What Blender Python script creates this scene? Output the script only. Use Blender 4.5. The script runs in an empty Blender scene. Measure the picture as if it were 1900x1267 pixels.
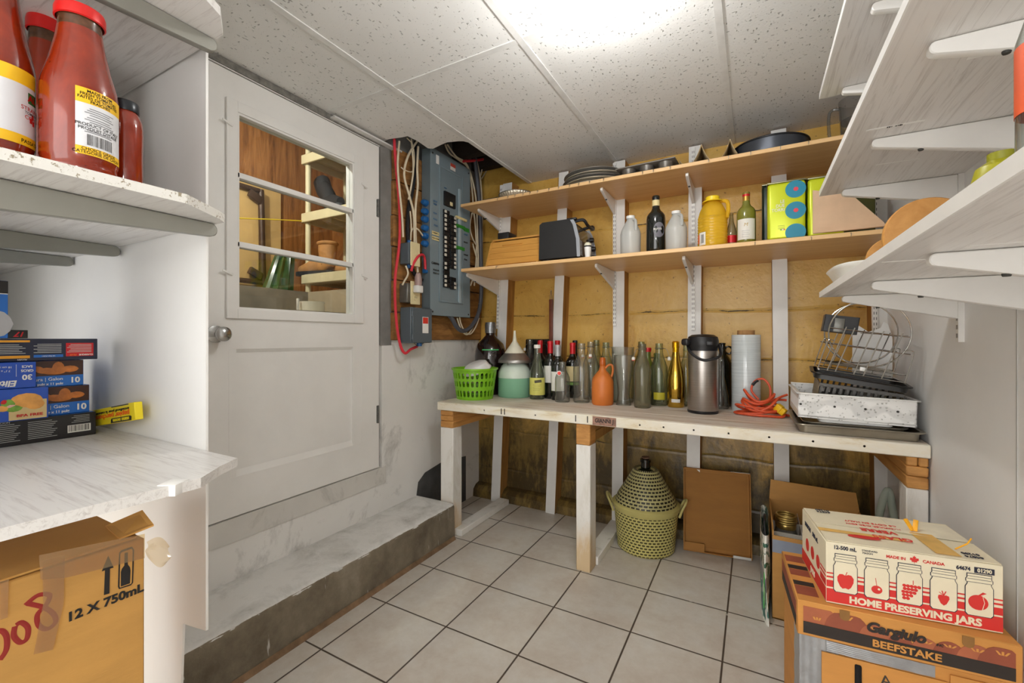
import bpy, bmesh, math, random
from mathutils import Vector, Matrix, Euler
random.seed(7)
sc = bpy.context.scene
COL = sc.collection
# ------------------------------------------------------------------ camera, world, exposure
FPX, CXP, CYP, EYE = 811.0, 950.0, 628.0, 1.10          # frame taken as 1900x1267
TH = math.radians(29.0)
cam_d = bpy.data.cameras.new('camera'); cam = bpy.data.objects.new('camera', cam_d); COL.objects.link(cam)
cam.location = (0, 0, EYE); cam.rotation_euler = (math.radians(90), 0, TH)
cam_d.sensor_width = 36; cam_d.lens = 36 * FPX / 1900; cam_d.shift_y = (CYP - 633.5) / 1900; cam_d.clip_start = 0.02
sc.camera = cam
w = bpy.data.worlds.new('world'); sc.world = w; w.use_nodes = True
w.node_tree.nodes['Background'].inputs[0].default_value = (1.0, 0.985, 0.96, 1); w.node_tree.nodes['Background'].inputs[1].default_value = 3.2
sc.view_settings.view_transform = 'Standard'; sc.view_settings.look = 'None'
sc.view_settings.exposure = 0.45; sc.view_settings.gamma = 1; sc.view_settings.use_curve_mapping = False
BULB_W, FILL_LAMP_W, CELLAR_W = 285.0, 68.0, 950.0              # watts of the two bulbs and the added fill lamp (built in their builders below)
cy = sc.cycles
cy.use_denoising = True; cy.max_bounces = 16; cy.diffuse_bounces = 8; cy.glossy_bounces = 6; cy.transmission_bounces = 14
cy.transparent_max_bounces = 16; cy.sample_clamp_indirect = 6; cy.caustics_reflective = False; cy.caustics_refractive = False
# ------------------------------------------------------------------ sight lines: where a seen point lies on a known plane
FW = Vector((-math.sin(TH), math.cos(TH), 0)); RT = Vector((math.cos(TH), math.sin(TH), 0)); UP = Vector((0, 0, 1)); E0 = Vector((0, 0, EYE))
def ray(px, py): return FW + RT * ((px - CXP) / FPX) + UP * ((CYP - py) / FPX)
def onz(px, py, z): d = ray(px, py); return E0 + d * ((z - EYE) / d.z)
def onx(px, py, x): d = ray(px, py); return E0 + d * (x / d.x)
def ony(px, py, y): d = ray(px, py); return E0 + d * (y / d.y)
def atd(px, py, d): return E0 + ray(px, py) * d
def stand(px, pyb, pyt, wpx, z, ymax=2.512):
    """round thing on a level surface z: returns base centre, radius, height, metres per pixel"""
    p = onz(px, pyb, z); d = (p - E0).dot(FW); u = (px - CXP) / FPX; k = math.sqrt(1 + u * u)
    r = wpx / 2 / FPX * d / k
    h = (p - E0); h.z = 0; h.normalize(); c = p + h * r; d = (c - E0).dot(FW); r = wpx / 2 / FPX * d / k
    if c.y > ymax - r:                                       # keep it clear of the studs: same sight line, nearer
        for _ in range(3):
            k2 = (ymax - r) / c.y; c.x *= k2; c.y *= k2; d = (Vector((c.x, c.y, EYE)) - E0).dot(FW); r = wpx / 2 / FPX * d / k
    ht = EYE + (CYP - pyt) / FPX * d - z
    return Vector((c.x, c.y, z)), r, ht, d / FPX
# ------------------------------------------------------------------ mesh builder
class MB:
    def __init__(s): s.bm = bmesh.new()
    def box(s, x0, x1, y0, y1, z0, z1, bev=0, seg=2): return s.obox(((x0+x1)/2, (y0+y1)/2, (z0+z1)/2), (abs(x1-x0), abs(y1-y0), abs(z1-z0)), None, bev, seg)
    def obox(s, c, size, rot=None, bev=0, seg=2):
        M = Matrix.Translation(c)
        if rot is not None: M = M @ (rot if isinstance(rot, Matrix) else Euler(rot).to_matrix()).to_4x4()
        M = M @ Matrix.Diagonal((*size, 1))
        r = bmesh.ops.create_cube(s.bm, size=1.0, matrix=M)
        if bev > 0:
            es = list({e for v in r['verts'] for e in v.link_edges})
            bmesh.ops.bevel(s.bm, geom=es, offset=bev, segments=seg, affect='EDGES', profile=0.5)
        return s
    def lathe(s, prof, c=(0, 0, 0), n=32, M=None, a0=0, a1=None):
        rings = []; c = Vector(c); full = a1 is None; T = (a1 - a0) if not full else 2 * math.pi
        cnt = n if full else n + 1
        for r, z in prof:
            if r < 1e-6: v = [s.bm.verts.new(s._t((0, 0, z), c, M))]
            else: v = [s.bm.verts.new(s._t((r*math.cos(a0+T*i/n), r*math.sin(a0+T*i/n), z), c, M)) for i in range(cnt)]
            rings.append(v)
        for a, b in zip(rings, rings[1:]):
            for i in range(n):
                j = (i + 1) % cnt
                if len(a) == 1 and len(b) == 1: continue
                if len(a) == 1: f = (a[0], b[j], b[i])
                elif len(b) == 1: f = (a[i], a[j], b[0])
                else: f = (a[i], a[j], b[j], b[i])
                try: s.bm.faces.new(f)
                except ValueError: pass
        return s
    def _t(s, p, c, M):
        p = Vector(p)
        if M is not None: p = M @ p
        return p + c
    def tube(s, pts, r, n=8, closed=False, cap=True):
        pts = [Vector(p) for p in pts]; N = len(pts); rings = []; prev = None
        rr = r if isinstance(r, (list, tuple)) else [r] * N
        for i, p in enumerate(pts):
            if closed: t = pts[(i+1) % N] - pts[i-1]
            else: t = pts[min(i+1, N-1)] - pts[max(i-1, 0)]
            if t.length < 1e-9: t = Vector((0, 0, 1))
            t.normalize()
            if prev is None:
                a = Vector((0, 0, 1)) if abs(t.z) < .9 else Vector((1, 0, 0)); u = t.cross(a).normalized()
            else:
                u = prev - t * prev.dot(t)
                u = u.normalized() if u.length > 1e-6 else t.orthogonal().normalized()
            prev = u; v = t.cross(u)
            rings.append([s.bm.verts.new(p + (u*math.cos(2*math.pi*k/n) + v*math.sin(2*math.pi*k/n)) * rr[i]) for k in range(n)])
        m = N if closed else N - 1
        for i in range(m):
            a, b = rings[i], rings[(i+1) % N]
            for k in range(n): s.bm.faces.new((a[k], a[(k+1) % n], b[(k+1) % n], b[k]))
        if cap and not closed:
            s.bm.faces.new(list(reversed(rings[0]))); s.bm.faces.new(rings[-1])
        return s
    def poly(s, pts):
        s.bm.faces.new([s.bm.verts.new(p) for p in pts]); return s
    def prism(s, poly, off):
        """closed solid: 3-D polygon swept by the vector off"""
        off = Vector(off); a = [s.bm.verts.new(p) for p in poly]; b = [s.bm.verts.new(Vector(p) + off) for p in poly]
        n = len(a); s.bm.faces.new(list(reversed(a))); s.bm.faces.new(b)
        for i in range(n): s.bm.faces.new((a[i], a[(i+1) % n], b[(i+1) % n], b[i]))
        return s
    def sphere(s, c, r, sub=2, scale=(1, 1, 1), rot=None):
        M = Matrix.Translation(c)
        if rot is not None: M = M @ Euler(rot).to_matrix().to_4x4()
        bmesh.ops.create_icosphere(s.bm, subdivisions=sub, radius=r, matrix=M @ Matrix.Diagonal((*scale, 1))); return s
    def grid(s, f, nu, nv, cu=False, cv=False):
        """surface from f(u, v), u and v in 0..1"""
        V = [[s.bm.verts.new(f(i/(nu if cu else nu), j/nv)) for j in range(nv if cv else nv+1)] for i in range(nu if cu else nu+1)]
        for i in range(nu):
            for j in range(nv):
                a, b = V[i], V[(i+1) % len(V)]
                s.bm.faces.new((a[j], b[j], b[(j+1) % len(b)], a[(j+1) % len(a)]))
        return s
    def build(s, name, m, parent=None, flat=False, ang=38, thick=0, kind=None):
        bmesh.ops.recalc_face_normals(s.bm, faces=s.bm.faces)
        if not flat:
            for f in s.bm.faces: f.smooth = True
        me = bpy.data.meshes.new(name); s.bm.to_mesh(me); s.bm.free()
        if not flat: me.set_sharp_from_angle(angle=math.radians(ang))
        me.materials.append(m)
        o = bpy.data.objects.new(name, me); COL.objects.link(o)
        if parent is not None: o.parent = parent
        if thick:
            sd = o.modifiers.new('shell', 'SOLIDIFY'); sd.thickness = thick; sd.offset = -1
        if kind: o['kind'] = kind
        return o
def thing(name, label, cat, loc=(0, 0, 0), rz=0.0, group=None):
    o = bpy.data.objects.new(name, None); COL.objects.link(o); o.empty_display_size = .02
    o.location = loc
    if isinstance(rz, (tuple, list)): o.rotation_euler = rz
    else: o.rotation_euler = (0, 0, rz)
    o['label'] = label; o['category'] = cat
    if group: o['group'] = group
    return o
def tag(o, label, cat, group=None):
    o['label'] = label; o['category'] = cat
    if group: o['group'] = group
    return o
def struct(o): o['kind'] = 'structure'; return o
def plab(o, label): o['label'] = label; return o
def copy_thing(src, label, loc=None, rz=None):
    c = src.copy(); COL.objects.link(c); c['label'] = label
    if loc is not None: c.location = loc
    if rz is not None: c.rotation_euler = (0, 0, rz)
    for ch in list(src.children):
        k = ch.copy(); COL.objects.link(k); k.parent = c
        for g in list(ch.children):
            q = g.copy(); COL.objects.link(q); q.parent = k
    return c
def text(s, size, m, parent, loc, rot, name='lettering', bold=0.0, align='CENTER', sx=1.0, shear=0, ex=.0004):
    cu = bpy.data.curves.new(name, 'FONT'); cu.body = s; cu.size = size; cu.align_x = align; cu.align_y = 'CENTER'
    cu.offset = bold * size; cu.extrude = ex; cu.shear = shear; cu.resolution_u = 3
    t = bpy.data.objects.new('tmp', cu); me = bpy.data.meshes.new_from_object(t)
    bpy.data.objects.remove(t); bpy.data.curves.remove(cu)
    me.materials.clear(); me.materials.append(m); me.name = name
    o = bpy.data.objects.new(name, me); COL.objects.link(o); o.parent = parent
    R = rot if isinstance(rot, Matrix) else Euler(rot).to_matrix()
    o.matrix_local = Matrix.Translation(loc) @ R.to_4x4() @ Matrix.Diagonal((sx, 1, 1, 1))
    return o
# frames for writing on upright faces (x of the text, y of the text, out of the face)
def face_rot(xdir, ydir):
    x = Vector(xdir).normalized(); y = Vector(ydir); y = (y - x * y.dot(x)).normalized(); z = x.cross(y)
    return Matrix((x, y, z)).transposed()
R_FRONT = face_rot((1, 0, 0), (0, 0, 1))                 # face looking to -Y
R_EAST = face_rot((0, 1, 0), (0, 0, 1))                  # face looking to +X
def arc(c, r, a0, a1, n, ax=(1, 0, 0), ay=(0, 0, 1)):
    ax, ay, c = Vector(ax), Vector(ay), Vector(c)
    return [c + ax*(r*math.cos(a0+(a1-a0)*i/n)) + ay*(r*math.sin(a0+(a1-a0)*i/n)) for i in range(n+1)]
def bez(pts, n=10):
    """smooth line through the points"""
    P = [Vector(p) for p in pts]; out = []
    for i in range(len(P)-1):
        p0, p1, p2, p3 = P[max(i-1, 0)], P[i], P[i+1], P[min(i+2, len(P)-1)]
        for k in range(n):
            t = k/n; out.append(0.5*((2*p1)+(p2-p0)*t+(2*p0-5*p1+4*p2-p3)*t*t+(3*p1-p0-3*p2+p3)*t**3))
    return out + [P[-1]]
# ------------------------------------------------------------------ materials
def srgb(h):
    h = h.lstrip('#'); c = [int(h[i:i+2], 16)/255 for i in (0, 2, 4)]
    return tuple((x/12.92 if x <= .04045 else ((x+.055)/1.055)**2.4) for x in c) + (1,)
class N:
    def __init__(s, name):
        s.m = bpy.data.materials.new(name); s.m.use_nodes = True; s.t = s.m.node_tree
        s.b = s.t.nodes['Principled BSDF']
    def n(s, kind, **kw):
        x = s.t.nodes.new('ShaderNode'+kind)
        for k, v in kw.items():
            if hasattr(x, k): setattr(x, k, v)
            else: x.inputs[k].default_value = v
        return x
    def l(s, a, b): s.t.links.new(a, b)
    def co(s, scale=(1, 1, 1), loc=(0, 0, 0)):
        tc = s.n('TexCoord'); mp = s.n('Mapping'); mp.inputs['Scale'].default_value = scale; mp.inputs['Location'].default_value = loc
        s.l(tc.outputs['Object'], mp.inputs[0]); return mp.outputs[0]
    def noise(s, vec, scale, detail=4, rough=.6, dist=0):
        x = s.n('TexNoise'); x.inputs['Scale'].default_value = scale; x.inputs['Detail'].default_value = detail; x.inputs['Roughness'].default_value = rough
        x.inputs['Distortion'].default_value = dist; s.l(vec, x.inputs['Vector']); return x.outputs['Fac']
    def ramp(s, fac, stops, interp='LINEAR'):
        r = s.n('ValToRGB'); r.color_ramp.interpolation = interp; e = r.color_ramp.elements
        while len(e) < len(stops): e.new(0.5)
        for k, (p, c) in zip(e, stops): k.position = p; k.color = c if len(c) == 4 else (*c, 1)
        s.l(fac, r.inputs[0]); return r.outputs['Color']
    def mix(s, fac, a, b, mode='MIX'):
        x = s.n('Mix'); x.data_type = 'RGBA'; x.blend_type = mode
        for v, i in ((fac, 0), (a, 6), (b, 7)):
            if hasattr(v, 'is_linked'): s.l(v, x.inputs[i])
            else: x.inputs[i].default_value = v
        return x.outputs[2]
    def math(s, op, a, b=None, c=None):
        x = s.n('Math'); x.operation = op
        for i, v in enumerate((a, b, c)):
            if v is None: continue
            if hasattr(v, 'is_linked'): s.l(v, x.inputs[i])
            else: x.inputs[i].default_value = v
        return x.outputs[0]
    def bump(s, h, strength=.2, dist=.01):
        x = s.n('Bump'); x.inputs['Strength'].default_value = strength; x.inputs['Distance'].default_value = dist
        s.l(h, x.inputs['Height']); s.l(x.outputs[0], s.b.inputs['Normal'])
    def base(s, c):
        if hasattr(c, 'is_linked'): s.l(c, s.b.inputs['Base Color'])
        else: s.b.inputs['Base Color'].default_value = c
    def set(s, **kw):
        for k, v in kw.items(): s.b.inputs[k].default_value = v
        return s
def K(hexa): return srgb(hexa)
def dk(c, f): return (c[0]*f, c[1]*f, c[2]*f, 1)
def plain(name, hexa, rough=.5, metal=0.0, var=.06, scale=14, bump=0, bscale=90, stretch=(1, 1, 1), **kw):
    q = N(name); c = K(hexa); v = q.co(stretch)
    f = q.noise(v, scale, 5)
    q.base(q.ramp(f, [(.25, dk(c, 1-2*var)), (.75, dk(c, 1+2*var))]))
    q.set(Roughness=rough, Metallic=metal, **kw)
    if bump: q.bump(q.noise(v, bscale, 3), bump, .004)
    return q.m
def glass(name, hexa, rough=.03, ior=1.45, thin=True):
    q = N(name); c = K(hexa)
    q.base(c); q.set(Roughness=rough, IOR=ior); q.b.inputs['Transmission Weight'].default_value = 1.0
    return q.m
def grain(name, a, b, stretch, scale=6, rough=.5, bump=.08, mid=None):
    q = N(name); v = q.co(stretch); f = q.noise(v, scale, 6, .65, .6)
    q.base(q.ramp(f, [(.3, K(a)), (.7, K(b))])); q.set(Roughness=rough); q.bump(f, bump, .003); return q.m
# ================================================================== MATERIALS OF THE ROOM
def wall_paint(name, hexa, grime=.0, sc_=2.2):
    q = N(name); v = q.co(); a = q.noise(v, sc_, 6, .62); b = q.noise(v, 38, 3)
    c = q.ramp(a, [(.25, dk(K(hexa), .93)), (.6, K(hexa))])
    if grime:
        g = q.noise(q.co((1, 1, .7)), 5, 8, .7, .4); gm = q.ramp(g, [(.55, (0, 0, 0)), (.70, (grime,)*3)])
        c = q.mix(gm, c, K('#6f6c66'))
    q.base(c); q.set(Roughness=.55); q.bump(q.math('ADD', a, q.math('MULTIPLY', b, .25)), .12, .01); return q.m
m_white = wall_paint('white wall paint', '#e6e5e2'); m_door = wall_paint('white door paint', '#e6e5e2', 0, 4)
m_wall_old = wall_paint('old white masonry paint', '#e3e2df', .5, 3)
m_wall_right = wall_paint('white panel paint', '#e8e8e7')
m_cement = plain('bare grey cement', '#7d7c79', .85, 0, .12, 9, .3, 40)
m_darkpatch = plain('dark grey masonry', '#4a4a4a', .9, 0, .15, 9, .3, 40)
def floor_mat():
    q = N('beige ceramic floor tiles'); tc = q.n('TexCoord'); sp = q.n('SeparateXYZ'); q.l(tc.outputs['Object'], sp.inputs[0]); T = .3115
    gx = q.math('DIVIDE', q.math('ADD', sp.outputs[0], 1.341), T); gy = q.math('DIVIDE', q.math('ADD', sp.outputs[1], -2.272), T)
    fx = q.math('SUBTRACT', gx, q.math('FLOOR', gx)); fy = q.math('SUBTRACT', gy, q.math('FLOOR', gy))
    ex = q.math('MINIMUM', fx, q.math('SUBTRACT', 1.0, fx)); ey = q.math('MINIMUM', fy, q.math('SUBTRACT', 1.0, fy)); e = q.math('MINIMUM', ex, ey)
    grout = q.ramp(e, [(.0075, (0, 0, 0)), (.0125, (1, 1, 1))])
    wn = q.n('TexWhiteNoise'); wn.noise_dimensions = '3D'; cb = q.n('CombineXYZ'); q.l(q.math('FLOOR', gx), cb.inputs[0]); q.l(q.math('FLOOR', gy), cb.inputs[1]); q.l(cb.outputs[0], wn.inputs['Vector'])
    v = q.co(); n1 = q.noise(v, 5, 6, .65, .5); n2 = q.noise(v, 26, 5, .7)
    c = q.ramp(n1, [(.3, K('#bdb2a6')), (.5, K('#c9c3b9')), (.72, K('#cdcbc6'))])
    c = q.mix(.22, c, q.ramp(n2, [(.35, K('#a99a8a')), (.7, K('#d3cfc8'))]))
    c = q.mix(q.math('MULTIPLY', wn.outputs['Value'], .12), c, K('#b3aca3'))
    st = q.ramp(q.noise(v, 11, 7, .75, .3), [(.70, (0, 0, 0)), (.80, (.55,)*3)]); c = q.mix(st, c, K('#8b6f50'))
    bit = q.ramp(q.noise(v, 7, 3), [(.66, (0, 0, 0)), (.68, (1, 1, 1))]); gc = q.mix(bit, K('#4a3f36'), K('#bdb6ac'))
    q.base(q.mix(grout, gc, c)); q.set(Roughness=.38); q.bump(q.math('ADD', grout, q.math('MULTIPLY', n2, .12)), .35, .003); return q.m
m_floor = floor_mat()
def ceil_mat():
    q = N('fissured ceiling tile'); v = q.co((1, 1, 1)); nz = q.n('TexNoise'); nz.inputs['Scale'].default_value = 3.0; q.l(v, nz.inputs['Vector'])
    def pits(stretch, scale, th, rot):
        mp = q.n('Mapping'); mp.inputs['Rotation'].default_value = (0, 0, rot); mp.inputs['Scale'].default_value = stretch; q.l(v, mp.inputs[0])
        vo = q.n('TexVoronoi'); vo.inputs['Scale'].default_value = scale; vo.inputs['Randomness'].default_value = 1
        q.l(mp.outputs[0], vo.inputs['Vector']); return q.ramp(vo.outputs['Distance'], [(th*.6, (1, 1, 1)), (th, (0, 0, 0))])
    p = q.math('MAXIMUM', q.math('MAXIMUM', pits((1, .42, 1), 62, .17, .5), pits((.45, 1, 1), 58, .15, .2)), pits((1, 1, 1), 90, .13, 0))
    a = q.noise(v, 2.5, 5); c = q.ramp(a, [(.3, K('#dbdbd9')), (.7, K('#e4e4e2'))])
    q.base(q.mix(q.math('MULTIPLY', p, .6), c, K('#74736f'))); q.set(Roughness=.8)
    q.bump(q.math('SUBTRACT', q.math('MULTIPLY', q.noise(v, 120, 2), .2), p), .6, .004); return q.m
m_ceil = ceil_mat(); m_tbar = plain('white ceiling grid metal', '#d9d9d7', .45)
def yellow_mat():
    q = N('yellow painted board formed concrete'); v = q.co(); sp = q.n('SeparateXYZ'); q.l(v, sp.inputs[0]); z = sp.outputs[2]
    wob = q.math('MULTIPLY', q.math('SUBTRACT', q.noise(v, 2.5, 5), .5), .05)
    t = q.math('DIVIDE', q.math('ADD', q.math('ADD', z, wob), .06), .262); f = q.math('SUBTRACT', t, q.math('FLOOR', t))
    seam = q.ramp(q.math('MINIMUM', f, q.math('SUBTRACT', 1.0, f)), [(.0, (1, 1, 1)), (.045, (0, 0, 0))])
    a = q.noise(v, 4, 7, .68, .5); c = q.ramp(a, [(.3, K('#b98d3c')), (.5, K('#cfa651')), (.75, K('#dcb96a'))])
    sp1 = q.ramp(q.noise(v, 55, 3), [(.66, (0, 0, 0)), (.71, (.7,)*3)]); c = q.mix(sp1, c, K('#6b5026'))
    cr = q.ramp(q.math('MULTIPLY', seam, q.noise(v, 9, 5, .7)), [(.38, (0, 0, 0)), (.52, (1, 1, 1))]); c = q.mix(cr, c, K('#3f2f18'))
    # rising damp and mould: patches that thin out upwards
    low = q.n('MapRange'); low.inputs[1].default_value = .88; low.inputs[2].default_value = .28; q.l(z, low.inputs[0])
    mo = q.noise(q.co((1.3, 1, .55)), 3.2, 8, .72, .7)
    mm = q.ramp(q.math('ADD', q.math('MULTIPLY', mo, .8), q.math('MULTIPLY', low.outputs[0], .33)), [(.50, (0, 0, 0)), (.66, (.9,)*3)])
    mm2 = q.ramp(q.math('ADD', q.math('MULTIPLY', q.noise(q.co((2.2, 1, .8)), 6, 8, .75), .8), q.math('MULTIPLY', low.outputs[0], .26)), [(.58, (0, 0, 0)), (.7, (.8,)*3)])
    c = q.mix(mm, c, K('#6d5a30')); c = q.mix(mm2, c, K('#2e2517'))
    q.base(c); q.set(Roughness=.36)
    q.bump(q.math('ADD', q.math('ADD', q.math('MULTIPLY', a, .7), q.math('MULTIPLY', q.noise(v, 34, 4), .35)), q.math('MULTIPLY', seam, -.6)), .45, .012); return q.m
m_yellow = yellow_mat()
def step_mat():
    q = N('concrete step with worn white paint'); v = q.co(); g = q.n('NewGeometry'); sp = q.n('SeparateXYZ'); q.l(g.outputs['Normal'], sp.inputs[0])
    n = q.noise(v, 6, 7, .7, .4); gr = q.ramp(n, [(.45, K('#d8d7d4')), (.62, K('#c2c1bd')), (.78, K('#93918c'))])
    n2 = q.noise(v, 5, 7, .7); con = q.ramp(n2, [(.3, K('#5d5344')), (.55, K('#7d7361')), (.75, K('#93897a'))])
    dr = q.ramp(q.noise(q.co((1, 16, 1.6)), 2.4, 4, .6), [(.68, (0, 0, 0)), (.71, (.75,)*3)]); con = q.mix(dr, con, K('#c9c7c2'))
    pn = q.ramp(q.math('ADD', sp.outputs[2], q.math('MULTIPLY', q.math('SUBTRACT', q.noise(v, 24, 4), .5), .9)), [(.42, (0, 0, 0)), (.5, (1, 1, 1))])
    sy = q.n('SeparateXYZ'); q.l(v, sy.inputs[0]); nearend = q.ramp(q.math('ADD', sy.outputs[1], q.math('MULTIPLY', q.noise(v, 30, 3), .03)), [(.655, (1, 1, 1)), (.66, (0, 0, 0))])
    q.base(q.mix(q.math('MAXIMUM', pn, nearend), con, gr)); q.set(Roughness=.8); q.bump(q.math('ADD', n, q.noise(v, 60, 3)), .3, .006); return q.m
m_step = step_mat()
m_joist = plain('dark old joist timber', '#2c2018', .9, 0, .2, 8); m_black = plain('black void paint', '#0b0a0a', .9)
# ================================================================== LAMPS
m_glow = N('lit lamp glass'); m_glow.b.inputs['Emission Color'].default_value = (1, .985, .96, 1); m_glow.set(Roughness=.3)
m_glow.b.inputs['Base Color'].default_value = (1, 1, 1, 1)
m_wplastic = plain('white plastic', '#e2e2df', .35, 0, .03)
def bulb(name, label, cat, loc, watts, drop=.0):
    """bare bulb in a ceiling holder: loc is the middle of its glass"""
    t = thing(name, label, cat, loc)
    m = m_glow.m.copy(); m.node_tree.nodes['Principled BSDF'].inputs['Emission Strength'].default_value = watts
    g = MB().lathe([(0, -.036), (.012, -.034), (.021, -.028), (.0275, -.016), (.029, -.004), (.0275, .008), (.0235, .022)], n=24).build('bulb_glass', m, t)
    MB().lathe([(.0235, .022), (.0175, .038), (.0145, .05)], n=24).build('bulb_collar', m_wplastic, t)
    MB().lathe([(.0145, .048), (.014, .058), (.019, .06), (.02, .085), (.03, .095), (.045, .1), (.045, .13 + drop), (0, .13 + drop)], n=24).build('lamp_holder', m_wplastic, t)
    return t
bulb('light_bulb', 'lit white bulb hanging bare from the ceiling tiles', 'light bulb', (-.395, 1.2, 2.012), BULB_W)
fl_ = thing('fill_lamp', 'added fill lamp on a thin stand, out of frame behind the viewpoint', 'lamp', (.06, -.24, 0))  # added out of view in place of a flash, brightens the alcove
m_l2 = m_glow.m.copy(); m_l2.node_tree.nodes['Principled BSDF'].inputs['Emission Strength'].default_value = FILL_LAMP_W
MB().sphere((0, 0, 1.40), .05, 3).build('lamp_globe', m_l2, fl_)
MB().lathe([(0, 0), (.13, 0), (.13, .012), (.02, .03), (.009, .05), (.009, 1.34), (.02, 1.348), (.02, 1.355), (0, 1.355)], n=24).build('stand', plain('dark lamp stand', '#2a2a2c', .5), fl_)
# ================================================================== ROOM SHELL
ZC = 2.14; XL = -1.72; XR = .52; YB = 2.615; YA = .504       # ceiling, door wall, right wall, back wall, alcove panel
struct(MB().box(-3.0, XR+.1, -1.6, YB+.1, -.06, 0).build('floor', m_floor, flat=True))
hole = [(-1.74, 1.695), (-1.666, 1.683), (-1.60, 1.70), (-1.559, 1.705), (-1.552, 1.774), (-1.561, 1.868), (-1.54, 1.885), (-1.47, 1.868), (-1.423, 1.86), (-1.366, 1.878), (-1.341, 1.892), (-1.322, 1.925), (-1.31, 1.95)]
c = MB(); c.box(-1.31, XR+.1, -1.6, YB+.1, ZC, ZC+.015)
c.prism([(-3.0, -1.6, ZC), (-1.31, -1.6, ZC), (-1.31, 1.95, ZC)] + [(x, y, ZC) for x, y in reversed(hole)] + [(-1.9, 1.695, ZC), (-1.9, YA, ZC), (-3.0, YA, ZC)], (0, 0, .015))
struct(c.build('ceiling', m_ceil, flat=True))
tb = MB()
for x in (-1.31, -.712, -.10): tb.box(x-.012, x+.012, -1.6, YB-.005, ZC-.004, ZC+.002)
tb.box(-1.32, -1.298, 1.9, YB, ZC, ZC+.05)
for y in (.126, 1.347): tb.box(-1.31, XR, y-.012, y+.012, ZC-.003, ZC+.002)
tb.box(XL, -1.31, 1.347-.012, 1.347+.012, ZC-.003, ZC+.002)
struct(tb.build('trim_1', m_tbar, flat=True))
# cavity above the cut tile
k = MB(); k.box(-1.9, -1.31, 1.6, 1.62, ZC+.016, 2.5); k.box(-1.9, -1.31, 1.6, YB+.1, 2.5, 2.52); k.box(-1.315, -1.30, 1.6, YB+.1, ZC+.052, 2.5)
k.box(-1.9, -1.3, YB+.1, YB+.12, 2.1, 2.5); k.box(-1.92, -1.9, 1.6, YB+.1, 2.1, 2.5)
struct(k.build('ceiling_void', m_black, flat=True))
j = MB(); j.box(-1.84, -1.32, 2.30, 2.36, 2.27, 2.48); j.box(-1.84, -1.32, 2.52, 2.58, 2.27, 2.48)
struct(j.build('ceiling_joist', m_joist, flat=True))
struct(MB().box(-1.9, XR+.1, YB, YB+.1, 0, 2.5).build('wall_back', m_yellow, flat=True))
lg = MB().prism([(XL, YB, 0), (XL, YB-.075, 0), (XL, YB-.07, .05), (XL, YB-.04, .075), (XL, YB, .085)], (XR-XL, 0, 0)).build('baseboard_back', m_yellow, flat=True); struct(lg)
wl = MB(); X0 = XL-.12
wl.box(X0, XL, YA+.012, .835, 0, ZC+.0); wl.box(X0, XL, .835, 1.685, 0, .335); wl.box(X0, XL, .835, 1.685, 2.108, ZC); wl.box(X0, XL, 1.685, YB, 0, 1.09)
struct(MB().box(X0, XL, 1.685, YB, 1.0905, 2.5).build('wall_left_upper', m_cement, flat=True))
struct(wl.build('wall_left', m_wall_old, flat=True))
struct(MB().box(XL-.012, XL+.004, 1.672, 1.75, 1.065, 2.135).build('wall_left_cement', m_cement, flat=True))
dp = MB().prism([(XL, 1.955, .187), (XL, 2.24, .0), (XL, 2.45, 0), (XL, 2.45, .30), (XL, 2.2, .325), (XL, 2.03, .30), (XL, 1.97, .26)], (.003, 0, 0)); struct(dp.build('wall_left_patch', m_darkpatch, flat=True))  # dark grey patch low on the door wall
struct(MB().box(XR, XR+.1, -1.6, YB, 0, ZC).build('wall_right', m_wall_right, flat=True))
struct(MB().box(XR-.0015, XR, 1.415, 1.42, 0, 1.22).build('wall_right_seam', plain('panel joint shade paint', '#b9b9b7', .6), flat=True))
# alcove panel with its notched foot, and the walls behind the camera
pn = [(-3.0, 0), (-1.16, 0), (-1.131, .455), (-1.034, .47), (-1.034, ZC), (-3.0, ZC)]
struct(MB().prism([(x, YA, z) for x, z in pn], (0, .005, 0)).build('wall_alcove', m_white, flat=True))
wr = MB(); wr.box(-3.1, -3.0, -.14, YA, 0, ZC); struct(wr.build('wall_alcove_end', m_white, flat=True))
ar = MB(); ar.box(-3.0, -2.2, -.14, -.04, 0, .84); ar.box(-1.35, -1.05, -.14, -.04, 0, .84); ar.box(-2.2, -1.35, -.14, -.04, .78, .84); ar.box(-3.0, -1.05, -.14, -.04, 1.36, ZC); ar.box(-1.55, -1.05, -.14, -.04, .84, 1.36); ar.box(-3.0, -1.92, -.14, -.04, .84, 1.36)
struct(ar.build('wall_alcove_rear', m_white, flat=True))           # openings added in this unseen wall to let light into the alcove
struct(MB().box(-1.15, -1.05, -1.6, -.14, 0, ZC).build('wall_passage', m_white, flat=True))
# dark gap trim between ceiling and door frame
m_trimdark = plain('grey gap filler', '#77756f', .8, 0, .25, 30)
struct(MB().box(XL-.01, XL+.006, .52, 1.70, 2.112, 2.139).build('trim_2', m_trimdark, flat=True))
struct(MB().box(XL, XL+.035, 1.36, 1.80, 2.118, 2.126).build('trim_3', m_tbar, flat=True))
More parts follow.
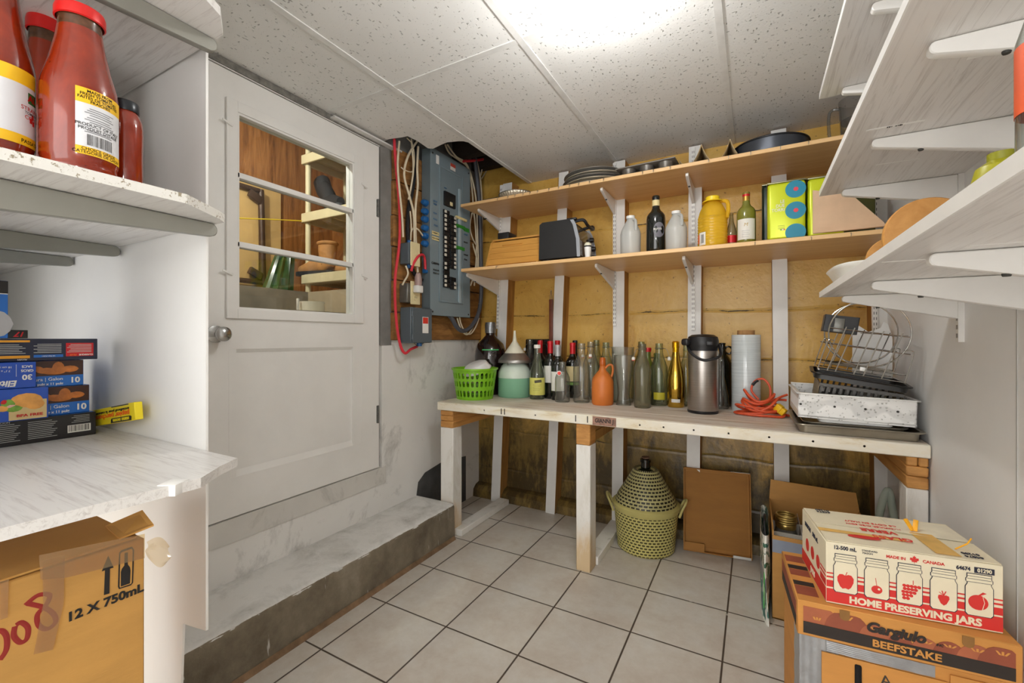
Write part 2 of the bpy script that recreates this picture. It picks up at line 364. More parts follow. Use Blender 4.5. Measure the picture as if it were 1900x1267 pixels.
# concrete step
def step_pt(u, v):
    prof = [(-1.72, .187), (-1.60, .188), (-1.50, .188), (-1.463, .187), (-1.452, .182), (-1.448, .172), (-1.447, .13), (-1.446, .06), (-1.443, .0)]
    f = v*(len(prof)-1); i = min(int(f), len(prof)-2); t = f-i; x = prof[i][0]*(1-t)+prof[i+1][0]*t; z = prof[i][1]*(1-t)+prof[i+1][1]*t
    y = .60 + u*(1.955-.60); nn = math.sin(y*41)*.0018+math.sin(y*97+2)*.0014+math.sin(y*23)*.002
    if 2.5 <= f: x += nn
    if 2 < f < 5: z += nn*.7
    return Vector((x, y, z))
s = MB().grid(step_pt, 110, 24)
for y in (.60, 1.955):
    s.poly([(-1.72, y, 0), (-1.72, y, .187), (-1.50, y, .188), (-1.455, y, .184), (-1.447, y, .13), (-1.443, y, 0)])
struct(s.build('concrete_step', m_step, ang=50))
struct(MB().prism([(-1.45, .655, .0), (-1.428, .655, 0), (-1.44, .655, .018)], (0, 1.29, 0)).build('step_mortar_strip', plain('brown floor mortar', '#7a6148', .9, 0, .2, 20, .4, 60), flat=True))
# ================================================================== DOOR
D = thing('door_1', 'white basement door with a three-pane window and round knob', 'door', (XL, .835, .425)); del D['category']; D['kind'] = 'structure'
def dbox(mb, y0, y1, z0, z1, x0, x1, bev=0): mb.box(x0, x1, y0-.835, y1-.835, z0-.425, z1-.425, bev)
d = MB(); x0, x1 = -.045, .0
dbox(d, .838, .944, .427, 2.103, x0, x1); dbox(d, 1.496, 1.665, .427, 2.103, x0, x1); dbox(d, .944, 1.496, 1.962, 2.103, x0, x1); dbox(d, .944, 1.496, 1.06, 1.212, x0, x1)
dbox(d, .944, 1.496, .427, .575, x0, x1); d.build('door_frame', m_door, D, flat=True)
q_ = MB(); P0, P1 = [(.916, 1.06), (.916, .575), (1.55, .575), (1.55, 1.06)], [(.932, 1.046), (.932, .60), (1.536, .60), (1.536, 1.046)]
dbox(q_, .944, 1.496, .575, 1.06, -.03, -.0105)
for a in range(4):
    b = (a+1) % 4; q_.poly([(-.0004 if 0 else .0006, P0[a][0]-.835, P0[a][1]-.425), (.0006, P0[b][0]-.835, P0[b][1]-.425), (-.0095, P1[b][0]-.835, P1[b][1]-.425), (-.0095, P1[a][0]-.835, P1[a][1]-.425)])
q_.build('door_panel', m_door, D, flat=True)
sf = MB()                                                    # screwed-on window sash
for (y0, y1, z0, z1) in ((.904, .944, 1.176, 1.998), (1.496, 1.553, 1.176, 1.998), (.944, 1.496, 1.958, 1.998), (.944, 1.496, 1.176, 1.212)): dbox(sf, y0, y1, z0, z1, 0, .012, .0015)
for (y0, y1, z0, z1) in ((.944, .952, 1.212, 1.958), (1.488, 1.496, 1.212, 1.958), (.952, 1.488, 1.950, 1.958), (.952, 1.488, 1.212, 1.220)): dbox(sf, y0, y1, z0, z1, -.04, .006)
sf.build('window_sash', m_door, D, flat=True)
for z in (1.722, 1.459):
    mu = MB(); dbox(mu, .944, 1.496, z-.011, z+.011, -.03, .006, .003); mu.build('muntin', m_door, D)
def thin_glass(name, hexa, refl=1.0, tint_edge=None, rough=.02, body=0.0, bodycol=None):
    """thin walled clear glass: see-through with Fresnel reflection, greener towards its edges"""
    q = N(name); q.t.nodes.remove(q.b); out = q.t.nodes['Material Output']
    tr = q.n('BsdfTransparent'); gl = q.n('BsdfGlossy'); gl.inputs['Roughness'].default_value = rough
    lw = q.n('LayerWeight'); lw.inputs['Blend'].default_value = .55
    q.l(q.ramp(lw.outputs['Facing'], [(.25, K(hexa)), (1.0, K(tint_edge or hexa))]), tr.inputs['Color'])
    l2 = q.n('LayerWeight'); l2.inputs['Blend'].default_value = .5
    fr = q.math('ADD', .045, q.math('MULTIPLY', .8, q.math('POWER', l2.outputs['Facing'], 4.0)))
    mx = q.n('MixShader'); q.l(q.math('MINIMUM', q.math('MULTIPLY', fr, refl), .85), mx.inputs[0]); q.l(tr.outputs[0], mx.inputs[1]); q.l(gl.outputs[0], mx.inputs[2])
    last = mx.outputs[0]
    if body:
        df = q.n('BsdfDiffuse'); df.inputs['Color'].default_value = K(bodycol or hexa); m2 = q.n('MixShader'); m2.inputs[0].default_value = body
        q.l(last, m2.inputs[1]); q.l(df.outputs[0], m2.inputs[2]); last = m2.outputs[0]
    q.l(last, out.inputs['Surface']); return q.m
m_pane = thin_glass('window pane glass', '#f1f3f0', .9, '#dfe6e0')
for z0, z1 in ((1.220, 1.448), (1.470, 1.711), (1.733, 1.950)):
    g = MB(); dbox(g, .952, 1.488, z0, z1, -.019, -.016); g.build('window_pane', m_pane, D, flat=True)
m_chrome = plain('brushed chrome', '#b9b9b8', .22, 1.0, .02); m_steel = plain('steel', '#b4b2ae', .3, 1.0, .05)
kb = MB().lathe([(0, .003), (.031, .003), (.031, .008), (.02, .013), (.012, .02), (.012, .034), (.02, .04), (.0265, .052), (.026, .064), (.016, .073), (0, .075)], n=28, M=Matrix.Rotation(math.radians(90), 3, 'Y'), c=(0, .88-.835-.012, 1.116-.425))
plab(kb.build('door_knob', m_chrome, D), 'round chrome knob')
m_hinge = plain('worn hinge metal', '#6b6a67', .5, .7, .2, 60)
for z in (1.78, .705):
    h = MB(); h.lathe([(0, -.046), (.005, -.046), (.005, .046), (0, .046)], c=(.004, 1.655-.835, z-.425), n=12); h.box(-.001, .0015, 1.648-.835, 1.664-.835, z-.425-.045, z-.425+.045)
    h.build('hinge', m_hinge, D)
for y, z in ((.905, 1.90), (.905, 1.345), (1.556, 1.865), (1.556, 1.41)):
    cl = MB().obox((.016, y-.835, z-.425), (.006, .04, .008), (math.radians(-18), 0, 0), .002); cl.build('sash_clip', m_door, D)
struct(MB().box(XL-.02, XL+.006, .60, 1.71, .335, .422).build('door_sill', wall_paint('scuffed sill paint', '#d2d0cb', .5, 7), flat=True))
struct(MB().box(XL-.11, XL-.02, .835, 1.685, .335, .425).build('door_threshold', m_wall_old, flat=True))
struct(MB().box(XL-.06, XL-.046, .835, 1.685, 2.09, 2.108).build('door_stop', m_wall_old, flat=True))
# ================================================================== CELLAR SEEN THROUGH THE DOOR
def veneer():
    q = N('streaked orange wood panelling'); v = q.co((1, 7, .7)); f = q.noise(v, 3.5, 7, .7, .6)
    c = q.ramp(f, [(.3, K('#4a2a15')), (.46, K('#97602f')), (.62, K('#b97e45')), (.8, K('#c99256'))]); q.base(c); q.set(Roughness=.45); return q.m
m_ven = veneer(); m_con2 = plain('grey cellar concrete', '#8f8778', .85, 0, .14, 7, .3, 40)
XF = -2.95
struct(MB().box(XF-.05, XF, .53, 2.46, 0, 2.6).build('wall_cellar_far', m_ven, flat=True))
struct(MB().box(XF, XL-.12, 2.36, 2.46, 0, 2.6).build('wall_cellar_end', m_ven, flat=True))
struct(MB().box(XF, XL-.12, .53, .56, 0, 2.6).build('wall_cellar_side', m_con2, flat=True))
struct(MB().box(X0-.03, X0-.001, .56, .80, 0, 2.6).build('wall_cellar_door_side', m_con2, flat=True))
struct(MB().box(X0-.03, X0-.001, 1.72, 2.36, 0, 2.6).build('wall_cellar_panel_side', m_con2, flat=True))
struct(MB().box(XF, XL-.12, .53, 2.46, 2.55, 2.6).build('ceiling_cellar', m_con2, flat=True))
struct(MB().box(XF, XL-.12, .53, 2.46, .30, .34).build('floor_cellar', m_con2, flat=True))
ZL = 1.40
struct(MB().box(XF, -2.52, .56, 2.36, .34, ZL).build('wall_cellar_ledge', m_con2, flat=True))
struct(MB().box(-2.52, -1.9, 1.83, 2.36, .34, ZL).build('wall_cellar_ledge_side', plain('beige cellar concrete', '#b3a489', .85, 0, .12, 7, .3, 40), flat=True))
struct(MB().box(-2.25, -1.92, 1.30, 1.62, .34, 1.238).build('wall_cellar_pier', m_con2, flat=True))
bulb('light_bulb', 'lit bulb of the cellar behind the door', 'light bulb', (-2.2, .80, 2.40), CELLAR_W)
# ================================================================== TIMBER AND SHELVING MATERIALS
def chipped_white():
    q = N('chipped white painted timber'); v = q.co((1, 1, 1)); a = q.noise(v, 14, 7, .7, .4)
    c = q.ramp(a, [(.3, K('#b9b6ae')), (.42, K('#dedcd6')), (.8, K('#e8e7e3'))]); t = q.ramp(q.noise(v, 7, 8, .75), [(.67, (0, 0, 0)), (.72, (.75,)*3)])
    q.base(q.mix(t, c, K('#a58a62'))); q.set(Roughness=.6); q.bump(a, .25, .004); return q.m
m_wtim = chipped_white()
m_wstud = plain('white painted stud face', '#dcdbd8', .5, 0, .04, 6)
m_brown = grain('bare brown timber', '#8a5f2c', '#b98a4a', (6, 6, .7), 5, .6)
m_raw = grain('raw sawn pine', '#a8743a', '#d29a55', (2, .8, 7), 5, .6)
m_bench = None
def bench_mat():
    q = N('worn whitewashed bench planks'); v = q.co((.8, 5, 5)); a = q.noise(v, 4, 8, .7, .5); b = q.noise(q.co(), 3, 6, .65)
    c = q.ramp(a, [(.28, K('#9b7f63')), (.42, K('#cbbcab')), (.62, K('#ddd5cb')), (.8, K('#e3ded7'))])
    c = q.mix(q.ramp(b, [(.55, (0, 0, 0)), (.7, (.5,)*3)]), c, K('#c9a98c')); q.base(c); q.set(Roughness=.55); q.bump(a, .2, .003); return q.m
m_bench = bench_mat()
def apron_mat():
    q = N('cream painted bench edge'); v = q.co((1, 3, 3)); a = q.noise(v, 5, 7, .7, .5)
    c = q.ramp(a, [(.3, K('#c9b489')), (.45, K('#e2dac6')), (.7, K('#e8e5dd'))]); q.base(c); q.set(Roughness=.55); q.bump(a, .15, .003); return q.m
m_apron = apron_mat()
m_post = None
def post_mat():
    q = N('white post with raw scuffed foot'); v = q.co((3, 3, .8)); a = q.noise(v, 5, 7, .7, .4); sp = q.n('SeparateXYZ'); q.l(q.co(), sp.inputs[0])
    f = q.ramp(q.math('ADD', q.math('MULTIPLY', a, .55), q.math('MULTIPLY', sp.outputs[2], -.9)), [(.05, (0, 0, 0)), (.24, (.85,)*3)])
    c = q.ramp(a, [(.3, K('#cfcabf')), (.5, K('#e4e2dd'))]); q.base(q.mix(f, c, K('#c6a878'))); q.set(Roughness=.6); q.bump(a, .25, .003); return q.m
m_post = post_mat()
m_pine = grain('tan laminated shelf board', '#d9ad76', '#e6c08b', (.6, 9, 9), 3, .42, .03)
m_bracket = plain('white enamelled bracket', '#e3e2df', .35, 0, .02)
m_slot = plain('dark slot', '#34332f', .7)
def melamine(name, a, b, st):
    q = N(name); v = q.co(st); f = q.noise(v, 4, 7, .7, 1.2); q.base(q.ramp(f, [(.32, K(a)), (.5, K(b)), (.8, K(b))])); q.set(Roughness=.32); return q.m
m_mel = melamine('white limed wood melamine', '#bdb8b4', '#d9d6d3', (22, .9, 22))
m_mel2 = melamine('white limed wood melamine crosswise', '#bdb8b4', '#dddbd8', (1.2, 22, 22))
def speck():
    q = N('speckled chipboard edge'); v = q.co(); a = q.noise(v, 150, 4, .7); b = q.noise(v, 25, 3)
    q.base(q.mix(q.ramp(q.math('ADD', a, q.math('MULTIPLY', b, .3)), [(.73, (0, 0, 0)), (.80, (1, 1, 1))]), K('#dedcd6'), K('#958a74'))); q.set(Roughness=.7); q.bump(a, .3, .002); return q.m
m_speck = speck()
# ------------------------------------------------------------------ wall studs
SF = 2.52
studs = [('beside the breaker panel', -1.56, -1.465, .068, 0, 2.13), ('with a red-handled tool hung on it', -1.155, -1.062, .062, 0, 2.13), ('behind the clear swing-top bottles', -.73, -.715, .064, 0, 2.13),
         ('behind the steel airpot', -.322, -.308, .066, 0, 2.13), ('behind the roll of plastic wrap', .089, .072, .064, 0, 2.13), ('in the corner behind the dish rack', .481, .452, .07, 0, 2.13)]
for (wh, xb, xt, wd, z0, z1) in studs:
    t = thing('wall_stud', 'white-faced timber wall stud ' + wh, 'wall stud', (xb + wd/2, SF, 0), 0, 'studs on the yellow wall')
    def qd(y): return [(-wd/2, y, z0), (wd/2, y, z0), (xt-xb+wd/2, y, z1), (xt-xb-wd/2, y, z1)]
    MB().prism(qd(.003), (0, YB-SF-.003, 0)).build('timber', m_brown, t, flat=True)
    plab(MB().prism(qd(0), (0, .003, 0)).build('painted_face', m_wstud, t, flat=True), 'white painted front face')
def rail(x, y, z0, z1, label, out=(0, -1, 0), lean=0.0, group='slotted shelf rails'):
    """slotted steel upright: out is the way its face looks"""
    t = thing('slotted_rail', label, 'shelf rail', (x, y, z0), 0, group); o = Vector(out); sx = Vector((-o.y, o.x, 0)); h = z1 - z0
    m = MB(); a = sx*.009; th = o*.013
    m.prism([-a, a, a+Vector((lean, 0, h)), -a+Vector((lean, 0, h))], th); m.build('rail', m_bracket, t, flat=True)
    s = MB(); z = .012
    while z < h - .02:
        for k in (-1, 1):
            c = sx*(k*.0042) + o*.0132 + Vector((lean*z/h, 0, z+.006)); s.obox(c, (abs(sx.x)*.0024+abs(o.x)*.0006, abs(sx.y)*.0024+abs(o.y)*.0006, .0125))
        z += .0245
    s.build('slots', m_slot, t, flat=True); return t
rail(-1.502, SF, 1.165, 2.12, 'slotted white rail on the stud beside the breaker panel', lean=.03)
rail(-.71, SF, 1.175, 2.12, 'slotted white rail behind the clear plastic jugs')
rail(-.285, SF, 1.145, 2.12, 'slotted white rail behind the cooking oil jug')
rail(.475, SF, 1.0, 2.12, 'slotted white rail in the corner behind the paper-covered tin')
def bracket(label, base, d, L, h0, h1, tk=.015, group=None, m=None, screws=True, ztop=0):
    """tapered shelf bracket: base is the top of its wall end, d the way it reaches"""
    t = thing('shelf_bracket', label, 'shelf bracket', base, 0, group); d = Vector(d); s = Vector((-d.y, d.x, 0))
    pr = [Vector((0, 0, 0)), d*L] + [d*(L - h1*.5 + math.sin(a)*h1*.5 + .0) + Vector((0, 0, -h1*.5 - math.cos(a)*-h1*.0 - (1-math.cos(a))*0)) for a in ()]
    pr = [Vector((0, 0, 0)), d*(L-.004)]
    for i in range(1, 7):
        a = math.pi/2 - math.pi*i/7; pr.append(d*(L-.004+math.cos(a)*h1*.4) + Vector((0, 0, -h1/2 + math.sin(a)*h1/2)))
    pr += [d*(L-.006) + Vector((0, 0, -h1)), Vector((0, 0, -h0))]
    mb = MB().prism([p - s*tk/2 for p in pr], s*tk); bmesh.ops.bevel(mb.bm, geom=list(mb.bm.edges), offset=.002, segments=1, affect='EDGES', clamp_overlap=True)
    mb.build('arm', m or m_bracket, t, ang=30)
    if screws:
        c = d*(L-.085) + Vector((0, 0, -h1 - (h0-h1)*.085/L)); n = Vector((0, 0, -1)); sc_ = MB()
        sc_.lathe([(0, -.0025), (.0045, -.0025), (.0055, 0), (.0055, .004)], c=c, n=12); sc_.build('screw', m_slot, t)
    return t
# ------------------------------------------------------------------ the two long pine shelves
ZLO, ZUP, TSH = 1.49, 1.905, .018
def hooks(t, pxs, y, z, ox):
    for px, py in pxs:
        p = ony(px, py, y); q = Vector((p.x - ox[0], y - ox[1], z - ox[2]))
        MB().tube([q+Vector((0, .004, 0)), q+Vector((0, -.008, 0))] + [q + Vector((0, -.011 - .006*math.sin(a), -.006+.006*math.cos(a))) for a in (.3, .9, 1.6, 2.4, 3.1)], .0013, 6).build('cup_hook', m_steel, t)
t = thing('wall_shelf', 'long tan wall shelf holding baking pans just below the ceiling', 'shelf', (-1.575, 2.19, ZUP), 0, 'tan wall shelves')
MB().box(0, XR-.004+1.575, 0, SF-2.19+.09, 0, TSH, .0015, 1).build('board', m_pine, t)
hooks(t, [(p, 0) for p in (925, 944, 957, 972, 985, 999, 1020, 1038, 1058, 1075, 1095, 1121, 1193, 1213, 1244, 1315, 1352, 1393, 1448, 1500)], 2.19, ZUP+.012, (-1.575, 2.19, ZUP))
t = thing('wall_shelf', 'long tan wall shelf holding the bread box, toaster oven and bottles', 'shelf', (-1.50, 2.09, ZLO), 0, 'tan wall shelves')
MB().box(0, XR-.004+1.50, 0, SF-2.09+.09, 0, TSH, .0015, 1).build('board', m_pine, t)
hooks(t, [(p, 0) for p in (923, 1401, 1505, 1578)], 2.09, ZLO+.012, (-1.50, 2.09, ZLO))
WH = ['nearest the breaker panel', 'behind the plastic jugs', 'by the cooking oil jug']
for i, x in enumerate((-1.49, -.71, -.285)):
    bracket('white bracket under the upper tan shelf, ' + WH[i], (x, SF-.013, ZUP-.001), (0, -1, 0), .245, .085, .02, .014, 'brackets of the tan shelves')
    bracket('white bracket under the lower tan shelf, ' + WH[i], (x-.005, SF-.013, ZLO-.001), (0, -1, 0), .36 if i == 0 else .32, .10, .022, .014, 'brackets of the tan shelves')
# ------------------------------------------------------------------ bench
ZB = .745
B = thing('workbench', 'long whitewashed timber workbench along the yellow wall, crowded with bottles', 'workbench', (-1.56, 1.97, 0))
def bb(mb, x0, x1, y0, y1, z0, z1, bev=.002): return mb.box(x0+1.56, x1+1.56, y0-1.97, y1-1.97, z0, z1, bev, 1)
for (y0, y1) in ((1.972, 2.118), (2.121, 2.305), (2.308, SF-.002)): bb(MB(), -1.562, XR-.005, y0, y1, .712, ZB).build('plank', m_bench, B)
gaps = [(-1.715, -1.53), (-1.44, -1.135), (-1.045, -.735), (-.65, -.325), (-.24, .07), (.165, .455)]
for g0, g1 in gaps: bb(MB(), max(g0, -1.562), g1, SF-.001, YB-.004, .712, ZB).build('back_plank', m_bench, B)
ap = bb(MB(), -1.565, XR-.004, 1.952, 1.971, .698, ZB-.001, .003).build('front_apron', m_apron, B)
tape = MB(); bb(tape, -.655, -.545, 1.9505, 1.952, .701, .741, 0); tape.build('tape', plain('worn brown tape', '#8d6a5a', .6, 0, .3, 40), ap)
m_ink = plain('black marker ink', '#171514', .6, 0, 0); m_pencil = plain('dark pencil', '#3a342e', .7)
text('GIANNI J', .026, m_ink, B, (1.56-.60, 1.9502-1.97, .722), R_FRONT, bold=.02, sx=.85)
for px in (930, 936, 1068, 1090):
    p = ony(px, 765, 1.951); bb(MB(), p.x-.0022, p.x+.0022, 1.9505, 1.9522, .708, .738, 0).build('marker_line', m_ink, B, flat=True)
for x in (-.95, -1.25, -.44, -.34, -.22, -.09, .05, .19, .34): MB().lathe([(0, 0), (.004, 0), (.004, -.003), (0, -.003)], M=Matrix.Rotation(math.pi/2, 3, 'X'), c=(1.56+x, -.018, .72), n=10).build('screw_head', m_slot, B)
posts = [(-1.553, -1.466, 0, .60), (-.742, -.672, 0, .597), (.456, XR-.006, 0, .588)]
for i, (x0, x1, z0, z1) in enumerate(posts):
    bb(MB(), x0, x1, 1.968, 2.052, z0, z1, .003).build('post', m_post, B)
    if i == 2:
        for (a0, a1, z_0, z_1) in ((x0, XR-.006, .588, .629), (x0, XR-.006, .630, .664), (x0, x0+.03, .665, .697), (x0+.032, XR-.006, .665, .697)): bb(MB(), a0, a1, 1.966, 2.5, z_0, z_1, .004).build('block', m_raw, B)
    elif i == 0:
        for (z_0, z_1) in ((.60, .637), (.638, .667), (.668, .697)): bb(MB(), x0, x1, 1.966, 2.5, z_0, z_1, .004).build('block', m_raw, B)
    else:
        bb(MB(), x0, x1, 1.966, 2.05, .597, .697, .004).build('block', m_raw, B)
        for (z_0, z_1) in ((.60, .647), (.65, .697)): bb(MB(), x0+.012, x1-.006, 2.051, 2.5, z_0, z_1, .003).build('cross_beam', m_brown, B)
bb(MB(), -1.49, -1.42, 1.985, SF, .001, .036).build('floor_runner', m_wtim, B)
bb(MB(), -.735, -.662, 2.054, SF, .001, .04).build('floor_runner', m_wtim, B)
# ------------------------------------------------------------------ three white shelves on the right-hand wall
YE = 1.75; XE = .187; RZ = (1.235, 1.568, 1.888)
RN = ['lowest', 'middle', 'topmost']; RH = ['with wooden boards and a white tray on it', 'with an orange-capped bottle on it', 'close under the ceiling']
for i, z in enumerate(RZ):
    t = thing('white_shelf', '%s woodgrain shelf on the white wall, %s' % (RN[i], RH[i]), 'shelf', (XE, -.5, z), 0, 'white shelves on the panel wall')
    MB().box(.003, XR-XE, 0, YE+.5, 0, .017, 0).build('board', m_mel, t, flat=True)
    plab(MB().box(0, .003, 0, YE+.5, -.0005, .0175, 0).build('edge_band', plain('white edge band %d' % i, '#e4e3e0', .4, 0, .02), t, flat=True), 'white edging strip')
    for k, y in enumerate((1.71, 1.315, .93, .53)):
        if k == 3 and i: continue
        bracket('bracket under the %s white shelf, %s' % (RN[i], ['at the bench end', 'second from the bench', 'third from the bench', 'nearest the camera'][k]), (XR-.013, y, z-.001), (-1, 0, 0), .262, .078, .02, .019, 'brackets of the white shelves')
for k, (y, z0) in enumerate(((1.71, 1.09), (1.315, 1.2), (.93, 1.2))):
    rail(XR, y, z0, 2.12, 'white rail on the panel wall, %s' % ['at the bench end', 'second from the bench end', 'third from the bench end'][k], (-1, 0, 0), 0, 'rails on the panel wall')
# small stickers under the shelves
m_stk = plain('white sticker paper', '#e9e8e5', .5, 0, .02)
for (px, py, z, L, wd, s, rz) in ((1660, 233, RZ[1], .10, .008, 'QUI  123', 0), (1862, 92, RZ[1], .085, .013, '22 016', 0), (1665, 300, RZ[1], .09, .006, '', 0), (1705, 482, RZ[0], .10, .006, '', 0), (1880, 450, RZ[0], .09, .006, '', 0), (1880, 483, RZ[0], .09, .006, '', 0)):
    p = onz(px, py, z); t = thing('shelf_sticker', 'white sticker under the %s white shelf, %s' % (RN[RZ.index(z)], {1660: 'near the bench, with black print', 1862: 'near the camera with black digits', 1665: 'nearest its far corner', 1705: 'nearest its far corner', 1880: 'at the bracket nearest the camera'}[px] + (' lower' if (px, py) == (1880, 483) else '')), 'sticker', (p.x, p.y, z-.0006), .0, 'stickers under the white shelves')
    MB().box(-L/2, L/2, -wd/2, wd/2, 0, .0005).build('paper', m_stk, t, flat=True)
    if s: text(s, wd*.9, m_ink, t, (0, 0, -.0004), face_rot((-1, 0, 0), (0, 1, 0)), bold=.02)
# ------------------------------------------------------------------ alcove shelves on the left
LZ = (.842, 1.340, 1.724); LW = [.017, .0165, .017]
LX = [-.838, -.884, -.884]
for i, z in enumerate(LZ):
    t = thing('alcove_shelf', ['white counter shelf in the alcove carrying boxes of foil and bags', 'middle alcove shelf with a speckled edge carrying jars of tomato sauce', 'top alcove shelf of pale woodgrain above the tomato jars'][i], 'shelf', (LX[i], 0, z), 0, 'alcove shelves')
    x1 = 0.0; xl = -2.95 - LX[i]
    # outline seen from above with its clipped corner by the panel
    ol = [(xl, -.035), (x1, -.035), (x1, .40), (-.055 if i else -.046, .480 if i else .455), (-.075, YA-.002), (xl, YA-.002)]
    if i == 2: ol = [(xl, -.035), (x1, -.035), (x1, .43), (-.02, .465), (-.075, YA-.006), (xl, YA-.006)]
    MB().prism([(x, y, 0) for x, y in ol], (0, 0, LW[i])).build('board', m_mel2, t, flat=True)
    e = MB(); pts = [Vector((x, y, 0)) for x, y in ol[1:5]]
    for a, b in zip(pts, pts[1:]):
        n = (b-a).cross(Vector((0, 0, 1))).normalized()*.0012; e.prism([a, b, b+n, a+n], (0, 0, LW[i]))
    plab(e.build('edge_band', m_speck if i == 1 else m_mel2, t, flat=True), 'worn front edge')
    if i == 0:
        MB().obox((-.012, .365, .0088), (.03, .035, .0195), (0, 0, math.radians(32)), .002).build('corner_cap', plain('white corner tape', '#ecebe8', .4), t)
m_grbr = plain('grey alcove bracket', '#8b8a82', .4, 0, .03)  # one even grey, darker than the white brackets
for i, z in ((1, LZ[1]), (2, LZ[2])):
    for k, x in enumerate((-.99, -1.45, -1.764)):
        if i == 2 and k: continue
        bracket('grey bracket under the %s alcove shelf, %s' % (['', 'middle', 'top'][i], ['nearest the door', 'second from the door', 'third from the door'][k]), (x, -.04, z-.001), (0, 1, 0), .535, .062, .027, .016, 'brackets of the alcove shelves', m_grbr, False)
# ================================================================== ELECTRICAL WALL
m_plank = grain('rough brown wall planks', '#6e4a25', '#b07d42', (4, 1.2, 6), 5, .75, .3)
t = thing('plank_backing', 'rough brown plank backing fixed to the wall behind the grey breaker panel', 'backing board', (XL+.0005, 1.745, 1.091))
zz = 0
for i, h in enumerate((.155, .175, .18, .17, .19, .18)):
    MB().box(.0, .022+.004*(i % 2), .004*(i % 3), YB-1.745-.004, zz, zz+h-.006, .003, 1).build('plank', m_plank, t); zz += h
m_panel = plain('blue grey panel enamel', '#7d8c93', .38, .0, .03, 5); m_panel2 = plain('grey box enamel', '#555f66', .42, 0, .03, 5)
m_pside = plain('grey panel side enamel', '#68747a', .45, 0, .05, 5)
m_blackp = plain('black moulded plastic', '#17171a', .42, 0, .03); m_bluep = plain('blue cable connector', '#1f5f9c', .45, 0, .05)
m_cream = plain('cream wall plate', '#ddd0a4', .4, 0, .03); m_cable = plain('cream cable sheath', '#d9cdb2', .5, 0, .06, 20); m_red = plain('red cable sheath', '#d0303f', .45, 0, .05, 20)
m_gcable = plain('grey cable sheath', '#55575e', .5, 0, .05, 20); m_ltape = plain('cream label tape', '#e3d39a', .6, 0, .1, 60); m_gtape = plain('green tape', '#2f8a2d', .5, 0, .1, 60)
XPF = -1.62
EP = thing('breaker_panel', 'tall blue-grey electrical breaker panel with two rows of black breakers', 'breaker panel', (XPF, 1.96, 1.235))
pz = 2.20-1.235; pw = .40
MB().box(-.071, -.004, .006, pw-.006, .006, pz, .003, 1).build('panel_box', m_pside, EP)
MB().box(-.004, 0, 0, pw, 0, pz, .002, 1).build('cover', m_panel, EP)
fr = MB(); fy0, fy1, fz0, fz1 = .09, .305, .095, .875
for (a, b, c_, d_) in ((fy0-.014, fy0, fz0-.014, fz1+.014), (fy1, fy1+.014, fz0-.014, fz1+.014), (fy0, fy1, fz1, fz1+.014), (fy0, fy1, fz0-.014, fz0)): fr.box(-.001, .007, a, b, c_, d_, .003)
fr.build('inner_door_rim', m_panel, EP)
# the plastic door strip on the bench side
MB().box(.001, .012, .262, .292, .085, .80, .004).build('glossy_strip', plain('pale glossy panel strip', '#9fb0b8', .12, .0, .02), EP)
mb_ = thing
MB().box(.001, .014, .118, .225, .66, .745, .003).build('main_breaker', m_blackp, EP)
MB().box(.013, .018, .165, .19, .668, .69, .002).build('main_breaker_handle', m_cream, EP)
random.seed(3)
m_toggle = plain('off-white breaker toggle', '#d4d0c4', .45)
for col, (y0, y1, z0, z1, ty) in enumerate(((.112, .168, .17, .635, .113), (.178, .232, .165, .615, .208))):
    n = 18; hh = (z1-z0)/n
    for i in range(n):
        z = z0+i*hh
        if col == 1 and i in (3, 4): continue
        br = MB().box(.001, .011, y0, y1, z+.001, z+hh-.001, .0015, 1).build('breaker', m_blackp, EP)
        if i not in ((3, 6, 12) if col == 0 else (2, 9, 13)): MB().box(.0105, .0155, ty+.003, ty+.021, z+.005, z+hh-.005, .001, 1).build('toggle', m_toggle, br, flat=True)
MB().box(.001, .003, .05, .075, .885, .935).build('warning_label_white', m_stk, EP, flat=True)
wl_ = MB().box(.0015, .0035, .185, .235, .895, .935).build('warning_label', plain('white red warning paper', '#d9d4cf', .5), EP, flat=True)
MB().box(.003, .004, .185, .235, .915, .935).build('warning_band', plain('warning red', '#c04a38', .5), wl_, flat=True)
for (y0, y1, z0, z1, m) in ((.012, .075, .465, .485, m_ltape), (.012, .075, .435, .455, m_ltape), (.235, .325, .555, .575, m_gtape), (.31, .385, .55, .575, m_gtape), (.235, .32, .42, .44, m_gtape), (.235, .345, .61, .625, m_ltape)):
    MB().box(.001, .0135 if y0 > .2 and y1 < .36 and y0 < .3 else .003, y0, y1, z0, z1).build('tape_strip', m, EP, flat=True)
m_penb = plain('blue pen ink', '#3f6a93', .7)
for s_, y, z, m, sz in (('CABANA', .045, .30, m_ink, .019), ('PLUG SAL', .05, .262, m_ink, .013), ('PLUG CUI', .05, .243, m_ink, .013), ('SALLE', .04, .66, m_penb, .014), ('BAIN', .04, .643, m_penb, .014), ('PLUG', .04, .59, m_penb, .013), ('POELE', .04, .555, m_penb, .013), ('FOUR', .045, .52, m_penb, .013), ('CUISINE 2', .042, .475, m_ink, .012), ('PLUG CHAM', .043, .445, m_ink, .011), ('CHAM', .345, .53, m_penb, .014), ('SALON', .345, .48, m_ink, .013), ('LAVEUSE', .345, .40, m_ink, .013), ('PLUG', .345, .37, m_ink, .013), ('MAIN', .135, .765, m_penb, .01)):
    text(s_, sz, m, EP, (.0035, y, z), R_EAST, bold=.015)
cs = MB()
for y, z in ((.02, .02), (.02, pz-.03), (pw-.02, .02), (pw-.02, pz-.03)): cs.lathe([(0, .003), (.004, .003), (.006, 0)], c=(0, y, z), n=10, M=Matrix.Rotation(math.pi/2, 3, 'Y'))
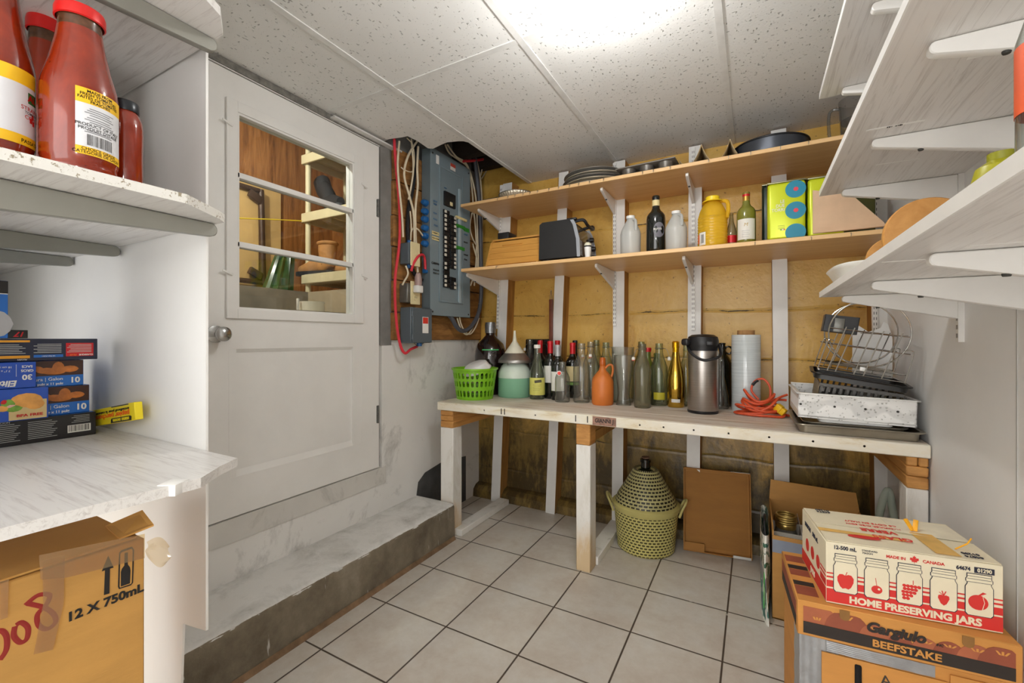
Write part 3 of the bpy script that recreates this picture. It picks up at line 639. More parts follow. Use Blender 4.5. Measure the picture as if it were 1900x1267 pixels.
for k, (y, z) in enumerate(((.02, .02), (.02, pz-.03), (pw-.02, .02), (pw-.02, pz-.03))):
    MB().lathe([(0, .003), (.004, .003), (.006, 0)], c=(0, y, z), n=10, M=Matrix.Rotation(math.pi/2, 3, 'Y')).build('cover_screw', m_slot, EP)
for z in (.645, .595, .55, .50, .455, .41):
    b_ = MB().lathe([(0, -.028), (.012, -.028), (.0165, -.02), (.0165, -.004), (.019, -.004), (.019, 0.006)], M=Matrix.Rotation(math.pi/2, 3, 'X') @ Matrix.Rotation(math.pi, 3, 'X'), c=(-.035, .0, z), n=16)
    b_.build('cable_connector', m_bluep, EP)
MB().lathe([(0, .02), (.012, .02), (.012, 0)], M=Matrix.Rotation(math.pi/2, 3, 'X'), c=(-.03, 0, .25), n=14).build('cable_connector', m_bluep, EP)
# junction boxes
def face_y(px, x): return onx(px, 600, x).y
J1 = thing('switch_box', 'dark metal box with a cream switch plate beside the breaker panel', 'switch box', (XL+.028, 1.79, 1.505))
MB().box(0, .062, 0, .075, 0, .115, .003, 1).build('metal_box', m_panel2, J1); MB().box(.062, .067, .012, .088, -.008, .122, .002, 1).build('cover_plate', m_cream, J1)
MB().box(.067, .076, .045, .053, .05, .068, .002).build('toggle', m_cream, J1)
MB().lathe([(0, 0), (.012, 0), (.012, .02), (0, .02)], c=(.03, .04, .114), n=14).build('cable_connector', m_bluep, J1); MB().lathe([(0, 0), (.012, 0), (.012, -.02), (0, -.02)], c=(.03, .04, .001), n=14).build('cable_connector', m_bluep, J1)
J2 = thing('outlet_box', 'metal outlet box with a cream double socket and white plug', 'outlet', (XL+.028, 1.785, 1.295))
m_galv = plain('galvanised box metal', '#7b7a75', .4, .7, .1, 20)
MB().box(0, .058, 0, .07, 0, .105, .003, 1).build('metal_box', m_galv, J2); pl_ = MB().box(.058, .063, .022, .098, -.008, .118, .002, 1).build('cover_plate', m_cream, J2)
ob = MB()
for z in (.028, .08): MB().lathe([(0, .003), (.015, .003), (.0165, 0)], M=Matrix.Rotation(math.pi/2, 3, 'Y'), c=(.063, .06, z), n=20).build('socket', m_cream, J2)
for dy, z in ((-.006, .03), (.006, .03)): MB().box(.066, .0668, .06+dy-.0012, .06+dy+.0012, z-.004, z+.005).build('socket_slot', m_slot, J2)
JP = thing('night_light', 'frosted dome night light plugged into the cream socket', 'night light', (XL+.028+.067, 1.845, 1.37))
MB().box(0, .035, -.025, .02, -.02, .02, .005).build('plug_body', m_wplastic, JP)
MB().lathe([(.019, 0), (.0205, .02), (.0195, .045), (.012, .066), (0, .073)], c=(.018, -.003, .02), n=20).build('dome', thin_glass('frosted dome', '#e8d3d0', 1.0, '#b59a98', .15, .35, '#d8c4c2'), JP)
J3 = thing('timer_box', 'dark grey hinged metal switch box with a red and white label', 'switch box', (XL+.028, 1.79, 1.075))
MB().box(0, .078, 0, .165, 0, .195, .004, 1).build('box_body', m_panel2, J3); cv = MB().box(.0785, .086, .008, .168, .002, .193, .003, 1).build('cover', m_panel2, J3)
for z in (.03, .155): MB().lathe([(0, 0), (.006, 0), (.006, .028), (0, .028)], c=(.083, .008, z-.01), n=10).build('hinge', m_panel2, J3)
lb = MB().box(.0862, .0868, .085, .135, .055, .145).build('label', m_stk, J3, flat=True)
MB().box(.0868, .0872, .088, .132, .108, .142).build('red_band', plain('label red', '#d5382c', .5), lb, flat=True)
MB().lathe([(0, .001), (.015, .001), (.015, -.018), (.009, -.018), (0, -.018)], c=(.05, .1, 0), n=14).build('cable_connector', m_bluep, J3)
# cables: every run a thing of its own
def cable(label, pts, r, m, cat='cable', grp=None, name='cable'):
    P = [Vector(p) for p in pts]; c = P[0].copy(); t_ = MB().tube(bez([p - c for p in P], 8), r, 8).build(name, m); t_.location = c; return tag(t_, label, cat, grp)
def ex(px, py, x): return onx(px, py, x)
cable('thick red cable looping down past the grey switch box', [ex(731, 248, -1.66), ex(734, 300, -1.665), ex(741, 380, -1.665), ex(741, 450, -1.665), ex(733, 520, -1.665), ex(735, 590, -1.66), ex(742, 637, -1.655), ex(751, 655, -1.65), ex(762, 648, -1.65), Vector((-1.658, 1.89, 1.055))], .0075, m_red)
cable('short red cable arching from the panel to the night light', [ex(763, 503, -1.635), ex(768, 487, -1.625), ex(778, 474, -1.625), ex(787, 476, -1.64), Vector((-1.65, 1.952, 1.485))], .0075, m_red)
W = [('cream cable running straight down to the switch box', [(741, 262), (738, 305), (741, 350), (746, 400), (748, 440)], .0055),
     ('cream cable crossing over the others above the panel connectors', [(774, 262), (757, 290), (750, 325), (760, 365), (767, 395), (769, 440), (768, 470)], .0062),
     ('cream cable bowing out beside the crossing one', [(763, 258), (767, 310), (763, 345), (758, 370)], .005),
     ('cream cable running down along the panel edge', [(776, 272), (774, 310), (775, 345), (771, 385), (771, 430), (773, 470), (776, 520)], .0062),
     ('thin cream cable curling over by the blue connectors', [(762, 445), (763, 430), (768, 423), (776, 426), (785, 438)], .0045),
     ('thin cream wire strung high across the planks', [(744, 310), (752, 316), (765, 318), (769, 300), (766, 270), (755, 256)], .003),
     ('cream cable hanging beside the panel connectors', [(761, 392), (763, 420), (762, 446)], .004),
     ('cream cable between switch box and outlet box', [(753, 493), (757, 508), (750, 522), (747, 528)], .005)]
for l_, p_, r in W: cable(l_, [ex(x, y, -1.655 + .008*(i % 2)) for i, (x, y) in enumerate(p_)], r, m_cable, 'cable', 'cream cables left of the panel')
for k, (px, z0) in enumerate(((757, 640), (759, 560))): pass
cable('black cable bundle behind the cream cables beside the panel', [ex(772, 262, -1.672), ex(768, 330, -1.675), ex(758, 390, -1.675), ex(757, 440, -1.675), ex(765, 500, -1.675), ex(783, 520, -1.67)], .012, m_blackp)
cable('thin black wire curling below the grey switch box', [ex(768, 636, -1.645), ex(777, 642, -1.64), ex(788, 634, -1.645), ex(796, 622, -1.66), ex(802, 610, -1.69)], .0016, m_blackp)
# bench side of the panel
XW_ = -1.64
cable('thick grey cable running down past the panel and curling back under it', [Vector((-1.66, 2.44, 2.46)), ex(882, 300, XW_), ex(890, 380, XW_), ex(892, 450, XW_), ex(893, 540, XW_), ex(888, 580, XW_), ex(875, 605, XW_), ex(860, 614, XW_), ex(848, 607, XW_), ex(838, 590, XW_), Vector((-1.66, 2.17, 1.25))], .014, m_gcable)
W2 = [('cream cable sweeping over the panel top and down its bench side', [(826, 268), (834, 284), (850, 296), (866, 308), (873, 330), (877, 365), (878, 385), (882, 420), (884, 470), (880, 530)], .0055),
      ('cream cable sweeping over the panel top above the other', [(830, 268), (846, 290), (862, 300), (872, 318), (880, 350), (884, 380), (886, 430), (888, 500)], .005),
      ('cream cable straight beside the thick grey cable', [(885, 300), (891, 330), (894, 370), (895, 420), (894, 480), (890, 560), (880, 600), (868, 620), (856, 612), (848, 590)], .005),
      ('cream cable end hanging loose beside the panel', [(877, 452), (882, 470), (886, 490), (878, 515), (873, 530)], .005),
      ('cream cable looping under the panel', [(853, 588), (855, 600), (862, 614), (872, 620), (882, 608), (889, 590)], .0045),
      ('cream cable squeezed between panel and pine shelf', [(876, 395), (872, 420), (876, 440), (884, 455)], .0045),
      ('white cable leaning from the ceiling edge', [(912, 303), (902, 318), (893, 332)], .0045), ('second white cable leaning from the ceiling edge', [(899, 298), (895, 312), (892, 326)], .0045)]
for i, (l_, p_, r) in enumerate(W2): cable(l_, [ex(x, y, -1.655+.006*(i % 3)) for x, y in p_], r, m_cable, 'cable', 'cream cables beyond the panel')
cable('red cable crossing the dark gap above the panel', [ex(858, 299, -1.65), ex(878, 298, -1.64), ex(901, 295, -1.62)], .009, m_red)
pp = MB().tube([Vector((-1.68, YB-.001, 1.985)), Vector((-1.60, YB-.06, 1.985)), Vector((-1.50, YB-.06, 1.985))], .045, 20).build('drain_pipe', plain('grey plastic pipe', '#5a5a58', .5)); tag(pp, 'short grey pipe in the corner under the open ceiling', 'pipe')
st = MB().box(-1.70, -1.31, YB-.03, YB-.002, 2.06, 2.075).build('ceiling_angle', m_galv, flat=True); tag(st, 'thin metal angle strip on the yellow wall under the ceiling gap', 'metal strip')
# ================================================================== CELLAR THINGS BEHIND THE DOOR GLASS
m_rack = plain('cream plastic rack', '#ddd2ab', .45, 0, .05, 8); m_boot = plain('black quilted boot fabric', '#26272b', .75, 0, .1, 30, .3, 60); m_tan = plain('tan boot leather', '#b9854e', .7, 0, .12, 30, .3, 80)
m_bootsole = plain('dark boot rubber', '#1d2024', .6)
RK = thing('shoe_rack', 'cream plastic shoe rack holding boots in the cellar behind the door', 'shoe rack', (-2.56, 1.86, ZL), math.radians(-90))
for x, y in ((0, 0), (0, .56), (-.30, 0), (-.30, .56)): MB().lathe([(.017, 0), (.017, .98), (0, .98)], c=(x, y, 0), n=14).build('post', m_rack, RK)
for z in (.07, .47, .85):
    sh = MB(); sh.box(-.33, .03, -.025, .59, z+.03, z+.042, .003, 1); sh.box(.018, .034, -.025, .59, z-.015, z+.045, .003, 1); sh.box(-.33, .03, -.027, -.01, z-.015, z+.045, .003, 1)
    for y in (.1, .22, .34, .46): sh.box(-.33, .02, y-.006, y+.006, z-.005, z+.031)
    sh.build('rack_shelf', m_rack, RK)
def boot(label, loc, rz, h, L, m, cuff=None, sc_=1.0, lean=0.0):
    t_ = thing('boot', label, 'boot', loc, rz, 'boots on the cellar rack'); p = [(-.04, 0, .0), (.02, 0, .0), (L-.04, 0, .0)]
    def up(u, v):
        # shaft and foot swept along a bent line; u round, v along
        a = 2*math.pi*u; P = [Vector((lean, 0, h)), Vector((lean*.7, 0, h*.75)), Vector((.0, 0, h*.45)), Vector((.01, 0, h*.28)), Vector((.06, 0, .062)), Vector((L*.55, 0, .045)), Vector((L*.85, 0, .036))]
        R = [.062, .06, .052, .054, .054, .048, .03]; f = v*(len(P)-1); i = min(int(f), len(P)-2); k = f-i
        c_ = P[i]*(1-k)+P[i+1]*k; r = R[i]*(1-k)+R[i+1]*k; T = (P[i+1]-P[i]).normalized(); s_ = Vector((0, 1, 0)); n_ = T.cross(s_)
        w_ = c_ + s_*r*.85*math.cos(a) + n_*r*math.sin(a); w_.z = max(w_.z, .012); return w_
    g = MB().grid(up, 20, 24, cu=True); g.poly([up(i/20, 1) for i in range(20)]); g.build('upper', m, t_)
    so = MB().prism([(x, y, 0) for x, y in [(-.055, -.035), (-.055, .035), (0, .045), (L*.5, .042), (L*.8, .045), (L*.93, .025), (L*.97, 0), (L*.93, -.025), (L*.8, -.045), (L*.5, -.042), (0, -.045)]], (0, 0, .024)); so.build('sole', m_bootsole, t_)
    if cuff:
        MB().tube([Vector((lean, 0, h)) + Vector((.058*math.cos(a), .05*math.sin(a), 0)) for a in [2*math.pi*i/18 for i in range(18)]], .013, 8, True).build('cuff', cuff, t_)
        for k in range(4): MB().tube([Vector((.055+.012*k, -.03, h*.5-.03*k+.02)), Vector((.075+.012*k, 0, h*.5-.03*k+.025)), Vector((.055+.012*k, .03, h*.5-.03*k+.02))], .0035, 6).build('lace', m_bootsole, t_)
    return t_
za = ZL+.513; zb = ZL+.113
boot('black quilted winter boot leaning on the upper rack shelf', (-2.44, 1.93, za), math.radians(-20), .25, .24, m_boot, None, 1, -.15)
boot('second black winter boot standing behind the leaning one', (-2.33, 2.05, za), math.radians(-40), .27, .25, m_boot)
boot('tan hiking boot with its dark toe in front of the rack post', (-2.42, 1.90, zb), math.radians(192), .20, .25, m_tan, m_tan)
boot('second tan hiking boot deeper on the lower rack shelf', (-2.22, 2.03, zb), math.radians(205), .22, .25, m_tan, m_tan)
bagm = plain('dark plastic bag', '#3a3d42', .35, 0, .2, 10)
bg = MB().sphere((0, 0, .08), .11, 3, (1, 1.5, .75)); bo = bg.build('plastic_bag', bagm); bo.location = (-2.42, 1.95, ZL+.893); tag(bo, 'dark plastic bag lying on top of the shoe rack', 'bag')
for v_ in bo.data.vertices: v_.co += Vector((random.uniform(-.008, .008),)*3)
# plywood with a folded table frame
m_ply = plain('pale plywood', '#d8b272', .55, 0, .08, 5); m_frame = plain('dark brown frame metal', '#4d3626', .4, .2, .08, 20)
PY = thing('plywood_sheet', 'pale plywood sheet leaning on the orange panelling behind the door glass', 'plywood sheet', (XF+.012, 1.25, ZL))
MB().box(0, .012, 0, .66, 0, .74, .001, 1).build('sheet', m_ply, PY)
FRM = thing('folded_table', 'brown metal frame of a folded table in front of the plywood', 'folding table', (XF+.06, 1.2, ZL+.075))
MB().tube([(0, 0, .0), (0, .555, .0)], .016, 10).build('lower_bar', m_frame, FRM); MB().tube([(0, .56, -.01), (0, .545, .62)], .019, 12).build('upright_bar', m_frame, FRM); MB().tube([(0, 0, .61), (0, .54, .61)], .016, 10).build('upper_bar', m_frame, FRM)
MB().box(-.026, -.018, 0, .54, .02, .60).build('table_leaf', m_ply, FRM)
for z in (.055, .56): MB().obox((.012, .50, z), (.03, .09, .05), (math.radians(-25), 0, 0), .008).build('corner_hinge', m_frame, FRM)
PG = None
cable('thin yellow line strung across the cellar in front of the plywood', [ex(432, 404.5, -2.62), ex(500, 407, -2.6), ex(564, 410, -2.577)], .0035, plain('yellow rope', '#e3c31f', .5), 'rope', None, 'rope')
wr_ = MB()
gb = thing('green_bag', 'dark green glossy bag slumped beside the shoe rack post', 'bag', (-2.64, 1.70, ZL))
g_ = MB().grid(lambda u, v: Vector((.07*math.cos(2*math.pi*u)*(1-.45*v)+.008*math.sin(9*u*6.28), .085*math.sin(2*math.pi*u)*(1-.4*v)+.05*v+.008*math.cos(7*u*6.28), .23*v)), 28, 10, cu=True)
g_.build('bag', plain('dark green glossy film', '#1f4a25', .15, 0, .3, 12), gb)
TR = thing('tape_roll', 'cream roll low behind the bottom of the door window', 'tape roll', (-2.02, 1.47, 1.2385))
MB().lathe([(.028, 0), (.062, 0), (.062, .052), (.028, .052), (.028, 0)], c=(0, .02, 0), n=28).build('roll', plain('cream paper roll', '#e6dfcc', .5), TR)
MB().box(-.012, .0, -.062, -.052, 0, .065, .002).build('side_plate', plain('white card plate', '#eceae4', .5), TR)
# ================================================================== THINGS ON THE BENCH
m_clear = thin_glass('clear bottle glass', '#f3f4f1', 1.5, '#a3a89f', .03, .06, '#cfccc2')
m_clear2 = thin_glass('greenish bottle glass', '#ebf0e1', 1.5, '#909d80', .03, .06, '#c8ccb0')
m_dusty = thin_glass('dusty bottle glass', '#d2cdb8', 1.3, '#7d785f', .07, .2, '#a9a488')
m_redg = thin_glass('reddish bottle glass', '#dcb9ac', 1.3, '#8f5f52', .04, .08, '#a5705f')
m_darkg = plain('dark green bottle glass', '#0c100c', .06, 0, 0, **{'Coat Weight': .6}); m_olive = plain('olive green bottle glass', '#5a6420', .08, 0, .1, **{'Coat Weight': .5})
m_redcap = plain('red foil capsule', '#c01822', .35, .2, .03); m_greycap = plain('grey foil capsule', '#a9a9ab', .4, .3, .03)
m_paper = plain('white wine label', '#dcdad3', .6, 0, .03); m_creamlab = plain('cream wine label', '#d9c895', .6, 0, .05); m_ylab = plain('yellow green label', '#d3cf6a', .6, 0, .06)
m_cer = plain('white ceramic stopper', '#e8e6e0', .25, 0, .02); m_rub = plain('red rubber seal', '#c2432a', .6); m_wire = plain('bail wire', '#77746d', .35, .8)
m_lgreen = plain('label green', '#6a8f3f', .6)
PF = {'wine': [(0, .012), (.55, .012), (.9, 0), (1, .025), (1, .60), (.96, .655), (.80, .70), (.52, .745), (.40, .79), (.37, .86), (.365, .955), (.41, .957), (.41, .985), (.36, 1)],
      'swing': [(0, .02), (.5, .02), (.92, 0), (1, .02), (1, .56), (.96, .62), (.78, .70), (.55, .78), (.45, .84), (.42, .90), (.48, .91), (.48, .93), (.43, .94), (.44, 1.0), (.34, 1.0), (.34, .9)],
      'champ': [(0, .02), (.5, .02), (.9, 0), (1, .02), (1, .38), (.97, .45), (.85, .55), (.66, .65), (.48, .75), (.39, .83), (.36, .90), (.41, .905), (.41, .92), (.38, .93), (.40, .985), (.3, 1), (0, 1)],
      'vase': [(0, .03), (.7, .02), (.80, 0), (.82, .01), (.70, .10), (.62, .22), (.64, .34), (.76, .50), (.92, .70), (.99, .85), (1, 1)],
      'olive': [(0, .012), (.55, .012), (.9, 0), (1, .02), (1, .42), (.97, .48), (.85, .56), (.62, .68), (.46, .78), (.38, .86), (.36, .95), (.40, .955), (.40, 1)]}
CROWD = []                                                   # round things sharing the bench: (thing, radius, how readily it gives way)
def place(name, label, cat, px, pyb, pyt, wpx, z, group=None, give=.1):
    c, r, h, s = stand(px, pyb, pyt, wpx, z, 2.605 if z == ZB and give > .5 else 2.512)
    t = thing(name, label, cat, c, math.atan2(-c.y, -c.x), group)
    if z == ZB: CROWD.append([t, r, give])
    return t, r, h
def band(t, r, z0, z1, m, half=None, name='label'):
    mb = MB()
    if half is None: mb.lathe([(r, z0), (r, z1)], n=28)
    else: mb.lathe([(r, z0), (r, z1)], n=18, a0=-half, a1=half)
    return mb.build(name, m, t)
def bottle(kind, label, px, pyb, pyt, wpx, m, z=None, cap=None, labs=(), group='bottles on the bench', cat='bottle', name='bottle', stopper=None, give=None):
    t, r, h = place(name, label, cat, px, pyb, pyt, wpx, ZB if z is None else z, group, (1.0 if pyb < 742 else .1) if give is None else give)
    MB().lathe([(a*r, b*h) for a, b in PF[kind]], n=32).build('bottle_body', m, t)
    if cap: MB().lathe([(.42*r, h*cap[1]), (.40*r, h*.953), (.445*r, h*.955), (.445*r, h*.99), (.40*r, h*1.006), (0, h*1.006)], n=24).build('capsule', cap[0], t)
    for (z0, z1, lm, hf) in labs: band(t, r*1.008, z0*h, z1*h, lm, hf)
    if stopper is not None:                                  # wire bail with a hanging ceramic stopper
        sy, dz, red = stopper; zc = h*.92
        MB().tube([(.5*r*math.cos(a), .5*r*math.sin(a), zc) for a in [2*math.pi*i/16 for i in range(16)]], .0012, 6, True).build('neck_wire', m_wire, t)
        e = Vector((.25*r, sy*r, zc-dz*h))
        MB().tube(bez([(.05*r, .5*r*math.copysign(1, sy), zc), (.25*r, .75*sy*r, zc-.02*h), e+Vector((0, 0, .006))], 6), .0012, 6).build('bail_wire', m_wire, t)
        MB().lathe([(0, -.006), (.008, -.006), (.009, 0), (.008, .007), (.004, .01), (0, .01)], c=e, n=16).build('stopper', m_cer, t)
        MB().lathe([(0, -.0095), (.0085, -.0095), (.009, -.006), (0, -.006)], c=e, n=16).build('seal', m_rub if red else m_cer, t)
    return t, r, h
# --- dark demijohn in the corner
t, r, h = place('demijohn', 'big dark glass demijohn with a foil-wrapped neck in the bench corner', 'demijohn', 910, 712, 598, 58, ZB, None, .4)
MB().lathe([(0, .01), (r*.8, 0), (r, .03), (r*1.0, h*.52), (r*.97, h*.60), (r*.82, h*.70), (r*.5, h*.77), (r*.30, h*.82), (r*.28, h*.9), (0, h*.9)], n=40).build('demijohn_body', plain('dark brown demijohn glass', '#1c0f10', .08, 0, .0, **{'Coat Weight': .6}), t)
MB().lathe([(r*.34, h*.85), (r*.36, h*.95), (r*.31, h*1.0), (0, h*1.0)], n=20).build('neck_foil', plain('crumpled foil', '#8a8d90', .3, .8, .2, 40, .6, 60), t)
band(t, r*.985, h*.585, h*.60, plain('green tape strip', '#4bb36b', .5), .55, 'green_tape').location.z = .012
# --- black board behind the bottles
bk = MB().box(0, .195, 0, .018, 0, .352, .008).build('baking_board', plain('black enamel board', '#141414', .25)); bk.location = (-1.335, 2.575, ZB+.0005); tag(bk, 'black flat tray standing against the yellow wall behind the funnel and bottles', 'tray')
bk.rotation_euler = (math.radians(-3), 0, 0)
# --- green basket and bowl
def basket():
    t, r, h = place('plastic_basket', 'round lime green plastic basket with slotted sides on the bench end', 'basket', 881, 744, 682, 84, ZB)
    R0, R1 = r*.80, r*.985; mb = MB(); N_ = 28; rows = ((.10, .30), (.42, .60), (.68, .86))
    zs = [0, .10, .30, .42, .60, .68, .86, .96]; th = .0016
    for k in range(len(zs)-1):
        z0, z1 = zs[k]*h, zs[k+1]*h; r0 = R0+(R1-R0)*zs[k]; r1 = R0+(R1-R0)*zs[k+1]
        if k in (1, 3, 5):                                    # row of slots: only the uprights
            for i in range(N_):
                a0 = 2*math.pi*(i-.20)/N_; a1 = 2*math.pi*(i+.20)/N_
                P = lambda a, rr, z: Vector((rr*math.cos(a), rr*math.sin(a), z))
                mb.prism([P(a0, r0, z0), P(a1, r0, z0), P(a1, r1, z1), P(a0, r1, z1)], Vector((-math.cos((a0+a1)/2), -math.sin((a0+a1)/2), 0))*.0025)
                for (zz, rr, sg) in ((z0, r0, 1), (z1, r1, -1)):
                    for s_ in (-1, 1):
                        ac = 2*math.pi*(i+.20*s_)/N_; ao = 2*math.pi*(i+.36*s_)/N_
                        mb.poly([P(ac, rr, zz), P(ao, rr, zz), P(ac, rr, zz+sg*.007)])
        else: mb.lathe([(r0, z0), (r1, z1), (r1-.0025, z1), (r0-.0025, z0), (r0, z0)], n=56)
    mb.lathe([(0, .002), (R0, 0), (R0, .003), (0, .005)], n=40)
    mb.build('basket_body', plain('lime green plastic', '#79b51c', .35, 0, .04), t)
    MB().lathe([(R1-.004, .95*h), (R1+.006, .95*h), (R1+.007, h), (R1-.003, h), (R1-.004, .95*h)], n=56).build('rim', plain('lime green rim', '#7cba1e', .32), t)
    return t, r, h
bt, br_, bh = basket(); bl = bt.location.copy()
wb = MB().lathe([(0, .012), (.05, .010), (.068, .002), (.082, -.03), (.086, -.034), (.086, -.038), (.079, -.034), (.064, -.004), (.045, .005), (0, .006)], n=40).build('bowl', plain('white plastic bowl', '#e6e6e6', .3, 0, .02))
wb.location = (bl.x+.012, bl.y-.01, ZB+bh*1.10); wb.rotation_euler = (math.radians(16), math.radians(-16), math.radians(20)); tag(wb, 'white plastic bowl tilted inside the lime green basket', 'bowl')
# --- tub, bowl and funnels stacked
m_tub = thin_glass('green tub plastic', '#a6d3b6', .8, '#7fb196', .25, .82, '#8fc3a3'); m_bowlg = plain('pale green bowl plastic', '#cfdccf', .35, 0, .04)
c, r, h, s = stand(955, 739, 700, 62, ZB)
t = thing('plastic_tub', 'pale green round plastic tub under the stack of funnels', 'tub', c); CROWD.append([t, r, 0])
MB().lathe([(0, 0), (r*.94, 0), (r, .01), (r*.98, h), (r*.95, h), (r*.95, .01), (0, .005)], n=40).build('tub_body', m_tub, t)
z1 = ZB+h; hb = .09
bo2 = MB().lathe([(r*.62, hb), (r*.8, hb*.78), (r*.97, hb*.36), (r*.99, hb*.04), (r*.99, 0), (r*.95, 0), (r*.6, hb*.96), (0, hb*.98), (0, hb), (r*.62, hb)], n=40).build('plastic_bowl', m_bowlg); bo2.location = (c.x, c.y, z1+.0005); tag(bo2, 'whitish bowl turned upside down on the green tub', 'bowl')
z2 = z1+hb+.001; fh = .078
t = thing('metal_funnel', 'grey metal funnel lying mouth down on the upturned bowl', 'funnel', (c.x, c.y, z2)); m_alu = plain('dull aluminium', '#a9a7a3', .38, .9, .05, 12)
MB().lathe([(r*.98, 0), (r*.98, .016), (r*.95, .02), (r*.45, fh), (r*.44, fh-.004), (r*.93, .018), (r*.95, 0), (r*.98, 0)], n=40).build('cone', m_alu, t)
MB().tube([(r*.98*math.cos(a), r*.98*math.sin(a), .002) for a in [2*math.pi*i/40 for i in range(40)]], .003, 6, True).build('rim', m_alu, t)
MB().tube([Vector((0, -r*.98, .01)) + Vector((math.cos(a)*.008+.01, -.003, -.012+math.sin(a)*.008)) for a in [2*math.pi*i/12 for i in range(12)]], .0016, 6, True).build('hanging_ring', m_steel, t)
z3 = z2+.052
t = thing('plastic_funnel', 'white plastic funnel mouth down on top of the metal funnel', 'funnel', (c.x, c.y, z3))
MB().lathe([(r*.64, 0), (r*.62, .006), (r*.14, .078), (r*.09, .11), (r*.065, .145), (r*.04, .145), (r*.12, .07), (r*.60, .0), (r*.64, 0)], n=36).build('cone', plain('white funnel plastic', '#dedcc8', .4, 0, .03), t)
# --- bottles, back to front
G_W = 'wine bottles on the bench'
bottle('swing', 'clear swing-top bottle just beside the metal funnel, before the black tray', 986, 722, 630, 22, m_clear, stopper=(-.9, .10, 0))
bottle('swing', 'reddish clear swing-top bottle behind the yellow-green labelled one', 1006, 731, 630, 27, m_redg, stopper=(1.0, .21, 1))
bottle('wine', 'dark wine bottle with red capsule, far back behind the other red capsules', 1023, 722, 634, 21, m_darkg, cap=(m_redcap, .80), group=G_W)
bottle('wine', 'dark wine bottle, red capsule and white label, left of the grey-capped one', 1026, 734, 633, 23, m_darkg, cap=(m_redcap, .79), labs=((.28, .575, m_paper, 1.2),), group=G_W)
bottle('wine', 'dark wine bottle with red capsule right behind the grey-capped one', 1038, 727, 632, 21, m_darkg, cap=(m_redcap, .80), group=G_W)
bottle('wine', 'dark wine bottle with grey capsule and white label behind the small swing-top bottle', 1034, 740, 640, 25, m_darkg, cap=(m_greycap, .80), labs=((.17, .52, m_paper, 1.2),), group=G_W)
bottle('wine', 'dark wine bottle with tall red capsule between grey-capped and cream-labelled ones', 1048, 730, 632, 22, m_darkg, cap=(m_redcap, .81), group=G_W)
bottle('wine', 'dark wine bottle with red capsule and cream label with green band', 1063, 736, 636, 25, m_darkg, cap=(m_redcap, .80), labs=((.30, .575, m_creamlab, 1.2), (.235, .285, m_lgreen, 1.2)), group=G_W)
bottle('wine', 'dark wine bottle with black capsule hidden behind the cream-labelled one', 1072, 722, 632, 21, m_darkg, cap=(m_blackp, .80), group=G_W)
bottle('swing', 'clear swing-top bottle behind the orange jug, two stoppers beside its neck', 1104, 741, 634, 30, m_clear, stopper=(-1.0, .17, 1))
bottle('swing', 'tall greenish swing-top bottle far back behind the orange jug', 1125, 727, 631, 26, m_clear2, stopper=(-1.0, .28, 0))
bottle('swing', 'greenish swing-top bottle behind the jug handle', 1138, 738, 635, 28, m_clear2, stopper=(1.0, .14, 0))
t, r, h = place('glass_jar', 'wide clear glass jar standing behind the hourglass vase', 'jar', 1163, 734, 643, 40, ZB, None, 1.0)
MB().lathe([(0, .006), (r*.9, 0), (r, .01), (r, h*.97), (r*1.03, h*.985), (r, h)], n=32).build('jar_body', m_clear, t)
bottle('swing', 'greenish swing-top bottle right behind the dusty brownish one', 1199, 741, 634, 28, m_clear2, stopper=(.5, .28, 1))
t, r, h = bottle('wine', 'dark green wine bottle with small red cap behind the yellow-tagged bottle', 1213, 735, 645, 30, m_olive, cap=(m_redcap, .93))
bottle('champ', 'squat olive green bottle half hidden between yellow-tagged and gold bottles', 1234, 733, 655, 30, m_olive)
bottle('swing', 'pale greenish bottle behind the gold one, touching the airpot outline', 1274, 744, 640, 25, m_clear2)
t, r, h = bottle('olive', 'clear green bottle with yellow-green paper label and white cap', 998, 739, 642, 28, m_clear2, labs=((.085, .41, m_ylab, 1.35),))
MB().lathe([(.43*r, h*.965), (.45*r, h*1.01), (.40*r, h*1.03), (0, h*1.03)], n=20).build('cap', m_cer, t)
lbz = h*.34
MB().obox((r*1.02, .1*r, h*.345), (.0008, r*.9, h*.05), (math.radians(8), 0, 0)).build('label_scroll', plain('dark label print', '#4b4630', .6), t, flat=True)
for k, zf in enumerate((.28, .255, .225, .20, .175)): MB().box(r*.985, r*1.018, -.55*r+.1*r*(k % 2), .5*r-.15*r*(k % 3), zf*h, zf*h+.0012).build('label_print', plain('faint label print %d' % k, '#8c8a4a', .6), t, flat=True)
t, r, h = bottle('swing', 'small clear swing-top bottle with a round red seal on its shoulder', 1043.5, 747, 671, 28, m_clear, stopper=None)
e = Vector((.86*r, -.42*r, h*.725))
MB().lathe([(0, .004), (.0095, .003), (.0105, 0), (0, 0)], M=Matrix.Rotation(math.pi/2, 3, 'Y'), c=e, n=18).build('red_seal', plain('bright red seal', '#e23320', .4), t)
MB().lathe([(0, .001), (.013, .001), (.0135, -.003), (0, -.003)], M=Matrix.Rotation(math.pi/2, 3, 'Y'), c=e, n=18).build('stopper', m_cer, t)
bottle('swing', 'large clear swing-top bottle left of the orange jug, stopper hanging at its neck', 1079, 748, 637, 31, m_clear, stopper=(1.05, .13, 1))
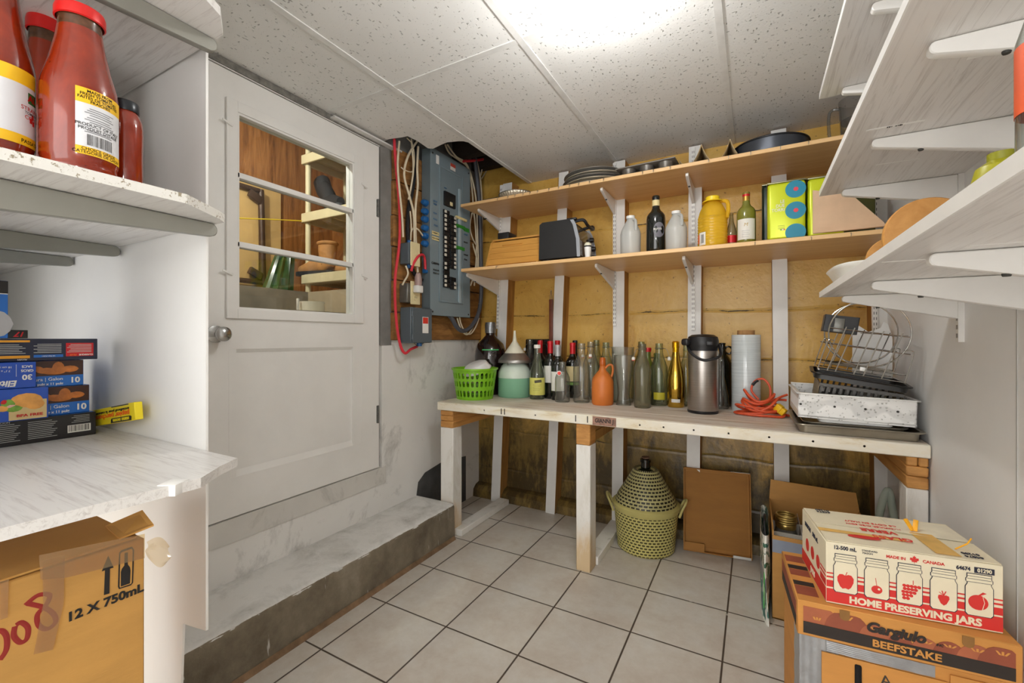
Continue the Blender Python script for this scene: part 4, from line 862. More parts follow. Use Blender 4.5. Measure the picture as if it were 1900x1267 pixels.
# orange jug
t, r, h = place('jug', 'orange glazed clay jug with a small loop handle and stopper', 'jug', 1118, 753, 663, 41, ZB); m_clay = plain('orange glazed clay', '#c9702c', .45, 0, .05, 8)
MB().lathe([(0, .004), (r*.9, 0), (r*.98, .01), (r, h*.30), (r*.98, h*.48), (r*.90, h*.56), (r*.62, h*.65), (r*.32, h*.73), (r*.24, h*.80), (r*.26, h*.82), (0, h*.82)], n=40).build('jug_body', m_clay, t)
MB().lathe([(r*.22, h*.80), (r*.29, h*.86), (r*.27, h*.97), (r*.20, h*1.0), (0, h*1.0)], n=24).build('stopper', plain('glossy orange stopper', '#b85a1a', .18), t)
MB().tube(bez([(0, r*.22, h*.76), (0, r*.55, h*.84), (0, r*.86, h*.83), (0, r*.93, h*.72), (0, r*.80, h*.58)], 8), r*.105, 10).build('handle', m_clay, t)
t, r, h = place('glass_vase', 'clear hourglass-shaped beer glass beside the orange jug', 'glass', 1157, 752, 659, 35, ZB); MB().lathe([(a*r, b*h) for a, b in PF['vase']], n=36).build('glass_body', m_clear, t)
MB().tube([(r*math.cos(a), r*math.sin(a), h) for a in [2*math.pi*i/32 for i in range(32)]], .0013, 6, True).build('rim', m_clear, t)
bottle('swing', 'dusty brownish swing-top bottle, the frontmost beside the beer glass', 1192, 758, 638, 32, m_dusty, stopper=(-1.05, .155, 1))
t, r, h = bottle('swing', 'clear swing-top bottle with a yellow tag showing through, left of the gold bottle', 1223, 752, 637, 32, m_clear2, stopper=(1.15, .16, 0))
band(t, r*.93, h*.10, h*.215, plain('yellow paper tag', '#f0d80c', .5), .75, 'tag'); 
t, r, h = bottle('champ', 'shiny gold sparkling wine bottle', 1255, 748, 633, 32, plain('gold mirror coating', '#d8b04a', .09, 1.0, .02), labs=((.08, .13, m_paper, .5),))
MB().lathe([(.42*r, h*.70), (.39*r, h*.83), (.37*r, h*.90), (.43*r, h*.905), (.43*r, h*.92), (.40*r, h*.93), (.42*r, h*.985), (.30*r, h*1.003), (0, h*1.005)], n=28).build('gold_foil', plain('gold foil', '#e0a51c', .28, .9, .08, 60, .5, 90), t)
# dark jug, carafe, airpot, wrap roll
t, r, h = place('glass_jug', 'black glass jug with a ring handle behind the steel airpot', 'jug', 1341, 735, 636, 36, ZB, None, 1.0)
MB().lathe([(0, .005), (r*.9, 0), (r, .02), (r, h*.58), (r*.95, h*.68), (r*.7, h*.77), (r*.36, h*.83), (r*.3, h*.97), (r*.36, h*.98), (r*.33, h), (0, h)], n=36).build('jug_body', m_darkg, t)
MB().tube([(0, r*.62+.017*math.cos(a), h*.885+.019*math.sin(a)) for a in [2*math.pi*i/20 for i in range(20)]], .005, 8, True).build('ring_handle', m_darkg, t)
t, r, h = place('glass_decanter', 'clear bell-shaped glass decanter beside the airpot', 'decanter', 1336, 754, 655, 34, ZB)
MB().lathe([(0, .006), (r*.95, 0), (r, .012), (r*.93, h*.22), (r*.66, h*.45), (r*.40, h*.62), (r*.26, h*.8), (r*.26, h)], n=36).build('decanter_body', m_clear, t)
t, r, h = place('airpot', 'tall brushed steel airpot with a black pump lid and handle', 'airpot', 1304, 769, 620, 59, ZB)
zt = h*.79
def brushed():
    q = N('brushed stainless steel'); f = q.noise(q.co((1, 1, 90)), 6, 4); q.base(q.ramp(f, [(.3, K('#a39d97')), (.7, K('#b7b2ad'))])); q.set(Metallic=1.0, Roughness=.33); return q.m
MB().lathe([(r*.97, .012), (r*.985, .014), (r*.985, zt), (r*.9, zt)], n=48).build('steel_body', brushed(), t)
MB().lathe([(0, 0), (r*.95, 0), (r*.985, .004), (r*.985, .014), (0, .014)], n=40).build('base', m_blackp, t)
MB().lathe([(r*.93, zt-.002), (r*.95, zt+.012), (r*.97, zt+.022), (r*1.0, zt+.03), (r*1.0, h*.92), (r*.93, h*.965), (r*.70, h*.992), (r*.3, h), (0, h)], n=48).build('lid', m_blackp, t)
MB().obox((.45*r, -1.0*r, h*.90), (r*.7, r*.55, h*.09), (0, 0, math.radians(-30)), .012, 3).build('spout', m_blackp, t)
MB().obox((.95*r, .42*r, h*.885), (r*.16, r*.42, h*.05), None, .004).build('latch', m_blackp, t)
hp = [(0.2*r, -.98*r, zt+.026), (.72*r, -.75*r, zt-.01), (1.05*r, -.1*r, zt-.040), (1.02*r, .45*r, zt-.040), (.75*r, 1.05*r, zt-.022), (.3*r, 1.05*r, zt+.012), (0, .98*r, zt+.03)]
MB().tube(bez(hp, 8), .0065, 8).build('carry_handle', m_blackp, t)
t, r, h = place('wrap_roll', 'big upright roll of clear plastic wrap on a cardboard core', 'plastic wrap', 1384, 752, 613, 55, ZB)
def film():
    q = N('layered stretch film'); v = q.co((1, 1, 30)); f = q.noise(v, 5, 4); q.base(q.ramp(f, [(.3, K('#bcc4c6')), (.7, K('#d0d7d8'))])); q.set(Roughness=.16); q.b.inputs['Coat Weight'].default_value = .5; q.bump(f, .1, .002); return q.m
MB().lathe([(r*.62, .0), (r*.98, 0), (r, .004), (r, h*.94), (r*.98, h*.945), (r*.6, h*.945)], n=48).build('film', film(), t)
MB().lathe([(r*.52, .001), (r*.60, .001), (r*.60, h), (r*.52, h), (r*.52, .001)], n=36).build('cardboard_core', plain('brown cardboard core', '#a47a4c', .8, 0, .1, 30), t)
# let the crowd settle: neighbours that would run into one another slide along their lines of sight
import itertools
pos = [[o.location.x, o.location.y] for o, r, g in CROWD]; p_0 = [p[:] for p in pos]
def deepest(x, r): return 2.513 if any(a-r < x < b+r for a, b in ((-1.535, -1.435), (-1.14, -1.04), (-.74, -.645), (-.33, -.235), (.065, .17))) else 2.603
for it in range(1500):
    for i, j in itertools.combinations(range(len(pos)), 2):
        (xi, yi), (xj, yj) = pos[i], pos[j]; dx, dy = xj-xi, yj-yi; dd = math.hypot(dx, dy) or 1e-6; ov = CROWD[i][1]+CROWD[j][1]+.0015-dd
        gi_, gj = CROWD[i][2], CROWD[j][2]
        if ov <= 0 or gi_+gj == 0: continue
        for k, sgn, g in ((i, -1, gi_), (j, 1, gj)):
            wgt = g/(gi_+gj); x, y = pos[k]; L_ = math.hypot(x, y); ux, uy = x/L_, y/L_; nx, ny = sgn*dx/dd, sgn*dy/dd
            al = nx*ux+ny*uy; lx, ly = nx-al*ux, ny-al*uy
            al += .9*(1 if y >= (yj if k == i else yi) else -1)
            pos[k][0] += wgt*ov*.5*(al*ux+.12*lx); pos[k][1] += wgt*ov*.5*(al*uy+.12*ly)
    for k, (o, r, g) in enumerate(CROWD):
        if g: pos[k][1] = min(max(pos[k][1], 2.0+r), deepest(pos[k][0], r)-r)
for (o, r, g), p, q in zip(CROWD, pos, p_0):
    if g: o.location.x, o.location.y = p; o.rotation_euler.z = math.atan2(-p[1], -p[0])
# orange extension cord
m_cord = plain('orange cord rubber', '#d2522c', .5, 0, .06, 30); cc = onz(1408, 771, ZB)
t = thing('extension_cord', 'coiled orange extension cord with a yellow plug on the bench', 'cord', (cc.x, cc.y, ZB))
random.seed(11); P = []
for k in range(7):
    a_ = .108-.008*k+random.uniform(-.008, .008); b_ = .060-.003*k+random.uniform(-.006, .006); ox, oy, tl = random.uniform(-.012, .012), random.uniform(-.01, .012), random.uniform(-.3, .3)
    for i in range(10):
        a = 2*math.pi*(i/10)+k*.25; x, y = a_*math.cos(a), b_*math.sin(a)
        P.append((ox+x*math.cos(tl)-y*math.sin(tl), oy+.01+x*math.sin(tl)+y*math.cos(tl), .008+.012*k+.016*math.sin(a*1.0+k*1.7)*(k > 0)+.004*k*math.cos(2*a)))
P = [(x, y, max(z, .006)) for x, y, z in P]
MB().tube(bez(P, 4), .0055, 8).build('coil', m_cord, t)
MB().tube(bez([(.0, .03, .07), (-.03, .045, .11), (-.015, .045, .155), (.02, .045, .165), (.045, .042, .13), (.045, .04, .08), (.03, .03, .06)], 6), .005, 8).build('standing_loop', m_cord, t)
MB().tube([(-.026, .0455, .135), (-.014, .0455, .152), (-.003, .0455, .160)], .0072, 8).build('tape_wrap', m_blackp, t)
m_yp = plain('yellow plug plastic', '#e8bb18', .4, 0, .04); pr = Euler((0, math.radians(35), math.radians(-25))).to_matrix()
MB().obox((.078, -.012, .042), (.028, .03, .034), pr, .004).build('plug', m_yp, t); MB().obox((.094, -.019, .028), (.020, .026, .03), pr, .003).build('plug_face', m_yp, t)
MB().tube(bez([(.06, .03, .07), (.09, .06, .085), (.115, .075, .095)], 5), .0055, 8).build('loose_end', m_cord, t)
MB().tube(bez([(.05, .04, .06), (.08, .065, .07), (.112, .07, .07)], 5), .0055, 8).build('loose_end', m_cord, t)
# ------------------------------------------------------------------ trays and dish racks at the bench end
m_tray = plain('dark used baking tray steel', '#a09889', .32, .8, .12, 8); m_tin = plain('dull tin tray', '#b5b0a4', .32, .85, .08, 8)
def tray(label, x0, x1, y0, y1, z, hgt, lip, m, rz=0, name='baking_tray', cat='baking tray'):
    cx_, cy_ = (x0+x1)/2, (y0+y1)/2; t = thing(name, label, cat, (cx_, cy_, z), rz); a, b = (x1-x0)/2, (y1-y0)/2
    def ring(ax, by, zz, rr, n=6):
        o = []
        for (sx, sy, s0) in ((1, 1, 0), (-1, 1, 1), (-1, -1, 2), (1, -1, 3)):
            for i in range(n+1):
                an = s0*math.pi/2 + math.pi/2*i/n; o.append(Vector((sx*(ax-rr)+rr*math.cos(an), sy*(by-rr)+rr*math.sin(an), zz)))
        return o
    L = [ring(a-hgt*.55, b-hgt*.55, 0, .02), ring(a-lip, b-lip, hgt, .03), ring(a, b, hgt, .035), ring(a, b, hgt-.005, .035)]
    mb = MB(); V = [[mb.bm.verts.new(p) for p in r_] for r_ in L]; n = len(V[0])
    for A, Bb in zip(V, V[1:]):
        for i in range(n): mb.bm.faces.new((A[i], A[(i+1) % n], Bb[(i+1) % n], Bb[i]))
    mb.bm.faces.new(V[0]); mb.build('pan', m, t, thick=.0012)
    MB().tube(ring(a, b, hgt-.002, .035), .0028, 6, True).build('rolled_rim', m, t); return t
tray('large dark baking tray, the lowest of the stack at the bench end', .135, .512, 1.962, 2.36, ZB+.002, .032, .012, m_tray)
tray('smaller tin baking tray nested in the large dark one', .165, .475, 2.005, 2.34, ZB+.012, .026, .008, m_tin)
tray('white plastic drip tray poking out under the lace-patterned dish drainer', .205, .44, 1.992, 2.25, ZB+.042, .018, .006, m_wplastic, 0, 'drip_tray', 'drip tray')
# white lace-patterned dish drainer
def lace():
    q = N('white plastic with moulded lace openings'); v = q.co(); vo = q.n('TexVoronoi'); vo.inputs['Scale'].default_value = 95; q.l(v, vo.inputs['Vector'])
    n = q.noise(v, 22, 4, .7); mask = q.ramp(n, [(.44, (0, 0, 0)), (.52, (1, 1, 1))]); pit = q.ramp(vo.outputs['Distance'], [(.22, (1, 1, 1)), (.34, (0, 0, 0))])
    f = q.math('MULTIPLY', mask, pit); wv = q.n('TexWave'); wv.wave_type = 'RINGS'; wv.inputs['Scale'].default_value = 9; wv.inputs['Distortion'].default_value = 6; q.l(v, wv.inputs['Vector'])
    q.base(q.mix(f, q.ramp(wv.outputs['Fac'], [(.2, K('#d3d3d1')), (.5, K('#e8e8e6'))]), K('#b4b4b1'))); q.set(Roughness=.4); q.bump(q.math('SUBTRACT', wv.outputs['Fac'], f), .5, .003); return q.m
m_lace = lace(); zd = ZB+.052
DR = thing('dish_drainer', 'white plastic dish drainer with a lace-patterned side on the baking trays', 'dish drainer', (.315, 2.155, zd), (0, math.radians(1.5), math.radians(1)))
dx, dy, dh = .172, .165, .088
MB().box(-dx, dx, -dy, -dy+.004, 0, dh, .001).build('lace_front', m_lace, DR, flat=True); MB().box(-dx, dx, dy-.004, dy, 0, dh+.012, .001).build('lace_back', m_lace, DR, flat=True)
MB().box(dx-.004, dx, -dy, dy, 0, dh, .001).build('lace_side', m_lace, DR, flat=True)
ls = MB(); ls.box(-dx, -dx+.004, -dy, dy, 0, .025); ls.box(-dx, -dx+.004, -dy, dy, .068, dh)
for i in range(15): y = -dy+.02+i*.0215; ls.box(-dx, -dx+.004, y-.007, y+.005, .025, .068)
ls.build('slotted_side', m_wplastic, DR, flat=True)
MB().box(-dx, dx, -dy, dy, .004, .010).build('drainer_floor', m_wplastic, DR, flat=True)
rm = MB(); rm.box(-dx-.008, dx+.008, -dy-.008, -dy+.006, dh, dh+.006, .002); rm.box(-dx-.008, -dx+.006, -dy-.008, dy+.008, dh, dh+.006, .002); rm.box(dx-.006, dx+.008, -dy-.008, dy+.008, dh, dh+.006, .002); rm.box(-dx, dx, dy-.006, dy+.008, dh+.01, dh+.016, .002); rm.build('rim', m_wplastic, DR)
for x in (-.165, -.06, .03, .12): MB().lathe([(0, 0), (.004, 0), (.004, .002), (0, .002)], M=Matrix.Rotation(math.pi/2, 3, 'X'), c=(x, -dy-.0004, .05), n=12).build('rivet_hole', m_slot, DR)
# dark slotted rack, tilted, inside the drainer
m_sil = plain('dark grey plastic rack', '#4c4a47', .45, .3, .08); m_brz = plain('bronze plastic rack', '#7d6a4c', .4, .2, .08)
SR = thing('plastic_rack', 'dark grey slotted rack tilted inside the white dish drainer', 'dish rack', (.335, 2.14, zd+.045), (math.radians(4), math.radians(7), math.radians(-2)))
ax, ay, ah = .125, .12, .085
for nm, (x0_, x1_, y0_, y1_) in (('front_grille', (-ax, ax, -ay, -ay+.003)), ('back_grille', (-ax, ax, ay-.003, ay))):
    g = MB(); g.box(x0_, x1_, y0_, y1_, 0, .016); g.box(x0_, x1_, y0_, y1_, ah-.012, ah)
    for i in range(13): x = -ax+.004+i*(2*ax-.008)/12; g.prism([(x-.004, y0_, .014), (x+.004, y0_, .014), (x+.010, y0_, ah-.01), (x+.002, y0_, ah-.01)], (0, y1_-y0_, 0))
    g.build(nm, m_sil, SR, flat=True)
g = MB(); g.box(-ax, -ax+.003, -ay, ay, 0, .012); g.box(-ax, -ax+.003, -ay, ay, ah-.012, ah); g.box(ax-.003, ax, -ay, ay, 0, .012); g.box(ax-.003, ax, -ay, ay, ah-.012, ah)
for i in range(9): y = -ay+.02+i*.026; g.box(-ax, -ax+.003, y-.004, y+.004, .01, ah-.01); g.box(ax-.003, ax, y-.004, y+.004, .01, ah-.01)
g.build('side_grilles', m_brz, SR, flat=True); MB().box(-ax, ax, -ay, ay, .0, .004).build('rack_floor', m_sil, SR, flat=True)
for i, x in enumerate((-.11, -.085, -.055, -.03, 0, .08)): MB().sphere((x, -ay-.001, .012), .0045, 1, (1, .4, 1)).build('drop_stud', m_galv, SR)
TT = tray('black drip tray tilted on top of the dark slotted rack', .195, .492, 2.0, 2.27, zd+.137, .022, .01, plain('black tray plastic', '#1c1b1a', .35), 0, 'drip_tray', 'drip tray'); TT.rotation_euler = (math.radians(2), math.radians(9), math.radians(-4))
for k in range(12): MB().box(.055, .11, -.115+.017*k, -.115+.017*k+.008, .0035, .007).build('tray_rib', m_blackp, TT, flat=True)
# chrome two-tier wire dish rack
CR = thing('wire_dish_rack', 'chrome wire dish rack with round ends standing tilted on the black tray', 'dish rack', (.345, 2.135, zd+.165), (math.radians(1), math.radians(9), math.radians(-3)))
m_chw = plain('chrome wire', '#c9c8c4', .16, 1.0, .02); wr = .0022
hx, hy = .125, .11
for y in (-hy, hy):
    cx_ = .0
    MB().tube([(cx_+.118*math.cos(a), y, .16+.122*math.sin(a)) for a in [2*math.pi*i/40 for i in range(40)]], .0028, 8, True).build('round_end', m_chw, CR)
    MB().tube([(-hx, y, .03), (hx, y, .03)], wr, 6).build('wire', m_chw, CR); MB().tube([(-.118, y, .165), (.118, y, .165)], wr, 6).build('wire', m_chw, CR)
    MB().tube([(-hx, y, .105), (hx, y, .105)], wr, 6).build('wire', m_chw, CR)
    for x in (-.08, -.055, .0, .028, .08): MB().tube([(x-.02, y-.01, .004), (x+.012, y-.01, .175)], wr, 6).build('wire', m_chw, CR)
    MB().tube(bez([(-hx-.005, y-.01, .002), (-hx+.004, y-.01, .08), (-hx+.012, y-.01, .118), (-hx+.03, y-.01, .118)], 6), wr, 6).build('wire', m_chw, CR)
    MB().tube(bez([(hx+.0, y-.01, .002), (hx+.006, y-.01, .1), (hx+.002, y-.01, .118), (hx-.02, y-.01, .114)], 6), wr, 6).build('wire', m_chw, CR)
for x in (-hx, hx): MB().tube([(x, -hy-.01, .004), (x, hy+.01, .004)], wr, 6).build('wire', m_chw, CR); MB().tube([(x*.94, -hy, .165), (x*.94, hy, .165)], wr, 6).build('wire', m_chw, CR)
for y in (-hy-.01, hy+.01): MB().tube([(-hx, y, .004), (hx, y, .004)], wr, 6).build('wire', m_chw, CR)
for i in range(13): y = -hy+.018+i*.0155; MB().tube([(.0, y, .160), (.112, y, .168)], .0014, 6).build('wire', m_chw, CR)
for i in range(7): y = -hy+.02+i*.03; MB().tube([(-.10, y, .03), (.10, y, .032)], .0014, 6).build('wire', m_chw, CR)
MB().box(-.005, .012, -hy-.006, -hy+.004, .022, .036, .002).build('clip', m_wplastic, CR)
UB = thing('utensil_box', 'black plastic cutlery box sitting in the chrome wire rack', 'cutlery box', (.285, 2.115, zd+.325), (0, math.radians(9), math.radians(-3)))
for (x0_, x1_, y0_, y1_) in ((-.052, .055, -.05, -.047), (-.052, .055, .047, .05), (-.052, -.049, -.05, .05), (.052, .055, -.05, .05), (.0, .002, -.05, .05)): MB().box(x0_, x1_, y0_, y1_, 0, .065).build('box_wall', m_blackp, UB, flat=True)
MB().box(-.052, .055, -.05, .05, 0, .003).build('box_floor', m_blackp, UB, flat=True)
MB().box(-.02, .012, -.056, -.0505, .002, .055, .002).build('grey_insert', m_galv, UB)
# white board with a finger notch against the wall
cbp = [(-.075, 0), (.06, 0), (.06, .22), (.045, .255), (.03, .262), (.02, .245), (-.02, .235), (-.05, .25), (-.075, .262)]
cb = MB().prism([(x, 0, z) for x, z in cbp], (0, .008, 0)).build('cutting_board', plain('white cutting board plastic', '#e4e4e2', .4, 0, .02)); cb.location = (.452, 2.37, ZB+.20); tag(cb, 'white cutting board with a finger notch standing behind the wire rack', 'cutting board')
cb.location.z = ZB+.003; cb.scale.z = 1.62; cb.location.y = 2.40
# red-handled tool hung on the second stud
t = thing('wooden_paddle', 'reddish wooden paddle hung by a cord on the second stud', 'paddle', (-1.112, SF-.002, 1.40))
MB().box(-.012, .012, -.014, -.001, -.38, -.055, .002).build('paddle', plain('reddish brown wood', '#6b3520', .5, 0, .15, 20), t)
MB().tube(bez([(-.008, -.008, -.06), (-.004, -.008, -.02), (0, -.008, 0), (.004, -.008, -.02), (.008, -.008, -.06)], 5), .0016, 6).build('cord', m_wire, t)
MB().tube([(0, 0, 0), (0, -.014, 0)], .002, 6).build('nail', m_steel, t)
# ================================================================== LOWER TAN SHELF
ZL2 = ZLO+TSH; m_bbox = grain('honey bamboo', '#c48a3e', '#dca453', (.8, 8, 8), 3, .4, .03)
p = ony(898, 492, 2.12); BX = thing('bread_box', 'honey-coloured wooden roll-top bread box on the lower tan shelf', 'bread box', (p.x, 2.13, ZL2))
bw, bd, bhh = .338, .26, .168
def side_prof(x): return [(x, 0, 0), (x, .065, bhh*.93), (x, .085, bhh), (x, bd, bhh), (x, bd, 0)]
for x in (0, bw-.012): MB().prism(side_prof(x), (.012, 0, 0)).build('side_panel', m_bbox, BX, flat=True)
MB().box(0, bw, .082, bd, bhh-.002, bhh+.008, .002).build('top', m_bbox, BX); MB().box(.012, bw-.012, bd-.01, bd, 0, bhh).build('back', m_bbox, BX)
MB().box(.012, bw-.012, .01, bd-.01, .001, .012).build('bottom', m_bbox, BX)
n_ = Vector((0, -bhh*.93, .065)).normalized()
for k in range(4):
    f0, f1 = k/4, (k+.96)/4; a = Vector((.0125, .004+.065*f0*.97, .012+bhh*.86*f0)); b = Vector((.0125, .004+.065*f1*.97, .012+bhh*.86*f1))
    MB().prism([a, b, b+Vector((0, .010, -.003)), a+Vector((0, .010, -.003))], (bw-.025, 0, 0)).build('roll_slat', m_bbox, BX, flat=True)
MB().obox((.15, .0535, .131), (.13, .010, .009), (math.radians(-22), 0, 0), .003).build('handle', m_bbox, BX)
p = ony(941, 436, 2.27); k_ = MB().box(-.038, .038, -.05, .05, 0, .04, .006).build('small_box', m_blackp); k_.location = (p.x, 2.27, ZL2+bhh+.0085); tag(k_, 'small black box lying on top of the bread box', 'box')
# toaster oven turned so that its black side looks at the room
p = ony(998, 482, 2.13)
TO = thing('toaster_oven', 'black and silver toaster oven turned sideways on the lower tan shelf', 'toaster oven', (-1.018, 2.135, ZL2), math.radians(2))
ow, od, oh = .21, .30, .215                                  # ow: back to front along x; od: its long side going into the shelf
def oven_prof(y): return [(0, y, .018), (.004, y, oh-.012), (.02, y, oh), (ow-.035, y, oh+.002), (ow-.018, y, oh-.03), (ow, y, .11), (ow+.004, y, .018)]
MB().prism(oven_prof(0), (0, od, 0)).build('housing', plain('black crinkle enamel', '#141416', .55, 0, .1, 60, .15, 200), TO, ang=25)
sv = plain('silver grey oven trim', '#a8adb5', .35, .5, .02)
st_ = [(ow-.037, -.001, oh+.004), (ow-.018, -.001, oh-.03), (ow, -.001, .11), (ow+.005, -.001, .017), (ow+.022, -.001, .017), (ow+.018, -.001, .112), (ow-.001, -.001, oh-.028), (ow-.018, -.001, oh+.005)]
MB().prism(st_, (0, .006, 0)).build('side_trim', sv, TO, flat=True); MB().prism([(x, od-.006, z) for x, y, z in st_], (0, .006, 0)).build('side_trim', sv, TO, flat=True)
gq = plain('dark oven door glass', '#4f4a42', .08, 0, .1)
MB().prism([(ow+.004, .008, .03), (ow+.002, .008, .108), (ow-.014, .008, oh-.03), (ow-.008, .008, oh-.03), (ow+.009, .008, .11), (ow+.011, .008, .03)], (0, .20, 0)).build('door', gq, TO, flat=True)
MB().prism([(ow+.004, .21, .02), (ow, .21, .11), (ow-.02, .21, oh-.02), (ow-.012, .21, oh-.02), (ow+.010, .21, .11), (ow+.014, .21, .02)], (0, .08, 0)).build('control_panel', sv, TO, flat=True)
for z, x in ((.05, ow+.012), (.10, ow+.010), (.15, ow-.0)): MB().lathe([(0, .02), (.012, .02), (.015, 0), (0, 0)], M=Matrix.Rotation(math.pi/2, 3, 'Y'), c=(x, .25, z), n=18).build('knob', m_blackp, TO)
MB().tube(bez([(ow-.022, .02, oh-.012), (ow+.03, .025, oh-.006), (ow+.045, .06, oh-.03), (ow+.045, .15, oh-.03), (ow+.03, .185, oh-.006), (ow-.022, .19, oh-.012)], 6), .0085, 8).build('door_handle', m_blackp, TO)
MB().box(ow-.05, ow+.0, -.002, .02, oh-.004, oh+.006, .002).build('handle_bracket', m_blackp, TO)
for x in (.02, ow-.05):
    for y in (.02, od-.04): MB().prism([(x, y, 0), (x+.03, y, 0), (x+.038, y, .02), (x-.008, y, .02)], (0, .02, 0)).build('foot', m_blackp, TO, flat=True)
t, r, h = place('shaker', 'small white plastic shaker with black band in front of the toaster oven', 'shaker', 1090.5, 480, 449, 16, ZL2)
t.location.y = min(t.location.y, 2.115)
PLOC = t.location; e_ = onz(1090.5, 480, ZL2); t.location = ony(1090.5, 470, 2.112); t.location.z = ZL2; r = .0185
MB().lathe([(0, 0), (r*.72, 0), (r*.95, .05), (r*.95, .052), (0, .052)], n=24).build('cup', m_wplastic, t); MB().lathe([(r, .052), (r*1.02, .053), (r*1.02, .058), (r, .059), (0, .059)], n=24).build('black_band', m_blackp, t)
MB().lathe([(r*.96, .059), (r*.9, .068), (r*.5, .076), (0, .078)], n=24).build('domed_lid', plain('ivory lid plastic', '#dcd9c2', .4), t)
def onshelf(name, label, cat, px, pyt, wpx, yc, z, group=None):
    """round thing whose foot hides behind the shelf edge: yc is how deep it stands"""
    p = ony(px, 500, yc); u = (px-CXP)/FPX; d = (p-E0).dot(FW); r = wpx/2/FPX*d/math.sqrt(1+u*u); h = EYE+(CYP-pyt)/FPX*d - z
    c = Vector((p.x, p.y, z)); return thing(name, label, cat, c, math.atan2(-c.y, -c.x), group), r, h
m_jug = thin_glass('milky jug plastic', '#e9ebea', 1.0, '#b9bcba', .25, .52, '#d9dbd9')
for px, pyt, wpx, lab in ((1170, 401, 38, 'milky clear plastic jug with white cap, left of the large dark wine bottle'), (1254.5, 392, 41, 'milky clear plastic jug with white cap, right of the large dark wine bottle')):
    t, r, h = onshelf('plastic_jug', lab, 'jug', px, pyt, wpx, 2.19, ZL2, 'milky plastic jugs')
    MB().lathe([(0, .004), (r*.85, 0), (r*.98, .01), (r, h*.55), (r*.94, h*.62), (r*.72, h*.74), (r*.45, h*.86), (r*.36, h*.90), (r*.36, h*.94)], n=32).build('jug_body', m_jug, t)
    MB().lathe([(r*.42, h*.93), (r*.43, h*.995), (r*.38, h), (0, h)], n=24).build('cap', m_wplastic, t)
    MB().tube(bez([(r*.25, r*.2, h*.90), (r*.62, r*.45, h*.85), (r*.85, r*.5, h*.72), (r*.8, r*.5, h*.60)], 6), r*.15, 8).build('handle', m_jug, t)
t, r, h = onshelf('wine_bottle', 'large dark wine bottle with oval grey label on the lower tan shelf', 'bottle', 1217, 364, 36, 2.22, ZL2)
MB().lathe([(a*r, b*h) for a, b in PF['wine']], n=36).build('bottle_body', m_darkg, t)
MB().lathe([(.37*r, h*.80), (.37*r, h*.958), (.40*r, h*.96), (.40*r, h*.985), (0, h*1.0)], n=24).build('capsule', m_blackp, t); MB().lathe([(.385*r, h*.80), (.385*r, h*.925)], n=24).build('neck_label', m_creamlab, t)
m_ovl = plain('grey violet label', '#6c6a72', .5, 0, .03); mb = MB(); V = []
for i in range(28):
    a = 2*math.pi*i/28; th_ = .62*math.cos(a)+.35; z = h*(.40+.125*math.sin(a)); V.append((r*1.012*math.cos(th_), r*1.012*math.sin(th_), z))
ce = mb.bm.verts.new((r*1.035*math.cos(.35), r*1.035*math.sin(.35), h*.40)); vv = [mb.bm.verts.new(p) for p in V]
for i in range(28): mb.bm.faces.new((ce, vv[i], vv[(i+1) % 28]))
mb.build('oval_label', m_ovl, t)
text('RUTTI', r*.30, m_cer, t, (r*1.055*math.cos(.15), r*1.055*math.sin(.15), h*.405), Matrix.Rotation(.15, 3, 'Z') @ R_EAST, bold=.02)
t, r, h = onshelf('oil_jug', 'ribbed jug of golden cooking oil with a yellow cap on the lower tan shelf', 'oil jug', 1322, 365, 56, 2.20, ZL2)
m_oil = thin_glass('golden oil in clear plastic', '#fff0a4', 1.3, '#f0c84a', .05, .36, '#f7cf33'); pf = [(0, .004), (r*.85, 0), (r*.98, .012)]
for k in range(9): z = .03+k*h*.052; pf += [(r, z), (r*.965, z+.006), (r, z+.012)]
pf += [(r*.98, h*.60), (r*.86, h*.72), (r*.66, h*.83), (r*.48, h*.88), (r*.46, h*.90)]
MB().lathe(pf, n=40).build('jug_body', m_oil, t); m_ycap = plain('yellow cap plastic', '#eccb1d', .4, 0, .03)
MB().lathe([(r*.72, h*.885), (r*.66, h*.91), (r*.46, h*.915), (r*.47, h*.985), (r*.40, h), (0, h)], n=32).build('cap', m_ycap, t)
MB().tube(bez([(.1*r, r*.5, h*.90), (.2*r, r*.95, h*.86), (.3*r, r*1.02, h*.7), (.35*r, r*.92, h*.55)], 6), r*.14, 8).build('handle', m_oil, t)
band(t, r*1.006, h*.06, h*.30, m_paper, .28).rotation_euler = (0, 0, -.75); band(t, r*1.006, h*.10, h*.27, plain('orange label', '#d9682a', .5), .14, 'picture').rotation_euler = (0, 0, -1.15)
for k in range(8): MB().box(r*1.01, r*1.014, -.10*r+.03*r*k, -.10*r+.03*r*k+.012*r, h*.10, h*.26).build('barcode', m_ink, t, flat=True).rotation_euler = (0, 0, -.72)
t, r, h = onshelf('sauce_bottle', 'clear bottle with red label leaning behind the oil jug', 'bottle', 1357, 396, 21, 2.24, ZL2)
MB().lathe([(0, .003), (r*.9, 0), (r, .01), (r, h*.40), (r*.85, h*.55), (r*.45, h*.75), (r*.35, h*.93), (r*.40, h)], n=28).build('bottle_body', m_dusty, t)
band(t, r*1.01, h*.17, h*.37, m_redcap, 1.4); MB().lathe([(0, .004), (r*.97, .004), (r*.97, h*.14), (0, h*.14)], n=24).build('dark_sauce', plain('dark sauce', '#2a1414', .2), t)
t, r, h = onshelf('wine_bottle', 'white wine bottle with red-topped gold capsule beside the lime oil tin', 'bottle', 1384.5, 357, 36, 2.22, ZL2)
MB().lathe([(a*r, b*h) for a, b in PF['wine']], n=36).build('bottle_body', plain('yellow green wine glass', '#77772f', .08, 0, .06, **{'Coat Weight': .5}), t)
